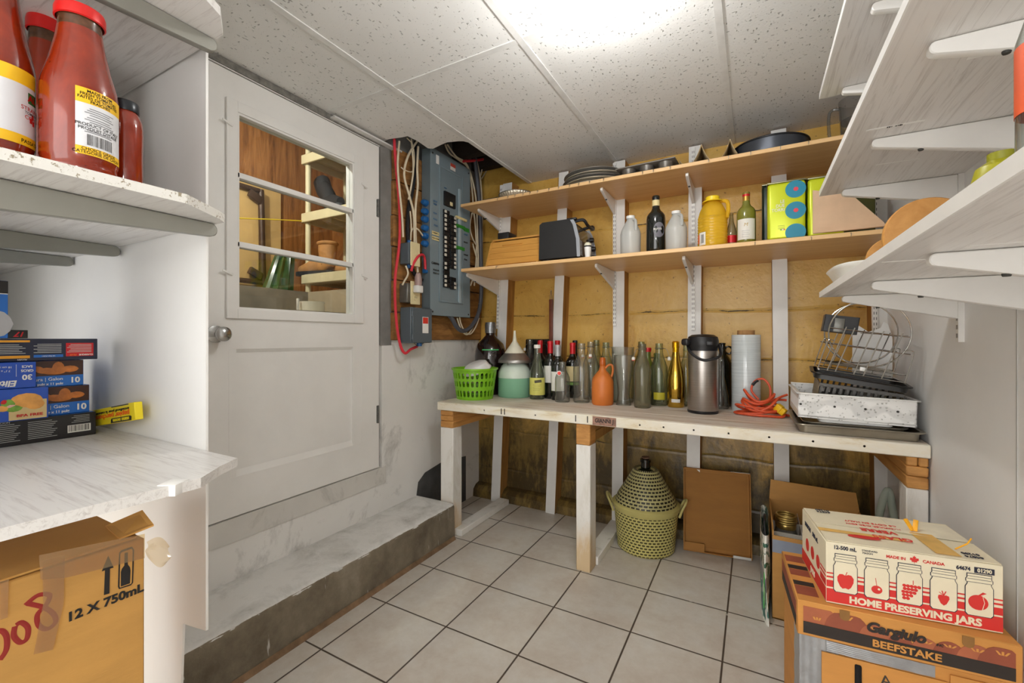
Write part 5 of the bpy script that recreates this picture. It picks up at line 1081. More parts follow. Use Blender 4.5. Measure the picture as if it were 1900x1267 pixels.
MB().lathe([(.385*r, h*.76), (.375*r, h*.93), (0, h*.93)], n=24).build('gold_neck_foil', plain('gold neck foil', '#b98f3f', .35, .6), t); MB().lathe([(.385*r, h*.92), (.41*r, h*.95), (.41*r, h*.985), (.36*r, h), (0, h)], n=24).build('red_cap', m_redcap, t)
band(t, r*1.01, h*.12, h*.49, m_paper, 1.05); text('M', r*.55, plain('gold label print', '#b79a55', .5), t, (r*1.03, -.05*r, h*.38), R_EAST, shear=.2)
for k in range(4): MB().box(r*.985, r*1.022, -.45*r, .35*r-.1*r*(k % 2), h*(.27-.035*k), h*(.27-.035*k)+.0012).build('label_print', m_greycap, t, flat=True)
# oil tins
m_lime = plain('lime green tin', '#c3ce1e', .28, .2, .02, 5); m_tinm = plain('tin seam metal', '#8c8a70', .35, .8); m_dgreen = plain('dark green tin', '#16261c', .3, .2, .05)
m_teal = plain('teal tin print', '#17809c', .35, 0, .02); m_dotred = plain('red dot print', '#d23a4a', .4, 0, .0)
def tin(label, x0, y0, w_, d_, h_, m, rz=0):
    t = thing('oil_tin', label, 'tin', (x0, y0, ZL2), rz, 'square oil tins')
    MB().box(0, w_, 0, d_, .003, h_-.004, .012, 3).build('tin_body', m, t)
    rr = MB(); 
    for z in (.0, h_-.006): rr.box(-.001, w_+.001, -.001, d_+.001, z, z+.006, .002)
    rr.build('seam_rims', m_tinm, t); return t
pa = ony(1424, 440, 2.13); pb = ony(1495, 440, 2.13); wt = pb.x-pa.x
t1 = tin('lime green square oil tin with teal circles on the lower tan shelf', pa.x, 2.13, wt, .11, .245, m_lime)
def disc(t, x, z, r_, m, y=-.0008, nm='printed_circle', zmin=None):
    pts = [(x+r_*math.cos(a), y, z+r_*.98*math.sin(a)) for a in [2*math.pi*i/36 for i in range(36)]]
    if zmin is not None: pts = [(a, b, max(c_, zmin)) for a, b, c_ in pts]
    return MB().prism(pts, (0, .0006, 0)).build(nm, m, t, flat=True)
for z in (.205, .118, .028):
    c_ = disc(t1, wt*.74, z, .036, m_teal, -.0008, zmin=.008 if z < .05 else None)
    if z > .05: disc(t1, wt*.75, z, .0085, m_dotred, -.0014, 'red_dot')
for k, s_ in enumerate(('LE', 'DUE', 'TORRI')): text(s_, .018, m_paper, t1, (wt*.46, -.0009, .160-.017*k), R_FRONT, align='RIGHT', sx=.9, bold=.01)
for k, (m_, x) in enumerate(((m_lgreen, .0), (m_paper, .006), (m_dotred, .012))): MB().box(wt*.34+x, wt*.34+x+.006, -.0008, 0, .041, .046).build('tricolour', m_, t1, flat=True)
for k in range(3): MB().box(wt*.28, wt*.46, -.0008, 0, .060-.006*k+.0, .0605-.006*k+.0006).build('tin_print', m_dgreen, t1, flat=True)
pa2 = ony(1414, 440, 2.25); tin('dark green square tin standing behind the lime one', pa2.x, 2.27, .17, .11, .285, m_dgreen)
pc = ony(1499, 434, 2.14); t2 = tin('lime green oil tin half hidden by brown paper, beside the circle-printed one', pc.x, 2.14, .12, .11, .245, m_lime)
tin('olive and black tin deep in the corner behind the brown paper', .33, 2.36, .12, .10, .25, plain('olive tin', '#4d4f1c', .35, .2, .1))
pp_ = [ony(x, y, 2.128) for x, y in ((1508, 353), (1577, 358), (1600, 378), (1640, 412), (1645, 419), (1600, 424), (1508, 433))]
PPR = thing('paper_bag', 'folded brown paper bag covering the second lime tin', 'paper bag', (pp_[0].x, 2.128, ZL2)); base_ = Vector((pp_[0].x, 2.128, ZL2))
q4 = [p - base_ for p in pp_]; 
for v in q4: v.z = max(v.z, .001)
m_kraft = plain('crumpled brown paper', '#d0b091', .75, 0, .05, 12, .5, 18)
MB().prism([Vector((v.x, 0, v.z)) for v in q4], (0, .006, 0)).build('front_sheet', m_kraft, PPR, flat=True); MB().prism([Vector((v.x*.97+.004, .008, v.z*.97)) for v in q4], (0, .003, 0)).build('back_sheet', m_kraft, PPR, flat=True)
# faint sticker residue under the lower shelf
# ================================================================== UPPER TAN SHELF
ZU2 = ZUP+TSH
def onup(name, label, cat, px, yc, rz=0, group=None):
    p = ony(px, 300, yc); return thing(name, label, cat, (p.x, yc, ZU2), rz, group)
m_pan = plain('dark grey bakeware', '#8d8983', .38, .5, .06); m_panb = plain('blue grey non-stick pan', '#4a4f58', .3, .5, .04); m_disc = plain('dull aluminium disc', '#d6ccb8', .38, .6, .08)
t = onup('tart_pan', 'fluted metal tart pan on the upper shelf, nearest the breaker panel', 'baking pan', 957, 2.305)
def flute(u, v):
    a = 2*math.pi*u; rr = (.075+.028*v)*(1+.018*math.cos(36*a)); return Vector((rr*math.cos(a), rr*.92*math.sin(a), .002+.036*v))
g = MB().grid(flute, 144, 3, cu=True); g.poly([flute(i/144, 0) for i in range(144)]); g.build('fluted_pan', m_disc, t, thick=.0008)
MB().tube([(.104*math.cos(a), .096*math.sin(a), .038) for a in [2*math.pi*i/48 for i in range(48)]], .002, 6, True).build('rim', m_steel, t)
zz = 0
for k, (rr, m_, lab, hg_) in enumerate(((.175, m_disc, 'lowest wide tin plate of the stack on the upper shelf', .008), (.185, m_disc, 'second tin plate of the stack on the upper shelf', .010), (.18, m_pan, 'dark pizza pan in the middle of the plate stack', .014), (.178, m_disc, 'shiny tin plate near the top of the stack', .010), (.172, m_pan, 'perforated dark pan topmost on the plate stack', .018))):
    t = onup('round_pan', lab, 'baking pan', 1104+(k % 2)*3, 2.385, group='stack of round pans'); t.location.z = ZU2+zz
    MB().lathe([(0, .001), (rr*.80, .001), (rr*.95, hg_*.8), (rr, hg_), (rr*.99, hg_+.002), (rr*.94, hg_), (rr*.79, .004), (0, .004)], n=56).build('pan_body', m_, t)
    MB().tube([(rr*math.cos(a), rr*math.sin(a), hg_+.001) for a in [2*math.pi*i/48 for i in range(48)]], .0022, 6, True).build('rim', m_, t); zz += hg_+.005
t = onup('muffin_tin', 'dark six-cup muffin tin tipped on the upper tan shelf', 'muffin tin', 1205, 2.31, math.radians(-4)); t.rotation_euler = (math.radians(0), math.radians(0), math.radians(-3))
mm_ = MB(); mm_.box(-.145, .145, -.10, .10, .042, .046, .001); mm_.build('plate', m_pan, t); MB().tube([(-.145, -.10, .044), (.145, -.10, .044), (.145, .10, .044), (-.145, .10, .044)], .003, 6, True).build('rim', m_pan, t)
for x in (-.092, 0, .092):
    for y in (-.048, .048): MB().lathe([(0, 0), (.028, 0), (.031, .003), (.037, .043), (.040, .047)], c=(x, y, 0), n=28).build('cup', plain('grey muffin cup', '#86837e', .32, .7, .05) if 'grey muffin cup' not in bpy.data.materials else bpy.data.materials['grey muffin cup'], t)
t = onup('baguette_pan', 'wavy metal baguette pan on the upper tan shelf', 'baking pan', 1313, 2.235, math.radians(4))
def trough(u, v):
    x = -.125+.25*u; k = ((x+.027)/.121) % 1; return Vector((x, .0+.27*v, .004+.092*(abs(2*k-1)**2.2)))
MB().grid(trough, 72, 4).build('troughs', plain('warm worn steel', '#cbb994', .35, .55, .1), t, thick=.0012)
t = onup('cake_pan', 'large round blue-grey springform pan on the upper tan shelf', 'cake pan', 1428, 2.405); rr = .158
MB().lathe([(0, .001), (rr*.93, .001), (rr*.94, .006), (rr*.97, .072), (rr*1.0, .078), (rr*.98, .080), (rr*.955, .072), (rr*.93, .006), (0, .004)], n=64).build('pan_body', m_panb, t)
MB().tube([(rr*math.cos(a), rr*math.sin(a), .079) for a in [2*math.pi*i/56 for i in range(56)]], .004, 8, True).build('rolled_rim', plain('dark pan rim', '#24262b', .35, .3), t)
t = onup('pitcher', 'clear plastic pitcher at the wall end of the upper tan shelf', 'pitcher', 1592, 2.33, math.radians(170)); m_acr = thin_glass('grey clear acrylic', '#dcdedf', 1.5, '#9ea1a3', .04, .08, '#b9bbbc')
MB().lathe([(0, .003), (.055, 0), (.058, .01), (.066, .17), (.068, .19)], n=36).build('pitcher_body', m_acr, t)
MB().tube(bez([(.06, 0, .165), (.085, 0, .172), (.10, 0, .15), (.098, 0, .06), (.085, 0, .035), (.06, 0, .04)], 6), .006, 8).build('handle', m_acr, t); MB().lathe([(0, .10), (.062, .10), (.062, .104), (0, .104)], n=30).build('inner_ring', m_acr, t)
# ================================================================== THINGS ON THE WHITE SHELVES, RIGHT
m_wood2 = grain('turned wood board', '#b9803c', '#d39b55', (5, .9, 5), 4, .5, .05)
# round boards stand on edge on the lowest shelf
def round_board(label, px, py, rpx, x, tilt, m):
    c = onx(px, py, x)
    return c
for lab, (px, py), rr, y in (('large round wooden board standing on the lowest white shelf', (1722, 430), .080, 1.30), ('smaller round wooden board standing on edge beside the large one', (1656, 468), .056, 1.48)):
    c = ony(px, py, y); t = thing('round_board', lab, 'cutting board', (c.x, y, RZ[0]+.0175)); z = rr
    MB().lathe([(0, -.009), (rr*.97, -.009), (rr, -.005), (rr, .005), (rr*.97, .009), (0, .009)], M=Matrix.Rotation(math.pi/2, 3, 'X') , c=(0, 0, rr), n=48).build('board', m_wood2, t)
    MB().lathe([(0, 0), (.02, 0), (.018, .03), (0, .03)], c=(0, .03, 0), n=16).build('stand', m_wood2, t)
sp = [ony(px, py, 1.62) for px, py in ((1533, 505), (1565, 476), (1605, 470))]
t = thing('serving_tray', 'white oval serving tray poking over the lowest white shelf', 'tray', (XE+.012, 1.52, RZ[0]+.018), (0, 0, 0))
def trf(u, v):
    a = 2*math.pi*u; s_ = [.72, .78, .93, 1.0][min(int(v*3+.01), 3)]; z = [.002, .004, .032, .040][min(int(v*3+.01), 3)]
    cx_, sx_ = math.cos(a), math.sin(a); n = 3.2; rr = (abs(cx_)**n+abs(sx_)**n)**(-1/n); return Vector((.09*s_*rr*cx_+.075, .15*s_*rr*sx_, z))
g = MB().grid(trf, 56, 3, cu=True); g.poly([trf(i/56, 0) for i in range(56)]); g.build('tray_body', plain('white glazed tray', '#e5e4dc', .25, 0, .03), t, thick=.003)
# bits on the middle and top shelves that show past their edges
c = onx(1893, 240, .36); t = thing('sauce_bottle', 'clear bottle with black cap and orange band on the middle white shelf', 'bottle', (.355, c.y*.99, RZ[0]+.0175)); r = .03; hh = .30
t.location = (.43, .62, RZ[0]+.0175)
c = ony(1912, 245, .60); t.location = (c.x+.018, .60, RZ[0]+.0175)
MB().lathe([(0, 0), (.026, 0), (.027, .01), (.027, .13), (.016, .17), (.012, .20)], n=28).build('bottle_body', m_clear, t); MB().lathe([(.013, .19), (.0135, .215), (0, .216)], n=20).build('cap', m_blackp, t); band(t, .0275, .06, .125, plain('orange band', '#d9541c', .5), None)
c = ony(1826, 295, 1.0); t = thing('squeeze_bottle', 'lime yellow plastic container on the lowest white shelf', 'container', (c.x+.02, 1.0, RZ[0]+.0175), math.radians(20))
MB().lathe([(0, .002), (.034, 0), (.036, .01), (.036, .10), (.030, .125), (.016, .135), (.0, .137)], n=28).build('container_body', plain('lime yellow plastic', '#a9a51e', .35, 0, .05), t); MB().lathe([(.0165, .134), (.0165, .147), (0, .148)], n=20).build('cap', plain('olive lime cap', '#8f8f1c', .4), t)
t = thing('plastic_tumbler', 'white plastic tumbler on the lowest white shelf beside the lime container', 'tumbler', (ony(1828, 300, 1.08).x, 1.08, RZ[0]+.0175)); MB().lathe([(0, 0), (.022, 0), (.030, .105), (.032, .11), (.028, .11), (.02, .004), (0, .004)], n=32).build('tumbler_body', m_wplastic, t)
c = onz(1556, 12, RZ[2]+.05); t = thing('water_bottle', 'clear bottle with blue cap lying on the topmost white shelf', 'bottle', (.215, 1.22, RZ[2]+.0175), (0, math.radians(0), 0))
c = ony(1551, 10, 1.22); t.location = (c.x+.004, 1.22, RZ[2]+.0175)
MB().lathe([(.012, -.0), (.0135, .004), (.0135, .018), (.011, .02)], M=Matrix.Rotation(math.radians(90), 3, 'Y'), c=(-.012, 0, .03), n=20).build('cap', plain('blue cap', '#1d6fc0', .4), t)
MB().lathe([(0, 0), (.011, 0), (.014, .02), (.03, .05), (.03, .17), (0, .172)], M=Matrix.Rotation(math.radians(90), 3, 'Y'), c=(.007, 0, .031), n=24).build('bottle_body', thin_glass('bluish clear plastic', '#d5e4f0', 1.2, '#8fb2cc', .05, .15, '#a8c8e0'), t)
t = thing('spray_can', 'small can with a blue body and red-black top on the middle white shelf', 'can', (.215, 1.66, RZ[1]+.0175)); c = ony(1592, 184, 1.66); t.location = (c.x+.012, 1.66, RZ[1]+.0175)
MB().lathe([(0, 0), (.021, 0), (.022, .004), (.022, .15), (.016, .158), (0, .158)], n=28).build('can_body', plain('blue grey can', '#8fb0c4', .35, .2), t); MB().lathe([(.016, .158), (.017, .185), (.012, .19), (0, .19)], n=24).build('spray_cap', m_blackp, t)
# ================================================================== UNDER THE BENCH
def basket_weave(name, hexa, dark, nu, pv, slot=.5):
    q = N(name); v = q.co(); sp = q.n('SeparateXYZ'); q.l(v, sp.inputs[0])
    an = q.math('MULTIPLY', q.math('ARCTAN2', sp.outputs[1], sp.outputs[0]), nu/(2*math.pi)); zz = q.math('DIVIDE', sp.outputs[2], pv)
    row = q.math('FLOOR', zz); fz = q.math('SUBTRACT', zz, row); au = q.math('ADD', an, q.math('MULTIPLY', q.math('MODULO', row, 2.0), .5)); fa = q.math('SUBTRACT', au, q.math('FLOOR', au))
    hole = q.math('MULTIPLY', q.ramp(q.math('ABSOLUTE', q.math('SUBTRACT', fa, .5)), [(slot*.5, (1, 1, 1)), (slot*.5+.05, (0, 0, 0))]), q.ramp(q.math('ABSOLUTE', q.math('SUBTRACT', fz, .5)), [(.2, (1, 1, 1)), (.27, (0, 0, 0))]))
    n = q.noise(v, 9, 5); q.base(q.mix(hole, q.ramp(n, [(.3, dk(K(hexa), .85)), (.7, K(hexa))]), K(dark))); q.set(Roughness=.42); q.bump(q.math('SUBTRACT', 0.0, hole), 1.0, .006); return q.m
c, r, h, s = stand(1198, 1030, 849, 106, 0.0)
DJ = thing('demijohn', 'green glass demijohn in an olive plastic basket with handles under the bench', 'demijohn', (c.x, c.y, 0), math.atan2(-c.y, -c.x)); R = r*1.16; zr = h*.50
m_wv = basket_weave('olive plastic basket weave', '#c6bd74', '#3a3718', 46, .0150, .60); m_wv2 = basket_weave('olive lid weave with slots', '#b0a974', '#1d1c10', 38, .0150, .64)
m_olp = plain('olive plastic', '#b9b06e', .42, 0, .05)
MB().lathe([(0, .002), (r*.94, 0), (r, .008), (R*.965, zr-.03)], n=64).build('basket_body', m_wv, DJ)
MB().lathe([(R*.96, zr-.032), (R*.985, zr-.028), (R*1.01, zr-.006), (R*1.03, zr), (R*.985, zr+.006), (R*.93, zr+.01)], n=64).build('basket_rim', m_olp, DJ)
MB().lathe([(R*.93, zr+.008), (R*.86, zr+.04), (R*.62, zr+.105), (R*.36, zr+.18), (R*.22, h*.86)], n=64).build('woven_lid', m_wv2, DJ)
MB().lathe([(.028, h*.80), (.0255, h*.87), (.024, h*.95), (.029, h*.955), (.029, h*.985), (.022, h*.99), (.02, h), (0, h)], n=28).build('bottle_neck', m_darkg, DJ)
MB().lathe([(.021, h*.985), (.0205, h*1.01), (0, h*1.01)], n=20).build('cork', plain('old cork', '#5b4030', .8), DJ)
for sg in (-1, 1):
    y = sg*R; MB().tube(bez([(-.035, y*.98, zr-.05), (-.034, y*1.07, zr-.01), (-.028, y*1.16, zr+.02), (0, y*1.20, zr+.032), (.028, y*1.16, zr+.02), (.034, y*1.07, zr-.01), (.035, y*.98, zr-.05)], 5), .006, 8).build('handle', m_olp, DJ)
# leaning cardboard tray
def cardboard(name, hexa): return plain(name, hexa, .78, 0, .06, 5, .12, 60, (1, 1, 4))
m_card = cardboard('brown corrugated card', '#a06f33'); m_card2 = cardboard('tan carton card', '#bd8c4c'); m_card3 = cardboard('orange brown carton', '#c98c45'); m_carde = plain('card edge', '#c59a62', .8, 0, .15, 90)
bl = onz(1268, 1022, 0); br = onz(1396, 1043, 0); W_ = (br-bl).length; az = math.atan2(br.y-bl.y, br.x-bl.x)
CT = thing('cardboard_tray', 'brown cardboard tray leaning upright against the yellow wall under the bench', 'cardboard tray', (bl.x, bl.y+.004, .004), (math.radians(-9), 0, az)); HT = .415
MB().box(0, W_, .034, .038, 0, HT).build('tray_bottom', m_card, CT, flat=True)
for nm, (x0, x1, z0, z1) in (('side', (0, .004, 0, HT)), ('side', (W_-.004, W_, 0, HT)), ('side', (0, W_, 0, .004)), ('side', (0, W_, HT-.004, HT))): MB().box(x0, x1, 0, .036, z0, z1).build('side_wall', m_card, CT, flat=True)
MB().prism([(.004, .0, .005), (.10, .0, .005), (.10, .012, .04), (.004, .012, .04)], (0, .002, 0)).build('corner_flap', m_card, CT, flat=True)
MB().prism([(.012, .031, .02), (W_-.012, .031, .02), (W_-.012, .031, HT-.02), (.012, .031, HT-.02)], (0, .002, 0)).build('inner_sheet', cardboard('inner brown card', '#96672c'), CT, flat=True)
m_sclip = plain('worn shiny tape', '#c9c7c3', .25, .4)
MB().box(W_-.09, W_-.002, -.001, .03, HT, HT+.001).build('tape', m_sclip, CT, flat=True); MB().box(W_-.085, W_-.004, -.001, 0, .0, .012).build('tape', m_sclip, CT, flat=True)
# open carton with canning jars
x0, x1, y0, y1, hz = .062, .40, 2.0, 2.395, .345
OC = thing('carton', 'open brown carton of canning jars under the bench, behind the preserving jar box', 'carton', (x0, y0, .002)); w_, d_ = x1-x0, y1-y0
for (a, b, c_, e) in ((0, w_, 0, .005), (0, w_, d_-.005, d_), (0, .005, .005, d_-.005), (w_-.005, w_, .005, d_-.005)): MB().box(a, b, c_, e, 0, hz if c_ != 0 else hz-.02).build('carton_wall', m_card2, OC, flat=True)
MB().box(0, w_, 0, d_, -.001, .004).build('carton_bottom', m_card2, OC, flat=True)
MB().prism([(0, d_-.004, hz), (w_, d_-.004, hz), (w_-.01, d_+.012, hz+.075), (.006, d_+.012, hz+.085)], (0, .004, 0)).build('back_flap', m_card2, OC, flat=True)
MB().box(.0, w_*.9, -.0012, 0, hz-.085, hz-.035).build('grey_tape', plain('blue grey tape', '#8b95a6', .35), OC, flat=True)
m_div = plain('white divider card', '#cfcac0', .7)
for y in (.125, .25): MB().box(.006, w_-.006, y, y+.003, .01, hz-.05).build('divider', m_div, OC, flat=True)
MB().box(w_*.32, w_*.32+.003, .006, d_-.006, .01, hz-.05).build('divider', m_div, OC, flat=True)
m_gold = plain('brass jar lid', '#b39a5a', .28, .9, .08); jn = 0
for (x, y, top, lab) in ((.055, .062, hz-.055, 'nearest canning jar in the open carton, at its front corner'), (.055, .19, hz-.02, 'canning jar with extra lid rings, second from the carton front'), (.17, .062, hz-.06, 'canning jar at the carton front beside the divider'), (.17, .19, hz-.05, 'canning jar in the middle of the open carton'), (.055, .32, hz-.04, 'canning jar at the back corner of the open carton'), (.17, .32, hz-.05, 'canning jar at the back of the open carton beside the divider')):
    t = thing('canning_jar', lab, 'jar', (x0+x, y0+y, .0075), 0, 'canning jars in the open carton'); rj = .043; hj = top-.03
    MB().lathe([(0, .003), (rj*.9, 0), (rj, .01), (rj, hj-.03), (rj*.86, hj-.005), (rj*.82, hj)], n=24).build('jar_body', m_clear, t)
    MB().lathe([(rj*.88, hj-.004), (rj*.90, hj+.012), (rj*.84, hj+.016), (0, hj+.017)], n=28).build('lid', m_gold, t)
    if y == .19 and x < .1:
        for k in range(4): MB().tube([(rj*.84*math.cos(a)+.002*(k % 2), rj*.84*math.sin(a), hj+.021+.009*k) for a in [2*math.pi*i/28 for i in range(28)]], .0045, 6, True).build('spare_ring', m_gold, t)
def bagmat():
    q = N('white shopping bag with green print'); v = q.co(); sp = q.n('SeparateXYZ'); q.l(v, sp.inputs[0]); n = q.noise(v, 26, 4, .6, .5)
    leaf = q.ramp(n, [(.50, (0, 0, 0)), (.53, (1, 1, 1))]); z = sp.outputs[2]
    top = q.mix(leaf, K('#dedcd2'), K('#2f5f4a')); low = q.mix(q.ramp(q.noise(v, 14, 2), [(.5, (0, 0, 0)), (.52, (1, 1, 1))]), K('#e4e4de'), K('#1f6f66'))
    c = q.mix(q.ramp(z, [(.118, (0, 0, 0)), (.12, (1, 1, 1))]), low, K('#83868a')); c = q.mix(q.ramp(z, [(.168, (0, 0, 0)), (.17, (1, 1, 1))]), c, top); q.base(c); q.set(Roughness=.4); return q.m
SB = thing('shopping_bag', 'white shopping bag with green leaf print squeezed against the open carton', 'bag', (.034, 1.93, 0.001))
def bagf(u, v):
    a = 2*math.pi*u; return Vector((.010+.016*math.cos(a)+.004*math.sin(3*a+5*v)-.006*v, .20+.20*math.sin(a)*(1-.10*v)+.02*v, .33*v))
g = MB().grid(bagf, 30, 12, cu=True); g.poly([bagf(i/30, 0) for i in range(30)]); g.build('bag_body', bagmat(), SB)
MB().tube(bez([(.004, .05, .318), (.0, .09, .37), (.004, .15, .375), (.006, .2, .325)], 6), .004, 6).build('bag_handle', m_blackp, SB)
MB().prism([(-.0005, .015, .06), (-.0005, .05, .05), (.001, .05, .17), (.001, .035, .19)], (-.002, 0, 0)).build('green_stripe', plain('bright green print', '#3fc04b', .5), SB, flat=True)
# pale tube loop under the right end of the bench
t = thing('plastic_tube', 'pale translucent tube bent in a loop under the bench at the panel wall', 'tube', (.455, 2.25, .0)); m_pt = thin_glass('pale green tubing', '#d9e4da', .8, '#b5c7b8', .2, .6, '#cdd8cd')
MB().tube(bez([(-.03, 0, .013), (-.035, .0, .2), (-.02, 0, .36), (.0, 0, .47), (.015, 0, .49), (.028, 0, .40), (.046, 0, .3), (.05, 0, .013)], 8), .013, 12).build('tube', m_pt, t)
# ================================================================== THE TWO BOXES AT THE FRONT RIGHT
GZ = .452
def facing(t, pts, m, nm, y=-.0007, th=.0006): return MB().prism([(x, y, z) for x, z in pts], (0, th, 0)).build(nm, m, t, flat=True)
def circ(cx_, cz_, rx, rz_=None, n=28, a0=0, a1=2*math.pi): rz_ = rz_ or rx; return [(cx_+rx*math.cos(a0+(a1-a0)*i/n), cz_+rz_*math.sin(a0+(a1-a0)*i/n)) for i in range(n+(0 if a1-a0 > 6.2 else 1))]
GB = thing('tomato_carton', 'large tan tomato carton marked BEEFSTAKE with silver duct tape, on the floor', 'carton', (.094, 1.294, 0.0), math.radians(4.4)); gw, gd, lh = .402, .275, .085
MB().box(.006, gw-.006, .006, gd-.006, .001, GZ-.004, .002, 1).build('carton_body', m_card3, GB)
LD = MB().box(0, gw, 0, gd, GZ-lh, GZ, .002, 1).build('carton_lid', m_card3, GB)
m_mar = plain('maroon tomato print', '#8f4a33', .7, 0, .08); m_mar2 = plain('lighter tomato print', '#a85f3f', .7, 0, .08); m_pblk = plain('black carton print', '#2a221d', .7, 0, .06)
zb0 = GZ-lh
for k, (x, rr) in enumerate(((.04, .055), (.10, .05), (.155, .035), (.2, .025), (.245, .028), (.285, .032), (.33, .038), (.37, .045))):
    pts = [(min(max(a, .012), gw-.012), min(max(b, zb0+.036), zb0+lh-.012)) for a, b in circ(x, zb0+.03, rr*.9, rr, 26)]
    facing(GB, pts, m_mar if k % 2 else m_mar2, 'tomato_print', -.0007-.00012*k)
    for q_ in (-1, 0, 1): facing(GB, [(x+.004*q_-.002, zb0+.03+rr*.62), (x+.004*q_+.002, zb0+.03+rr*.62), (x+.010*q_+.002, zb0+.03+rr*.80), (x+.010*q_-.002, zb0+.03+rr*.80)] if zb0+.03+rr*.80 < zb0+lh-.013 else [(x+.004*q_-.002, zb0+.045), (x+.004*q_+.002, zb0+.045), (x+.007*q_+.002, zb0+.052), (x+.007*q_-.002, zb0+.052)], m_card3, 'tomato_shine', -.0019)
facing(GB, [(.012, zb0+.008), (gw-.012, zb0+.008), (gw-.012, zb0+.036), (.012, zb0+.036)], m_pblk, 'black_band', -.0020)
text('BEEFSTAKE', .0225, m_card3, GB, (gw*.52, -.0032, zb0+.0215), R_FRONT, bold=.03, sx=1.12)
text('Gargiulo', .031, m_pblk, GB, (gw*.47, -.0026, zb0+.0565), R_FRONT, bold=.045, shear=.25); text('INC', .007, m_pblk, GB, (gw*.665, -.0026, zb0+.050), R_FRONT, bold=.03, shear=.25)
for x in (.095, .315): facing(GB, [(x-.010, GZ-.002), (x+.010, GZ-.002)] + [(x+.010*math.cos(a), GZ-.018+.008*math.sin(a)) for a in [-math.pi*i/8 for i in range(9)]], plain('thumb notch shade card %d' % int(x*1000), '#8c6433', .8), 'thumb_notch', -.0028)
for (y0, y1, z0, z1, m) in ((.02, gd-.02, zb0+.01, zb0+.036, m_pblk), (.02, gd-.02, zb0+.038, zb0+.07, m_mar)): MB().box(-.0008, 0, y0, y1, z0, z1).build('side_band', m, GB, flat=True)
for y0, y1, m in ((.03, .075, m_mar), (.078, .10, m_pblk), (.13, .165, m_mar), (.168, .19, m_pblk), (.21, .25, m_mar)): MB().box(.004, .05, y0, y1, GZ, GZ+.0007).build('top_print', m, GB, flat=True)
m_duct = plain('silver duct tape', '#a9abae', .32, .55, .1, 18, .5, 30)
def wrink(x0_, x1_, z0_, z1_, y): return MB().grid(lambda u, v: Vector((x0_+(x1_-x0_)*u, y-.0015-.002*abs(math.sin(v*19+u*3))*math.exp(-3*u)-.0006*math.sin(u*31), z0_+(z1_-z0_)*v)), 24, 24)
wrink(.004, .085, .10, zb0-.001, .006).build('duct_tape', m_duct, GB); wrink(.06, gw-.14, zb0-.028, zb0-.002, .005).build('duct_tape', m_duct, GB)
MB().grid(lambda u, v: Vector((.0045-.0012*abs(math.sin(v*15)), .0+.075*u, .10+(zb0-.101)*v)), 6, 24).build('duct_tape', m_duct, GB)
MB().box(.05, gw-.12, .0005, .0035, .12, zb0-.030).build('front_flap', m_card3, GB, flat=True); MB().box(gw-.115, gw-.01, .001, .004, .12, zb0-.012).build('front_flap', m_card3, GB, flat=True)
for x in (.115, gw-.128): MB().box(x, x+.013, -.0002, .0008, zb0-.095, zb0-.04, .003).build('hand_slot', m_black, GB)
text('A', .034, m_pencil, GB, (.175, -.0003, zb0-.062), R_FRONT, shear=-.1); text('N', .034, m_pencil, GB, (.20, -.0003, zb0-.098), R_FRONT)
MJ = thing('jar_box', 'cream box of home preserving jars with red fruit prints, on the tomato carton', 'box', (.154, 1.312, GZ+.0012), math.radians(8)); W, Dp, Hh = .326, .222, .150
m_mcream = plain('cream printed card', '#e6dcc0', .6, 0, .03); m_mred = plain('red carton print', '#d2302a', .6, 0, .03); m_navy = plain('navy carton print', '#23273a', .6)
MB().box(0, W, 0, Dp, 0, Hh-.001, .0015, 1).build('box_body', m_mcream, MJ)
facing(MJ, [(.001, .004), (W-.001, .004), (W-.001, .036), (.001, .036)], m_mred, 'red_band')
text('HOME PRESERVING JARS', .0218, m_mcream, MJ, (W*.515, -.0012, .0160), R_FRONT, bold=.045, sx=1.02)
for z0, z1 in ((.040, .056), (.062, .066), (.072, .075)): facing(MJ, [(.001, z0), (W-.001, z0), (W-.001, z1), (.001, z1)], m_mred, 'red_stripe')
def jarshape(cx_, k):
    hw, z0, z1 = .0245, .030, .124; e = k
    return [(cx_-hw+e+.004, z0+e), (cx_+hw-e-.004, z0+e), (cx_+hw-e, z0+.005+e), (cx_+hw-e, z1-.030), (cx_+hw-.0035-e, z1-.023), (cx_+hw-.0035-e, z1-.020), (cx_+hw-.001-e, z1-.018), (cx_+hw-.001-e, z1-.012), (cx_+hw-.003-e, z1-.010), (cx_+hw-.003-e, z1-e), (cx_-hw+.003+e, z1-e), (cx_-hw+.003+e, z1-.010), (cx_-hw+.001+e, z1-.012), (cx_-hw+.001+e, z1-.018), (cx_-hw+.0035+e, z1-.020), (cx_-hw+.0035+e, z1-.023), (cx_-hw+e, z1-.030), (cx_-hw+e, z0+.005+e)]
JX = [.039+.0615*i for i in range(5)]
for i, x in enumerate(JX):
    facing(MJ, jarshape(x, 0), m_navy, 'jar_outline', -.0013, .0005); facing(MJ, jarshape(x, .0014), m_mcream, 'jar_print', -.0017, .0005)
    for z in (.1115, .1045, .1175): facing(MJ, [(x-.0205, z), (x+.0205, z), (x+.0205, z+.0008), (x-.0205, z+.0008)], m_navy, 'jar_ring', -.0021)
Y_ = -.0022
facing(MJ, [(JX[0]+a, .062+b) for a, b in ((0, -.019), (.006, -.021), (.011, -.016), (.016, -.004), (.0165, .006), (.012, .013), (.006, .014), (0, .011), (-.006, .014), (-.012, .013), (-.0165, .006), (-.016, -.004), (-.011, -.016), (-.006, -.021))], m_mred, 'apple_print', Y_)
facing(MJ, [(JX[0]-.0006, .073), (JX[0]+.0006, .073), (JX[0]+.004, .082), (JX[0]+.0025, .082)], m_mred, 'apple_stem', Y_)
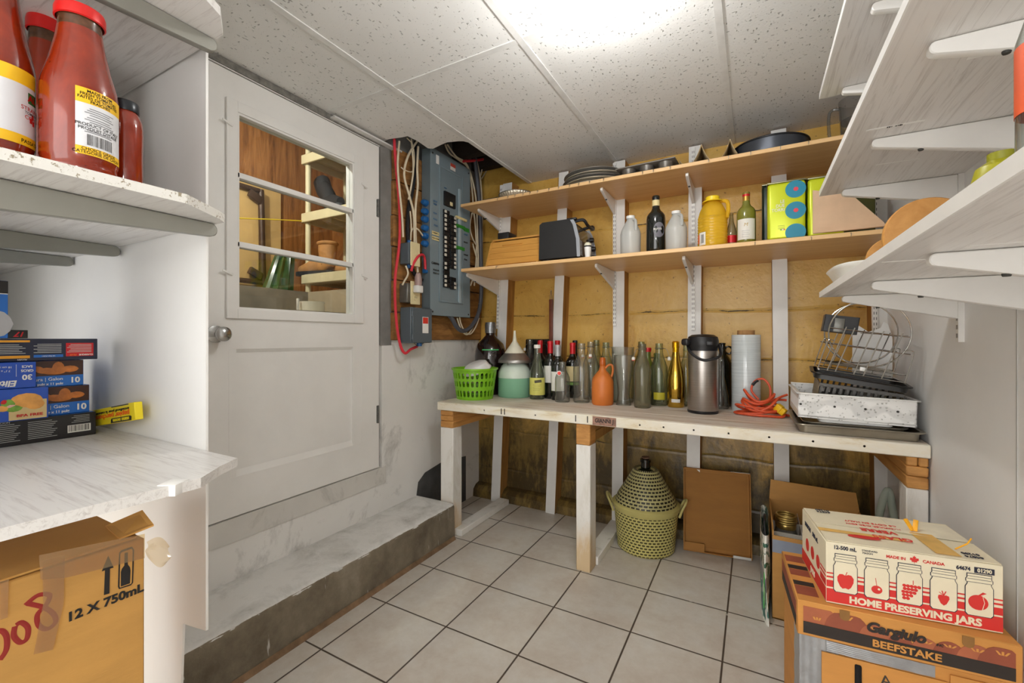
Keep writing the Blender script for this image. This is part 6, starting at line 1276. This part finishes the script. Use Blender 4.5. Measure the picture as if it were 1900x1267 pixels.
facing(MJ, circ(JX[1], .052, .0105, .0095), m_mred, 'cherry_print', Y_); facing(MJ, [(JX[1]-.0005, .060), (JX[1]+.0005, .060), (JX[1]-.002, .079), (JX[1]-.003, .079)], m_mred, 'cherry_stem', Y_); facing(MJ, circ(JX[1]+.004, .054, .0025), m_mcream, 'cherry_shine', Y_-.0004)
gi = 0
for row, n in enumerate((5, 4, 4, 3, 2)):
    for k in range(n): facing(MJ, circ(JX[2]+.006-.0075*row*.35+(k-(n-1)/2)*.0068-.002, .073-.0072*row, .0037, .0035, 14), m_mred, 'grape_print', Y_-.0001*row)
facing(MJ, [(JX[2]+.006, .077), (JX[2]+.0072, .077), (JX[2]+.0072, .087), (JX[2]+.006, .087)], m_mred, 'grape_stem', Y_)
facing(MJ, [(JX[3]+a*.85, .056+b*.85) for a, b in ((0, -.017), (.006, -.012), (.012, .002), (.011, .009), (.005, .011), (0, .009), (-.005, .011), (-.011, .009), (-.012, .002), (-.006, -.012))], m_mred, 'strawberry_print', Y_)
for a in (-.9, -.3, .4): facing(MJ, [(JX[3]-.001, .064), (JX[3]+.001, .064), (JX[3]+.010*math.sin(a)+.001, .064+.011*math.cos(a)), (JX[3]+.010*math.sin(a)-.001, .064+.011*math.cos(a))], m_mred, 'strawberry_leaf', Y_)
facing(MJ, circ(JX[4]-.002, .061, .017, .0165), m_mred, 'peach_print', Y_); facing(MJ, [(JX[4]+.004, .045), (JX[4]+.0052, .045), (JX[4]+.009, .062), (JX[4]+.006, .076), (JX[4]+.005, .076), (JX[4]+.008, .062)], m_mcream, 'peach_line', Y_-.0005); facing(MJ, [(JX[4]-.002, .077), (JX[4]+.002, .077), (JX[4]+.012, .083), (JX[4]+.006, .085)], m_mred, 'peach_leaf', Y_)
text('12-500 mL', .0125, m_navy, MJ, (.038, -.0010, .138), R_FRONT, bold=.03, sx=.85); text('STANDARD', .0058, m_navy, MJ, (.087, -.0010, .140), R_FRONT, bold=.0); text('MASON', .0058, m_navy, MJ, (.083, -.0010, .134), R_FRONT)
text('MADE IN', .0092, m_mred, MJ, (.137, -.0010, .134), R_FRONT, bold=.02); text('CANADA', .0092, m_mred, MJ, (.206, -.0010, .134), R_FRONT, bold=.02)
leaf = [(0, -.009), (.0006, -.004), (.005, -.0045), (.0045, -.002), (.009, .001), (.0075, .002), (.008, .005), (.005, .0045), (.0045, .0055), (.0022, .0035), (.003, .008), (.0015, .0075), (0, .0105)]
facing(MJ, [(.1715+a, .134+b) for a, b in leaf] + [(.1715-a, .134+b) for a, b in reversed(leaf[1:-1])], m_mred, 'maple_leaf')
text('64674', .0115, m_navy, MJ, (.258, -.0010, .132), R_FRONT, bold=.03, sx=.85); facing(MJ, [(.277, .1255), (.311, .1255), (.311, .1385), (.277, .1385)], m_navy, 'number_panel'); text('01290', .0115, m_mcream, MJ, (.294, -.0014, .132), R_FRONT, bold=.03, sx=.85)
# side of the jar box
R_WEST = face_rot((0, -1, 0), (0, 0, 1))
def sidebox(t, y0_, y1_, z0_, z1_, m, nm, x=-.0007): return MB().box(x, 0.0, y0_, y1_, z0_, z1_).build(nm, m, t, flat=True)
sidebox(MJ, .001, Dp-.001, .004, .036, m_mred, 'red_band')
for z0, z1 in ((.040, .056), (.062, .066), (.072, .075)): sidebox(MJ, .001, .045, z0, z1, m_mred, 'red_stripe')
text('JARS', .02, m_mcream, MJ, (-.0012, Dp*.5, .0185), R_WEST, bold=.04)
for y, z, s_ in ((.16, .12, 'MASON'), (.09, .12, '500 mL')): text(s_, .016, m_navy, MJ, (-.0010, y, z), R_WEST, bold=.03)
for y in (.065, .115, .165): MB().prism([(-.001, y+a, b) for a, b in circ(0, .068, .015, .017, 20)], (.0005, 0, 0)).build('fruit_print', m_mred, MJ, flat=True)
# top of the jar box: two flaps, writing upside down to us, yellow tape
MB().prism([(.002, .002, Hh), (W-.002, .002, Hh), (W-.002, Dp*.46, Hh+.001), (.002, Dp*.46, Hh+.004)], (0, 0, .0015)).build('top_flap', m_mcream, MJ, flat=True); MB().prism([(.002, Dp*.50, Hh+.002), (W-.002, Dp*.50, Hh), (W-.002, Dp-.002, Hh), (.002, Dp-.002, Hh)], (0, 0, .0022)).build('top_flap', m_mcream, MJ, flat=True)
R_TOPD = face_rot((-1, 0, 0), (0, -1, 0)); zt = Hh+.0058
text('GLASS', .026, m_mred, MJ, (W*.47, .062, zt-.0005), R_TOPD, bold=.02, sx=1.1); text('VERRE', .024, m_mred, MJ, (W*.42, .098, zt), R_TOPD, bold=.02, sx=1.1); text('MANIPULER AVEC SOIN', .011, m_mred, MJ, (W*.42, .130, zt-.001), R_TOPD); text('CE COTE EN HAUT', .013, m_mred, MJ, (W*.42, .150, zt-.001), R_TOPD)
text('64674', .013, m_navy, MJ, (.045, .195, Hh+.0055), R_TOPD, bold=.03); text('01290', .013, m_navy, MJ, (.045, .210, Hh+.0052), R_TOPD, bold=.03); text('64674', .013, m_navy, MJ, (W-.04, .018, Hh+.0035), R_TOPD, bold=.03); text('01290', .013, m_navy, MJ, (W-.04, .034, Hh+.0035), R_TOPD, bold=.03)
MB().prism([(x, y*.6, zt-.001) for x, y in circ(W*.28, .075, .034, .016)], (0, 0, .0006)).build('red_oval', m_mred, MJ, flat=True)
m_ytape = plain('aged yellow tape', '#e0b25a', .3, 0, .1, 20)
MB().prism([(.0, .055, Hh+.0052), (W*.55, .055, Hh+.0042), (W*.55, .066, Hh+.0044), (0, .07, Hh+.0062)], (0, 0, .0006)).build('tape', m_ytape, MJ, flat=True); MB().prism([(W*.66, .01, Hh+.0036), (W*.80, .01, Hh+.0034), (W*.78, Dp*.55, Hh+.0042), (W*.64, Dp*.55, Hh+.0044)], (0, 0, .0006)).build('tape', m_ytape, MJ, flat=True)
MB().prism([(W*.55, Dp*.50, Hh+.0046), (W*.98, Dp*.46, Hh+.0036), (W*.98, Dp*.94, Hh+.003), (W*.55, Dp*.94, Hh+.003)], (0, 0, .0006)).build('address_label', plain('ivory paper', '#e8e0c8', .6), MJ, flat=True)
m_yt2 = plain('bright yellow tape end', '#f0ac1f', .4, 0, .1, 30)
for a, x in ((.5, .66), (-.5, .70)): MB().obox((W*x, Dp*.62, Hh+.018), (.010, .03, .004), (math.radians(50), 0, a), .001).build('tape_end', m_yt2, MJ)
MB().tube([(W*.82, .05, Hh+.004), (W*.90, .06, Hh+.016), (W*.93, .065, Hh+.028)], .0016, 6).build('tape_sliver', m_yt2, MJ)
# ================================================================== ALCOVE: JARS OF SAUCE
ZJ = LZ[1]+LW[1]+.0003; m_sauce = None
def sauce():
    q = N('tomato sauce in glass'); v = q.co((1, 1, .6)); n = q.noise(v, 16, 6, .65, .4); b = q.ramp(q.noise(q.co(), 42, 3), [(.70, (0, 0, 0)), (.74, (.8,)*3)])
    q.base(q.mix(b, q.ramp(n, [(.3, K('#6e1d08')), (.6, K('#8f2a0a')), (.8, K('#a03a12'))]), K('#3d130a'))); q.set(Roughness=.12); q.b.inputs['Coat Weight'].default_value = .5; q.b.inputs['Coat Roughness'].default_value = .03; return q.m
m_sauce = sauce(); m_redlid = plain('red metal lid', '#d11f1c', .3, .1, .02); m_blklid = plain('black metal lid', '#22252a', .3, .2, .02); m_lyel = plain('yellow label print', '#f0bd18', .5, 0, .02); m_lwhite = plain('white label print', '#d9dade', .5, 0, .02)
def sauce_jar(label, px, pyt, wpx, d, kind=0, rz_off=0.0):
    u = (px-CXP)/FPX; c = E0+ray(px, CYP)*d; k = math.sqrt(1+u*u); r = wpx/2/FPX*d/k; h = EYE+(CYP-pyt)/FPX*d-ZJ
    t = thing('sauce_jar', label, 'jar', (c.x, c.y, ZJ), math.atan2(-c.y, -c.x)+rz_off, 'jars of tomato sauce')
    if kind == 0:
        pf = [(0, .002), (r*.9, 0), (r, h*.03), (r*.99, h*.06), (r*.955, h*.085), (r, h*.115), (r, h*.50), (r*.97, h*.545), (r*.80, h*.66), (r*.64, h*.80), (r*.58, h*.87)]
        MB().lathe(pf, n=44).build('jar_body', m_sauce, t); MB().lathe([(r*.58, h*.865), (r*.56, h*.91), (r*.58, h*.94)], n=40).build('jar_neck', plain('smeared jar neck', '#5a3a26', .15, 0, .35, 40), t)
        MB().lathe([(r*.62, h*.925), (r*.665, h*.93), (r*.665, h*.975), (r*.63, h*.995), (r*.55, h), (0, h*.995)], n=40).build('lid', m_redlid, t)
    else:
        MB().lathe([(0, .002), (r*.9, 0), (r, h*.04), (r*.97, h*.4), (r, h*.72), (r*.95, h*.80), (r*.74, h*.89), (r*.70, h*.90)], n=40).build('jar_body', m_sauce, t)
        MB().lathe([(r*.78, h*.89), (r*.80, h*.9), (r*.80, h*.985), (r*.74, h), (0, h)], n=36).build('lid', m_blklid, t)
    return t, r, h
def jlabel(t, r, z0, z1, a0, a1, m, nm='label', k=1.012): return MB().lathe([(r*k, z0), (r*k, z1)], n=24, a0=a0, a1=a1).build(nm, m, t)
def jtext(t, s_, size, m, r, z, a, bold=.01, sx=1.0, align='CENTER', ck=1.02):
    o = text(s_, size, m, t, (0, 0, 0), (0, 0, 0), bold=bold, sx=sx, align=align)     # bent round the glass
    o.matrix_local = Matrix.Identity(4)
    for v in o.data.vertices:
        th = a + v.co.x*sx/(r*ck); zz_ = z + v.co.y; v.co = Vector((r*ck*math.cos(th), r*ck*math.sin(th), zz_))
    return o
tc_, rc_, hc_ = sauce_jar('tall jar of tomato sauce with red lid and yellow-white label showing a barcode', 149, 21, 150, .715)
z0 = hc_*.115; z1 = hc_*.49; a0, a1 = -.12, 1.35
jlabel(tc_, rc_, z0, z1, a0, a1, m_lwhite); jlabel(tc_, rc_, z1-hc_*.085, z1, a0, a1, m_lyel, 'yellow_band', 1.015); jlabel(tc_, rc_, z0, z0+hc_*.045, a0, a1, m_lyel, 'yellow_band', 1.015)
am = .52
for k, s_ in enumerate(('MADE FROM', 'FRESH TOMATOES', 'FAITES DE TOMATES', 'FRAICHES')): jtext(tc_, s_, .0062, m_ink, rc_, z1-hc_*(.016+.019*k), am, .02)
jtext(tc_, 'PRODUCT OF ITALY', .0068, m_ink, rc_, z0+hc_*.170, am, .01); jtext(tc_, "PRODUIT D'ITALIE", .0068, m_ink, rc_, z0+hc_*.148, am, .01)
jtext(tc_, 'CHOICE GRADE', .0066, m_ink, rc_, z0+hc_*.033, am, .01); jtext(tc_, 'CATEGORIE DE CHOIX', .0066, m_ink, rc_, z0+hc_*.014, am, .01)
random.seed(5)
aa = am-.36
while aa < am+.34: wq = random.choice((.008, .012, .02)); MB().lathe([(rc_*1.018, z0+hc_*.056), (rc_*1.018, z0+hc_*.118)], n=2, a0=aa, a1=aa+wq).build('barcode_bar', m_ink, tc_); aa += wq+random.choice((.010, .014, .022))
m_fine = plain('grey fine print', '#77787c', .6)
for k, zf in enumerate((.128, .136, .185, .197, .209, .225, .237, .249, .261)): MB().lathe([(rc_*1.017, z0+hc_*zf), (rc_*1.017, z0+hc_*(zf+.0045))], n=10, a0=am-.42+.06*(k % 3), a1=am+.42-.07*((k+1) % 3)).build('fine_print', m_fine, tc_)
tl_, rl_, hl_ = sauce_jar('tall jar of tomato sauce cut by the picture edge, label with tomatoes', -8, -60, 158, .66)
z0 = hl_*.115; z1 = hl_*.49; jlabel(tl_, rl_, z0, z1, -.6, 1.25, m_lwhite); jlabel(tl_, rl_, z1-hl_*.075, z1, -.6, 1.25, m_lyel, 'yellow_band', 1.015); jlabel(tl_, rl_, z0, z0+hl_*.05, -.6, 1.25, m_lyel, 'yellow_band', 1.015)
jtext(tl_, 'PASSATA', .0075, m_ink, rl_, z0+hl_*.022, .98, .02, align='CENTER'); jlabel(tl_, rl_, z1-hl_*.155, z1-hl_*.10, .86, 1.25, plain('dark green logo', '#2d6b2f', .5), 'logo_panel', 1.016); jtext(tl_, 'AL', .013, m_redlid, rl_, z1-hl_*.13, 1.02, .05, ck=1.03)
jtext(tl_, 'STRAINED', .0085, m_mred, rl_, z1-hl_*.185, 1.08, .01); jtext(tl_, 'TOMATOES', .0055, m_ink, rl_, z1-hl_*.205, 1.08, .01); jtext(tl_, 'COULIS', .0085, m_mred, rl_, z1-hl_*.228, 1.08, .01)
for a, z in ((.98, .125), (1.10, .116), (1.06, .146)): jlabel(tl_, rl_, z0+hl_*z, z0+hl_*(z+.026), a-.055, a+.055, m_redlid, 'tomato_print', 1.018)
sauce_jar('jar of tomato sauce with red lid standing behind the two labelled ones', 84, 38, 112, .86)
sauce_jar('short jar of red sauce with a black lid beside the tall barcode jar', 232, 191, 70, .79, 1)
# ================================================================== ALCOVE COUNTER: BOXES
ZC0 = LZ[0]+LW[0]+.0004; m_bblue = plain('blue carton print', '#1763b5', .35, 0, .04); m_bdk = plain('dark navy carton print', '#131a33', .35, 0, .03); m_bblk = plain('black glossy carton', '#161416', .3, 0, .03); m_royal = plain('royal blue carton', '#1d4aa8', .3, 0, .06, 6)
m_byel = plain('yellow carton', '#ecd51c', .45, 0, .02); m_orange = plain('orange print', '#e9691c', .5); m_chick = plain('roast chicken print', '#b5692a', .5, 0, .25, 30); m_chickd = plain('dark roast print', '#3a1c0e', .5, 0, .2, 40)
def hz(px, py, x): return onx(px, py, x).z
def hy(px, x): return onx(px, 600, x).y
zA = hz(178, 763, -1.452); zB = hz(166, 713, -1.46); zC_ = hz(155, 667, -1.458); zD = hz(181, 628, -1.452)
def cbox(label, xf, y1, ln, z0, z1, dp, m, name='carton_box'):
    """box whose face looks to +X; local y runs towards the panel, z up, face at local x = 0"""
    t = thing(name, label, 'box', (xf, y1-ln, z0)); MB().box(-dp, 0, 0, ln, 0, z1-z0-.0004, .001, 1).build('box_body', m, t); return t, ln, z1-z0-.0004
def fpan(t, y0, y1, z0, z1, m, nm='printed_panel', x=.0004): return MB().box(0, x, y0, y1, z0, z1).build(nm, m, t, flat=True)
R_EASTU = face_rot((0, -1, 0), (0, 0, -1))                     # upside-down writing on a +X face
b1, L1, h1 = cbox('black carton lying lowest in the stack on the counter, barcode at its end', -1.452, hy(178, -1.452), .30, ZC0, zA, .21, m_bblk)
MB().box(-.205, -.004, .004, L1-.004, h1, h1+.0004).build('blue_top', m_bblue, b1, flat=True)
fpan(b1, L1-.052, L1-.010, .012, .030, m_paper, 'barcode_panel'); yy = L1-.050
while yy < L1-.013: wq = random.choice((.0006, .001, .0015)); fpan(b1, yy, yy+wq, .0145, .029, m_ink, 'barcode_bar', .0007); yy += wq+random.choice((.0008, .0013))
m_fw = plain('white fine print', '#b9b9b6', .6)
for k in range(10):
    for (a, b) in ((L1-.19, L1-.13), (L1-.118, L1-.07)): fpan(b1, a, b-.006*((k*7) % 4)/2, .010+.0042*k, .0110+.0042*k, m_fw, 'fine_print')
for k in range(5): fpan(b1, L1-.045+.004*(k % 3), L1-.012, .036+.0038*k, .0368+.0038*k, m_fw, 'fine_print')
text('INSTALACION', .006, m_fw, b1, (.0006, L1-.165, .053), R_EAST)
def ovenbag(label, xf, px, z0, z1):
    t, L, h = cbox(label, xf, hy(px, xf), .24, z0, z1, .19, m_bblue, 'oven_bag_box')
    fpan(t, L-.13, L-.001, h*.42, h-.0005, m_chickd, 'picture'); MB().box(-.186, -.004, .004, L-.004, h-.0002, h+.0003).build('blue_top', m_bblue, t, flat=True)
    for (y, z, a, b) in ((L-.045, .72, .011, .018), (L-.065, .62, .018, .009), (L-.025, .66, .016, .010), (L-.082, .70, .012, .008), (L-.052, .56, .020, .008)):
        MB().sphere((.0004, y, h*z), 1, 2, (.0009, a, b*.8)).build('roast_print', m_chick, t)
    text('10', h*.30, m_paper, t, (.0008, L-.016, h*.21), R_EAST, bold=.03); text('abertura | Galon', h*.17, m_paper, t, (.0008, L-.037, h*.29), R_EAST, align='RIGHT'); text('10.8 pulg x 11 pulg', h*.125, m_paper, t, (.0008, L-.037, h*.11), R_EAST, align='RIGHT', bold=.02)
    return t
ovenbag('blue oven bag box with roast chicken picture, the lower of the two, marked 10', -1.462, 166, zA+.0005, zB)
ovenbag('blue oven bag box with roast chicken picture, the upper of the two, marked 10', -1.460, 155, zB+.0005, zC_)
zm = hz(67, 722, -1.432)
bs, L, h = cbox('royal blue sandwich bag box with a croissant picture, on the black carton', -1.432, hy(90, -1.432), .19, zA+.0005, zB+.004, .027, m_royal, 'sandwich_bag_box')
m_cro = plain('croissant print', '#d99a4c', .5, 0, .15, 30); m_let = plain('lettuce print', '#6f9a35', .5, 0, .2, 60); m_ham = plain('ham print', '#d7a79a', .5)
fpan(bs, L-.062, L-.003, .002, h*.62, plain('cream picture ground', '#c9b07a', .5), 'picture')
for (y, z, a, b, m) in ((L-.035, .62, .026, .016, m_cro), (L-.022, .48, .016, .012, m_cro), (L-.062, .55, .012, .010, m_let), (L-.055, .40, .014, .008, m_let), (L-.06, .48, .009, .007, m_ham), (L-.068, .60, .006, .006, m_redcap), (L-.07, .42, .012, .007, m_cro)): MB().sphere((.0006, y, h*z), 1, 2, (.0008, a, b)).build('sandwich_print', m, bs)
text('BPA FREE', .0085, m_redcap, bs, (.0018, L-.030, h*.15), R_EAST, bold=.02, sx=1.2); fpan(bs, 0, L-.09, .002, .010, m_byel, 'yellow_stripe')
bg_, L, h = cbox('royal blue bag box lying upside down, 30 large bags print, on the sandwich bag box', -1.433, hy(67, -1.433), .17, zB+.0045, zC_-.0002, .026, m_royal, 'bag_box')
text('30', .016, m_paper, bg_, (.0006, L-.014, h*.42), R_EASTU, bold=.03); text('GROS', .0075, m_paper, bg_, (.0006, L-.014, h*.67), R_EASTU, bold=.02); text('SACS', .0075, m_paper, bg_, (.0006, L-.014, h*.83), R_EASTU, bold=.02); fpan(bg_, L-.031, L-.0305, h*.45, h*.92, m_paper, 'rule')
text('18 cm x 20 cm', .006, m_paper, bg_, (.0006, L-.055, h*.82), R_EASTU); text('7.1" x 7.9"', .006, m_paper, bg_, (.0006, L-.052, h*.68), R_EASTU); text('Elite', .018, m_paper, bg_, (.0006, L-.045, h*.20), R_EASTU, bold=.03, shear=.2)
ba, L, h = cbox('long dark navy foil box lying upside down across the stack, with red and orange panels', -1.452, hy(181, -1.452), .32, zC_+.0006, zD, .06, m_bdk, 'foil_box')
fpan(ba, L-.058, L-.008, h*.17, h*.80, m_redcap, 'red_panel'); fpan(ba, L-.112, L-.063, h*.15, h*.27, m_bblue, 'blue_panel'); fpan(ba, L-.30, L-.118, h*.13, h*.25, plain('amber panel', '#e09a1c', .5), 'amber_panel'); fpan(ba, L-.30, L-.118, h*.84, h*.93, bpy.data.materials['amber panel'], 'amber_panel')
text('CLASSIQUE', h*.10, m_paper, ba, (.0008, L-.022, h*.24), R_EASTU, bold=.03); text('PLUS', h*.11, m_orange, ba, (.0008, L-.045, h*.24), R_EASTU, bold=.03, shear=.2); text('ULTRA FORT', h*.075, m_paper, ba, (.0008, L-.088, h*.21), R_EASTU)
for k in range(6):
    fpan(ba, L-.056+.003*(k % 3), L-.012, h*(.36+.07*k), h*(.385+.07*k), m_fw, 'fine_print', .0007); fpan(ba, L-.112+.006*(k % 2), L-.066, h*(.36+.075*k), h*(.385+.075*k), m_fw, 'fine_print', .0007); fpan(ba, L-.18, L-.125-.005*(k % 3), h*(.34+.075*k), h*(.365+.075*k), m_fw, 'fine_print', .0007)
text('ALCAN', h*.09, m_paper, ba, (.0006, L-.13, h*.07), R_EASTU, bold=.02)
zz_ = hz(52, 612, -1.46)
bk_, L, h = cbox('small black box with a red sign, lying on the dark navy foil box', -1.46, hy(52, -1.46), .035, zD+.0006, zz_, .05, m_bblk, 'small_box')
text('17', h*.8, m_redcap, bk_, (.0008, L-.012, h*.5), R_EASTU, shear=.3, bold=.03)
zt2 = hz(15, 521, -1.45)
bt_, L, h = cbox('tall blue and black box standing on the foil box at the picture edge', -1.45, hy(15, -1.45), .09, zD+.0006, zt2, .05, m_bblue, 'tall_box')
fpan(bt_, 0, L, h*.78, h-.0005, m_bblk, 'black_top'); fpan(bt_, 0, L, h*.765, h*.78, m_paper, 'white_rule'); MB().sphere((.0004, L-.02, h*.25), 1, 2, (.0008, .028, h*.24)).build('bag_print', m_greycap, bt_)
# yellow parchment box wedged between the stack and the panel
yb = ony(251, 779, .468); ya = ony(180, 790, .468); ytop = ony(251, 746, .468)
YB_ = thing('parchment_box', 'yellow parchment paper box lying upside down behind the stack of boxes', 'box', (yb.x, .468, yb.z), (0, math.atan2(yb.z-ya.z, -(yb.x-ya.x))+math.pi*0, 0)); hh_ = ytop.z-yb.z
YB_.rotation_euler = (0, -math.atan2(yb.z-ya.z, yb.x-ya.x), 0)
Ly = .30; MB().box(-Ly, 0, 0, .016, 0, hh_, .001, 1).build('box_body', m_byel, YB_)
R_FRONTU = face_rot((-1, 0, 0), (0, 0, -1))
MB().prism([(-.134, -.0004, 0.001), (-.020, -.0004, 0.001), (-.018, -.0004, hh_*.24), (-.024, -.0004, hh_*.30), (-.126, -.0004, hh_*.30), (-.132, -.0004, hh_*.24)], (0, .0004, 0)).build('black_tab', m_bblk, YB_, flat=True)
text('sans nom', .0125, m_byel, YB_, (-.075, -.0008, hh_*.15), R_FRONTU, bold=.03, sx=1.9); text('papier parchemin', .0165, m_orange, YB_, (-.026, -.0006, hh_*.47), R_FRONTU, bold=.02, align='LEFT', sx=1.9); text('antiadhesif pour la cuisson', .0095, m_ink, YB_, (-.026, -.0006, hh_*.72), R_FRONTU, align='LEFT', sx=1.9); MB().box(-.125, -.03, -.0004, 0, hh_*.93, hh_*.99).build('black_tab', m_bblk, YB_, flat=True)
# ================================================================== ALCOVE: WINE CARTON UNDER THE COUNTER
xw = -.93; yw = onx(268, 1000, xw).y; zw = onx(268, 997, xw).z
m_kr = cardboard('golden brown wine carton', '#b98a46')
LC = thing('carton', 'plain brown carton on the floor of the alcove', 'carton', (xw-.01, yw-.40, 0.001)); MB().box(-.30, 0, 0, .39, 0, zw-.327, .002, 1).build('carton_body', m_kr, LC); MB().box(-.30, 0.0004, .18, .21, zw-.3268, zw-.3263).build('closing_tape', m_ytape, LC, flat=True)
WC = thing('wine_carton', 'brown carton marked 12 X 750mL with a bottle sign under the alcove counter', 'carton', (xw, yw-.42, zw-.325)); hwc = .325; Lw = .42
MB().box(-.32, 0, 0, Lw, 0, hwc, .002, 1).build('carton_body', m_kr, WC)
def wc(px, py): p = onx(px, py, xw+.0008); return p.y-(yw-.42), p.z-(zw-.325)
def onface(pts, m, nm, off=.0006): return MB().prism([(0.0002, *wc(x, y)) for x, y in pts], (off, 0, 0)).build(nm, m, WC, flat=True)
onface([(193, 1104), (203, 1101), (204, 1055), (211, 1053), (201, 1031), (189, 1060), (195, 1058)], m_ink, 'arrow_print')
onface([(219, 1089), (221, 1093), (243, 1086), (247, 1081), (249, 1020), (245, 1014), (225, 1021), (221, 1026)], m_ink, 'bottle_frame', .0005); onface([(222, 1088), (223, 1090), (243, 1083), (244.5, 1080), (246, 1021), (244, 1018), (226, 1024.5), (223.5, 1028)], m_kr, 'frame_inner', .0008)
onface([(224, 1088), (241, 1082), (242, 1058), (241, 1052), (237, 1047), (237, 1024), (231, 1026), (230.5, 1049), (226, 1055), (224, 1061)], m_ink, 'bottle_print', .0011)
ta, tz = wc(199, 1117); text('12 X 750mL', .0195, m_ink, WC, (.0006, ta, tz), R_EAST, bold=.035, sx=1.0)
m_pen = plain('red marker ink', '#8c1f17', .6, 0, .05)
def stroke(pxs, r=.0035): MB().tube([(0.0006, *wc(x, y)) for x, y in pxs], r, 6).build('red_writing', m_pen, WC).scale = (.12, 1, 1)
def bz(p): return [(v.x, v.y) for v in bez([(x, y, 0) for x, y in p], 6)]
stroke(bz([(47, 1123), (70, 1105), (92, 1104), (86, 1122), (70, 1140), (72, 1160), (88, 1167), (103, 1155), (100, 1140), (84, 1128), (62, 1122), (52, 1120)])); stroke(bz([(30, 1160), (40, 1155), (52, 1165), (50, 1185), (38, 1192), (26, 1180), (28, 1162)])); stroke(bz([(0, 1225), (12, 1205), (12, 1180), (0, 1170), (-14, 1185), (-16, 1210), (-4, 1226)]))
m_tape = thin_glass('clear packing tape', '#f7ecd6', 1.3, '#ead8b4', .12, .10, '#e3caa0')
def tp(pts, nm='packing_tape', off=.0012): return MB().prism([(off, *wc(x, y)) for x, y in pts], (.0003, 0, 0)).build(nm, m_tape, WC, flat=True)
tp([(78, 1040), (120, 1030), (118, 1120), (98, 1205), (62, 1214), (80, 1120)]); tp([(72, 1030), (268, 990), (268, 1035), (120, 1072), (75, 1075)], off=.0016); tp([(0, 1078), (16, 1074), (14, 1145), (0, 1150)], off=.0014)
fl = MB(); zt_ = hwc
fl.prism([(-.31, .0, zt_+.001), (-.004, .0, zt_+.001), (-.004, Lw-.01, zt_+.002), (-.31, Lw-.01, zt_+.003)], (0, 0, .003)); fl.build('top_flaps', m_kr, WC, flat=True)
MB().prism([(-.10, Lw-.02, zt_+.004), (-.012, Lw-.03, zt_+.005), (.004, Lw+.012, zt_+.016), (-.05, Lw+.016, zt_+.03)], (0, 0, .003)).build('torn_flap', m_kr, WC, flat=True)
MB().grid(lambda u, v: Vector((-.002+.006*math.sin(7*v+3*u), Lw+.004+.034*u, zt_-.010-.026*v+.014*math.sin(math.pi*u)*(1-2*v)-.022*u)), 10, 6).build('loose_tape', m_tape, WC)
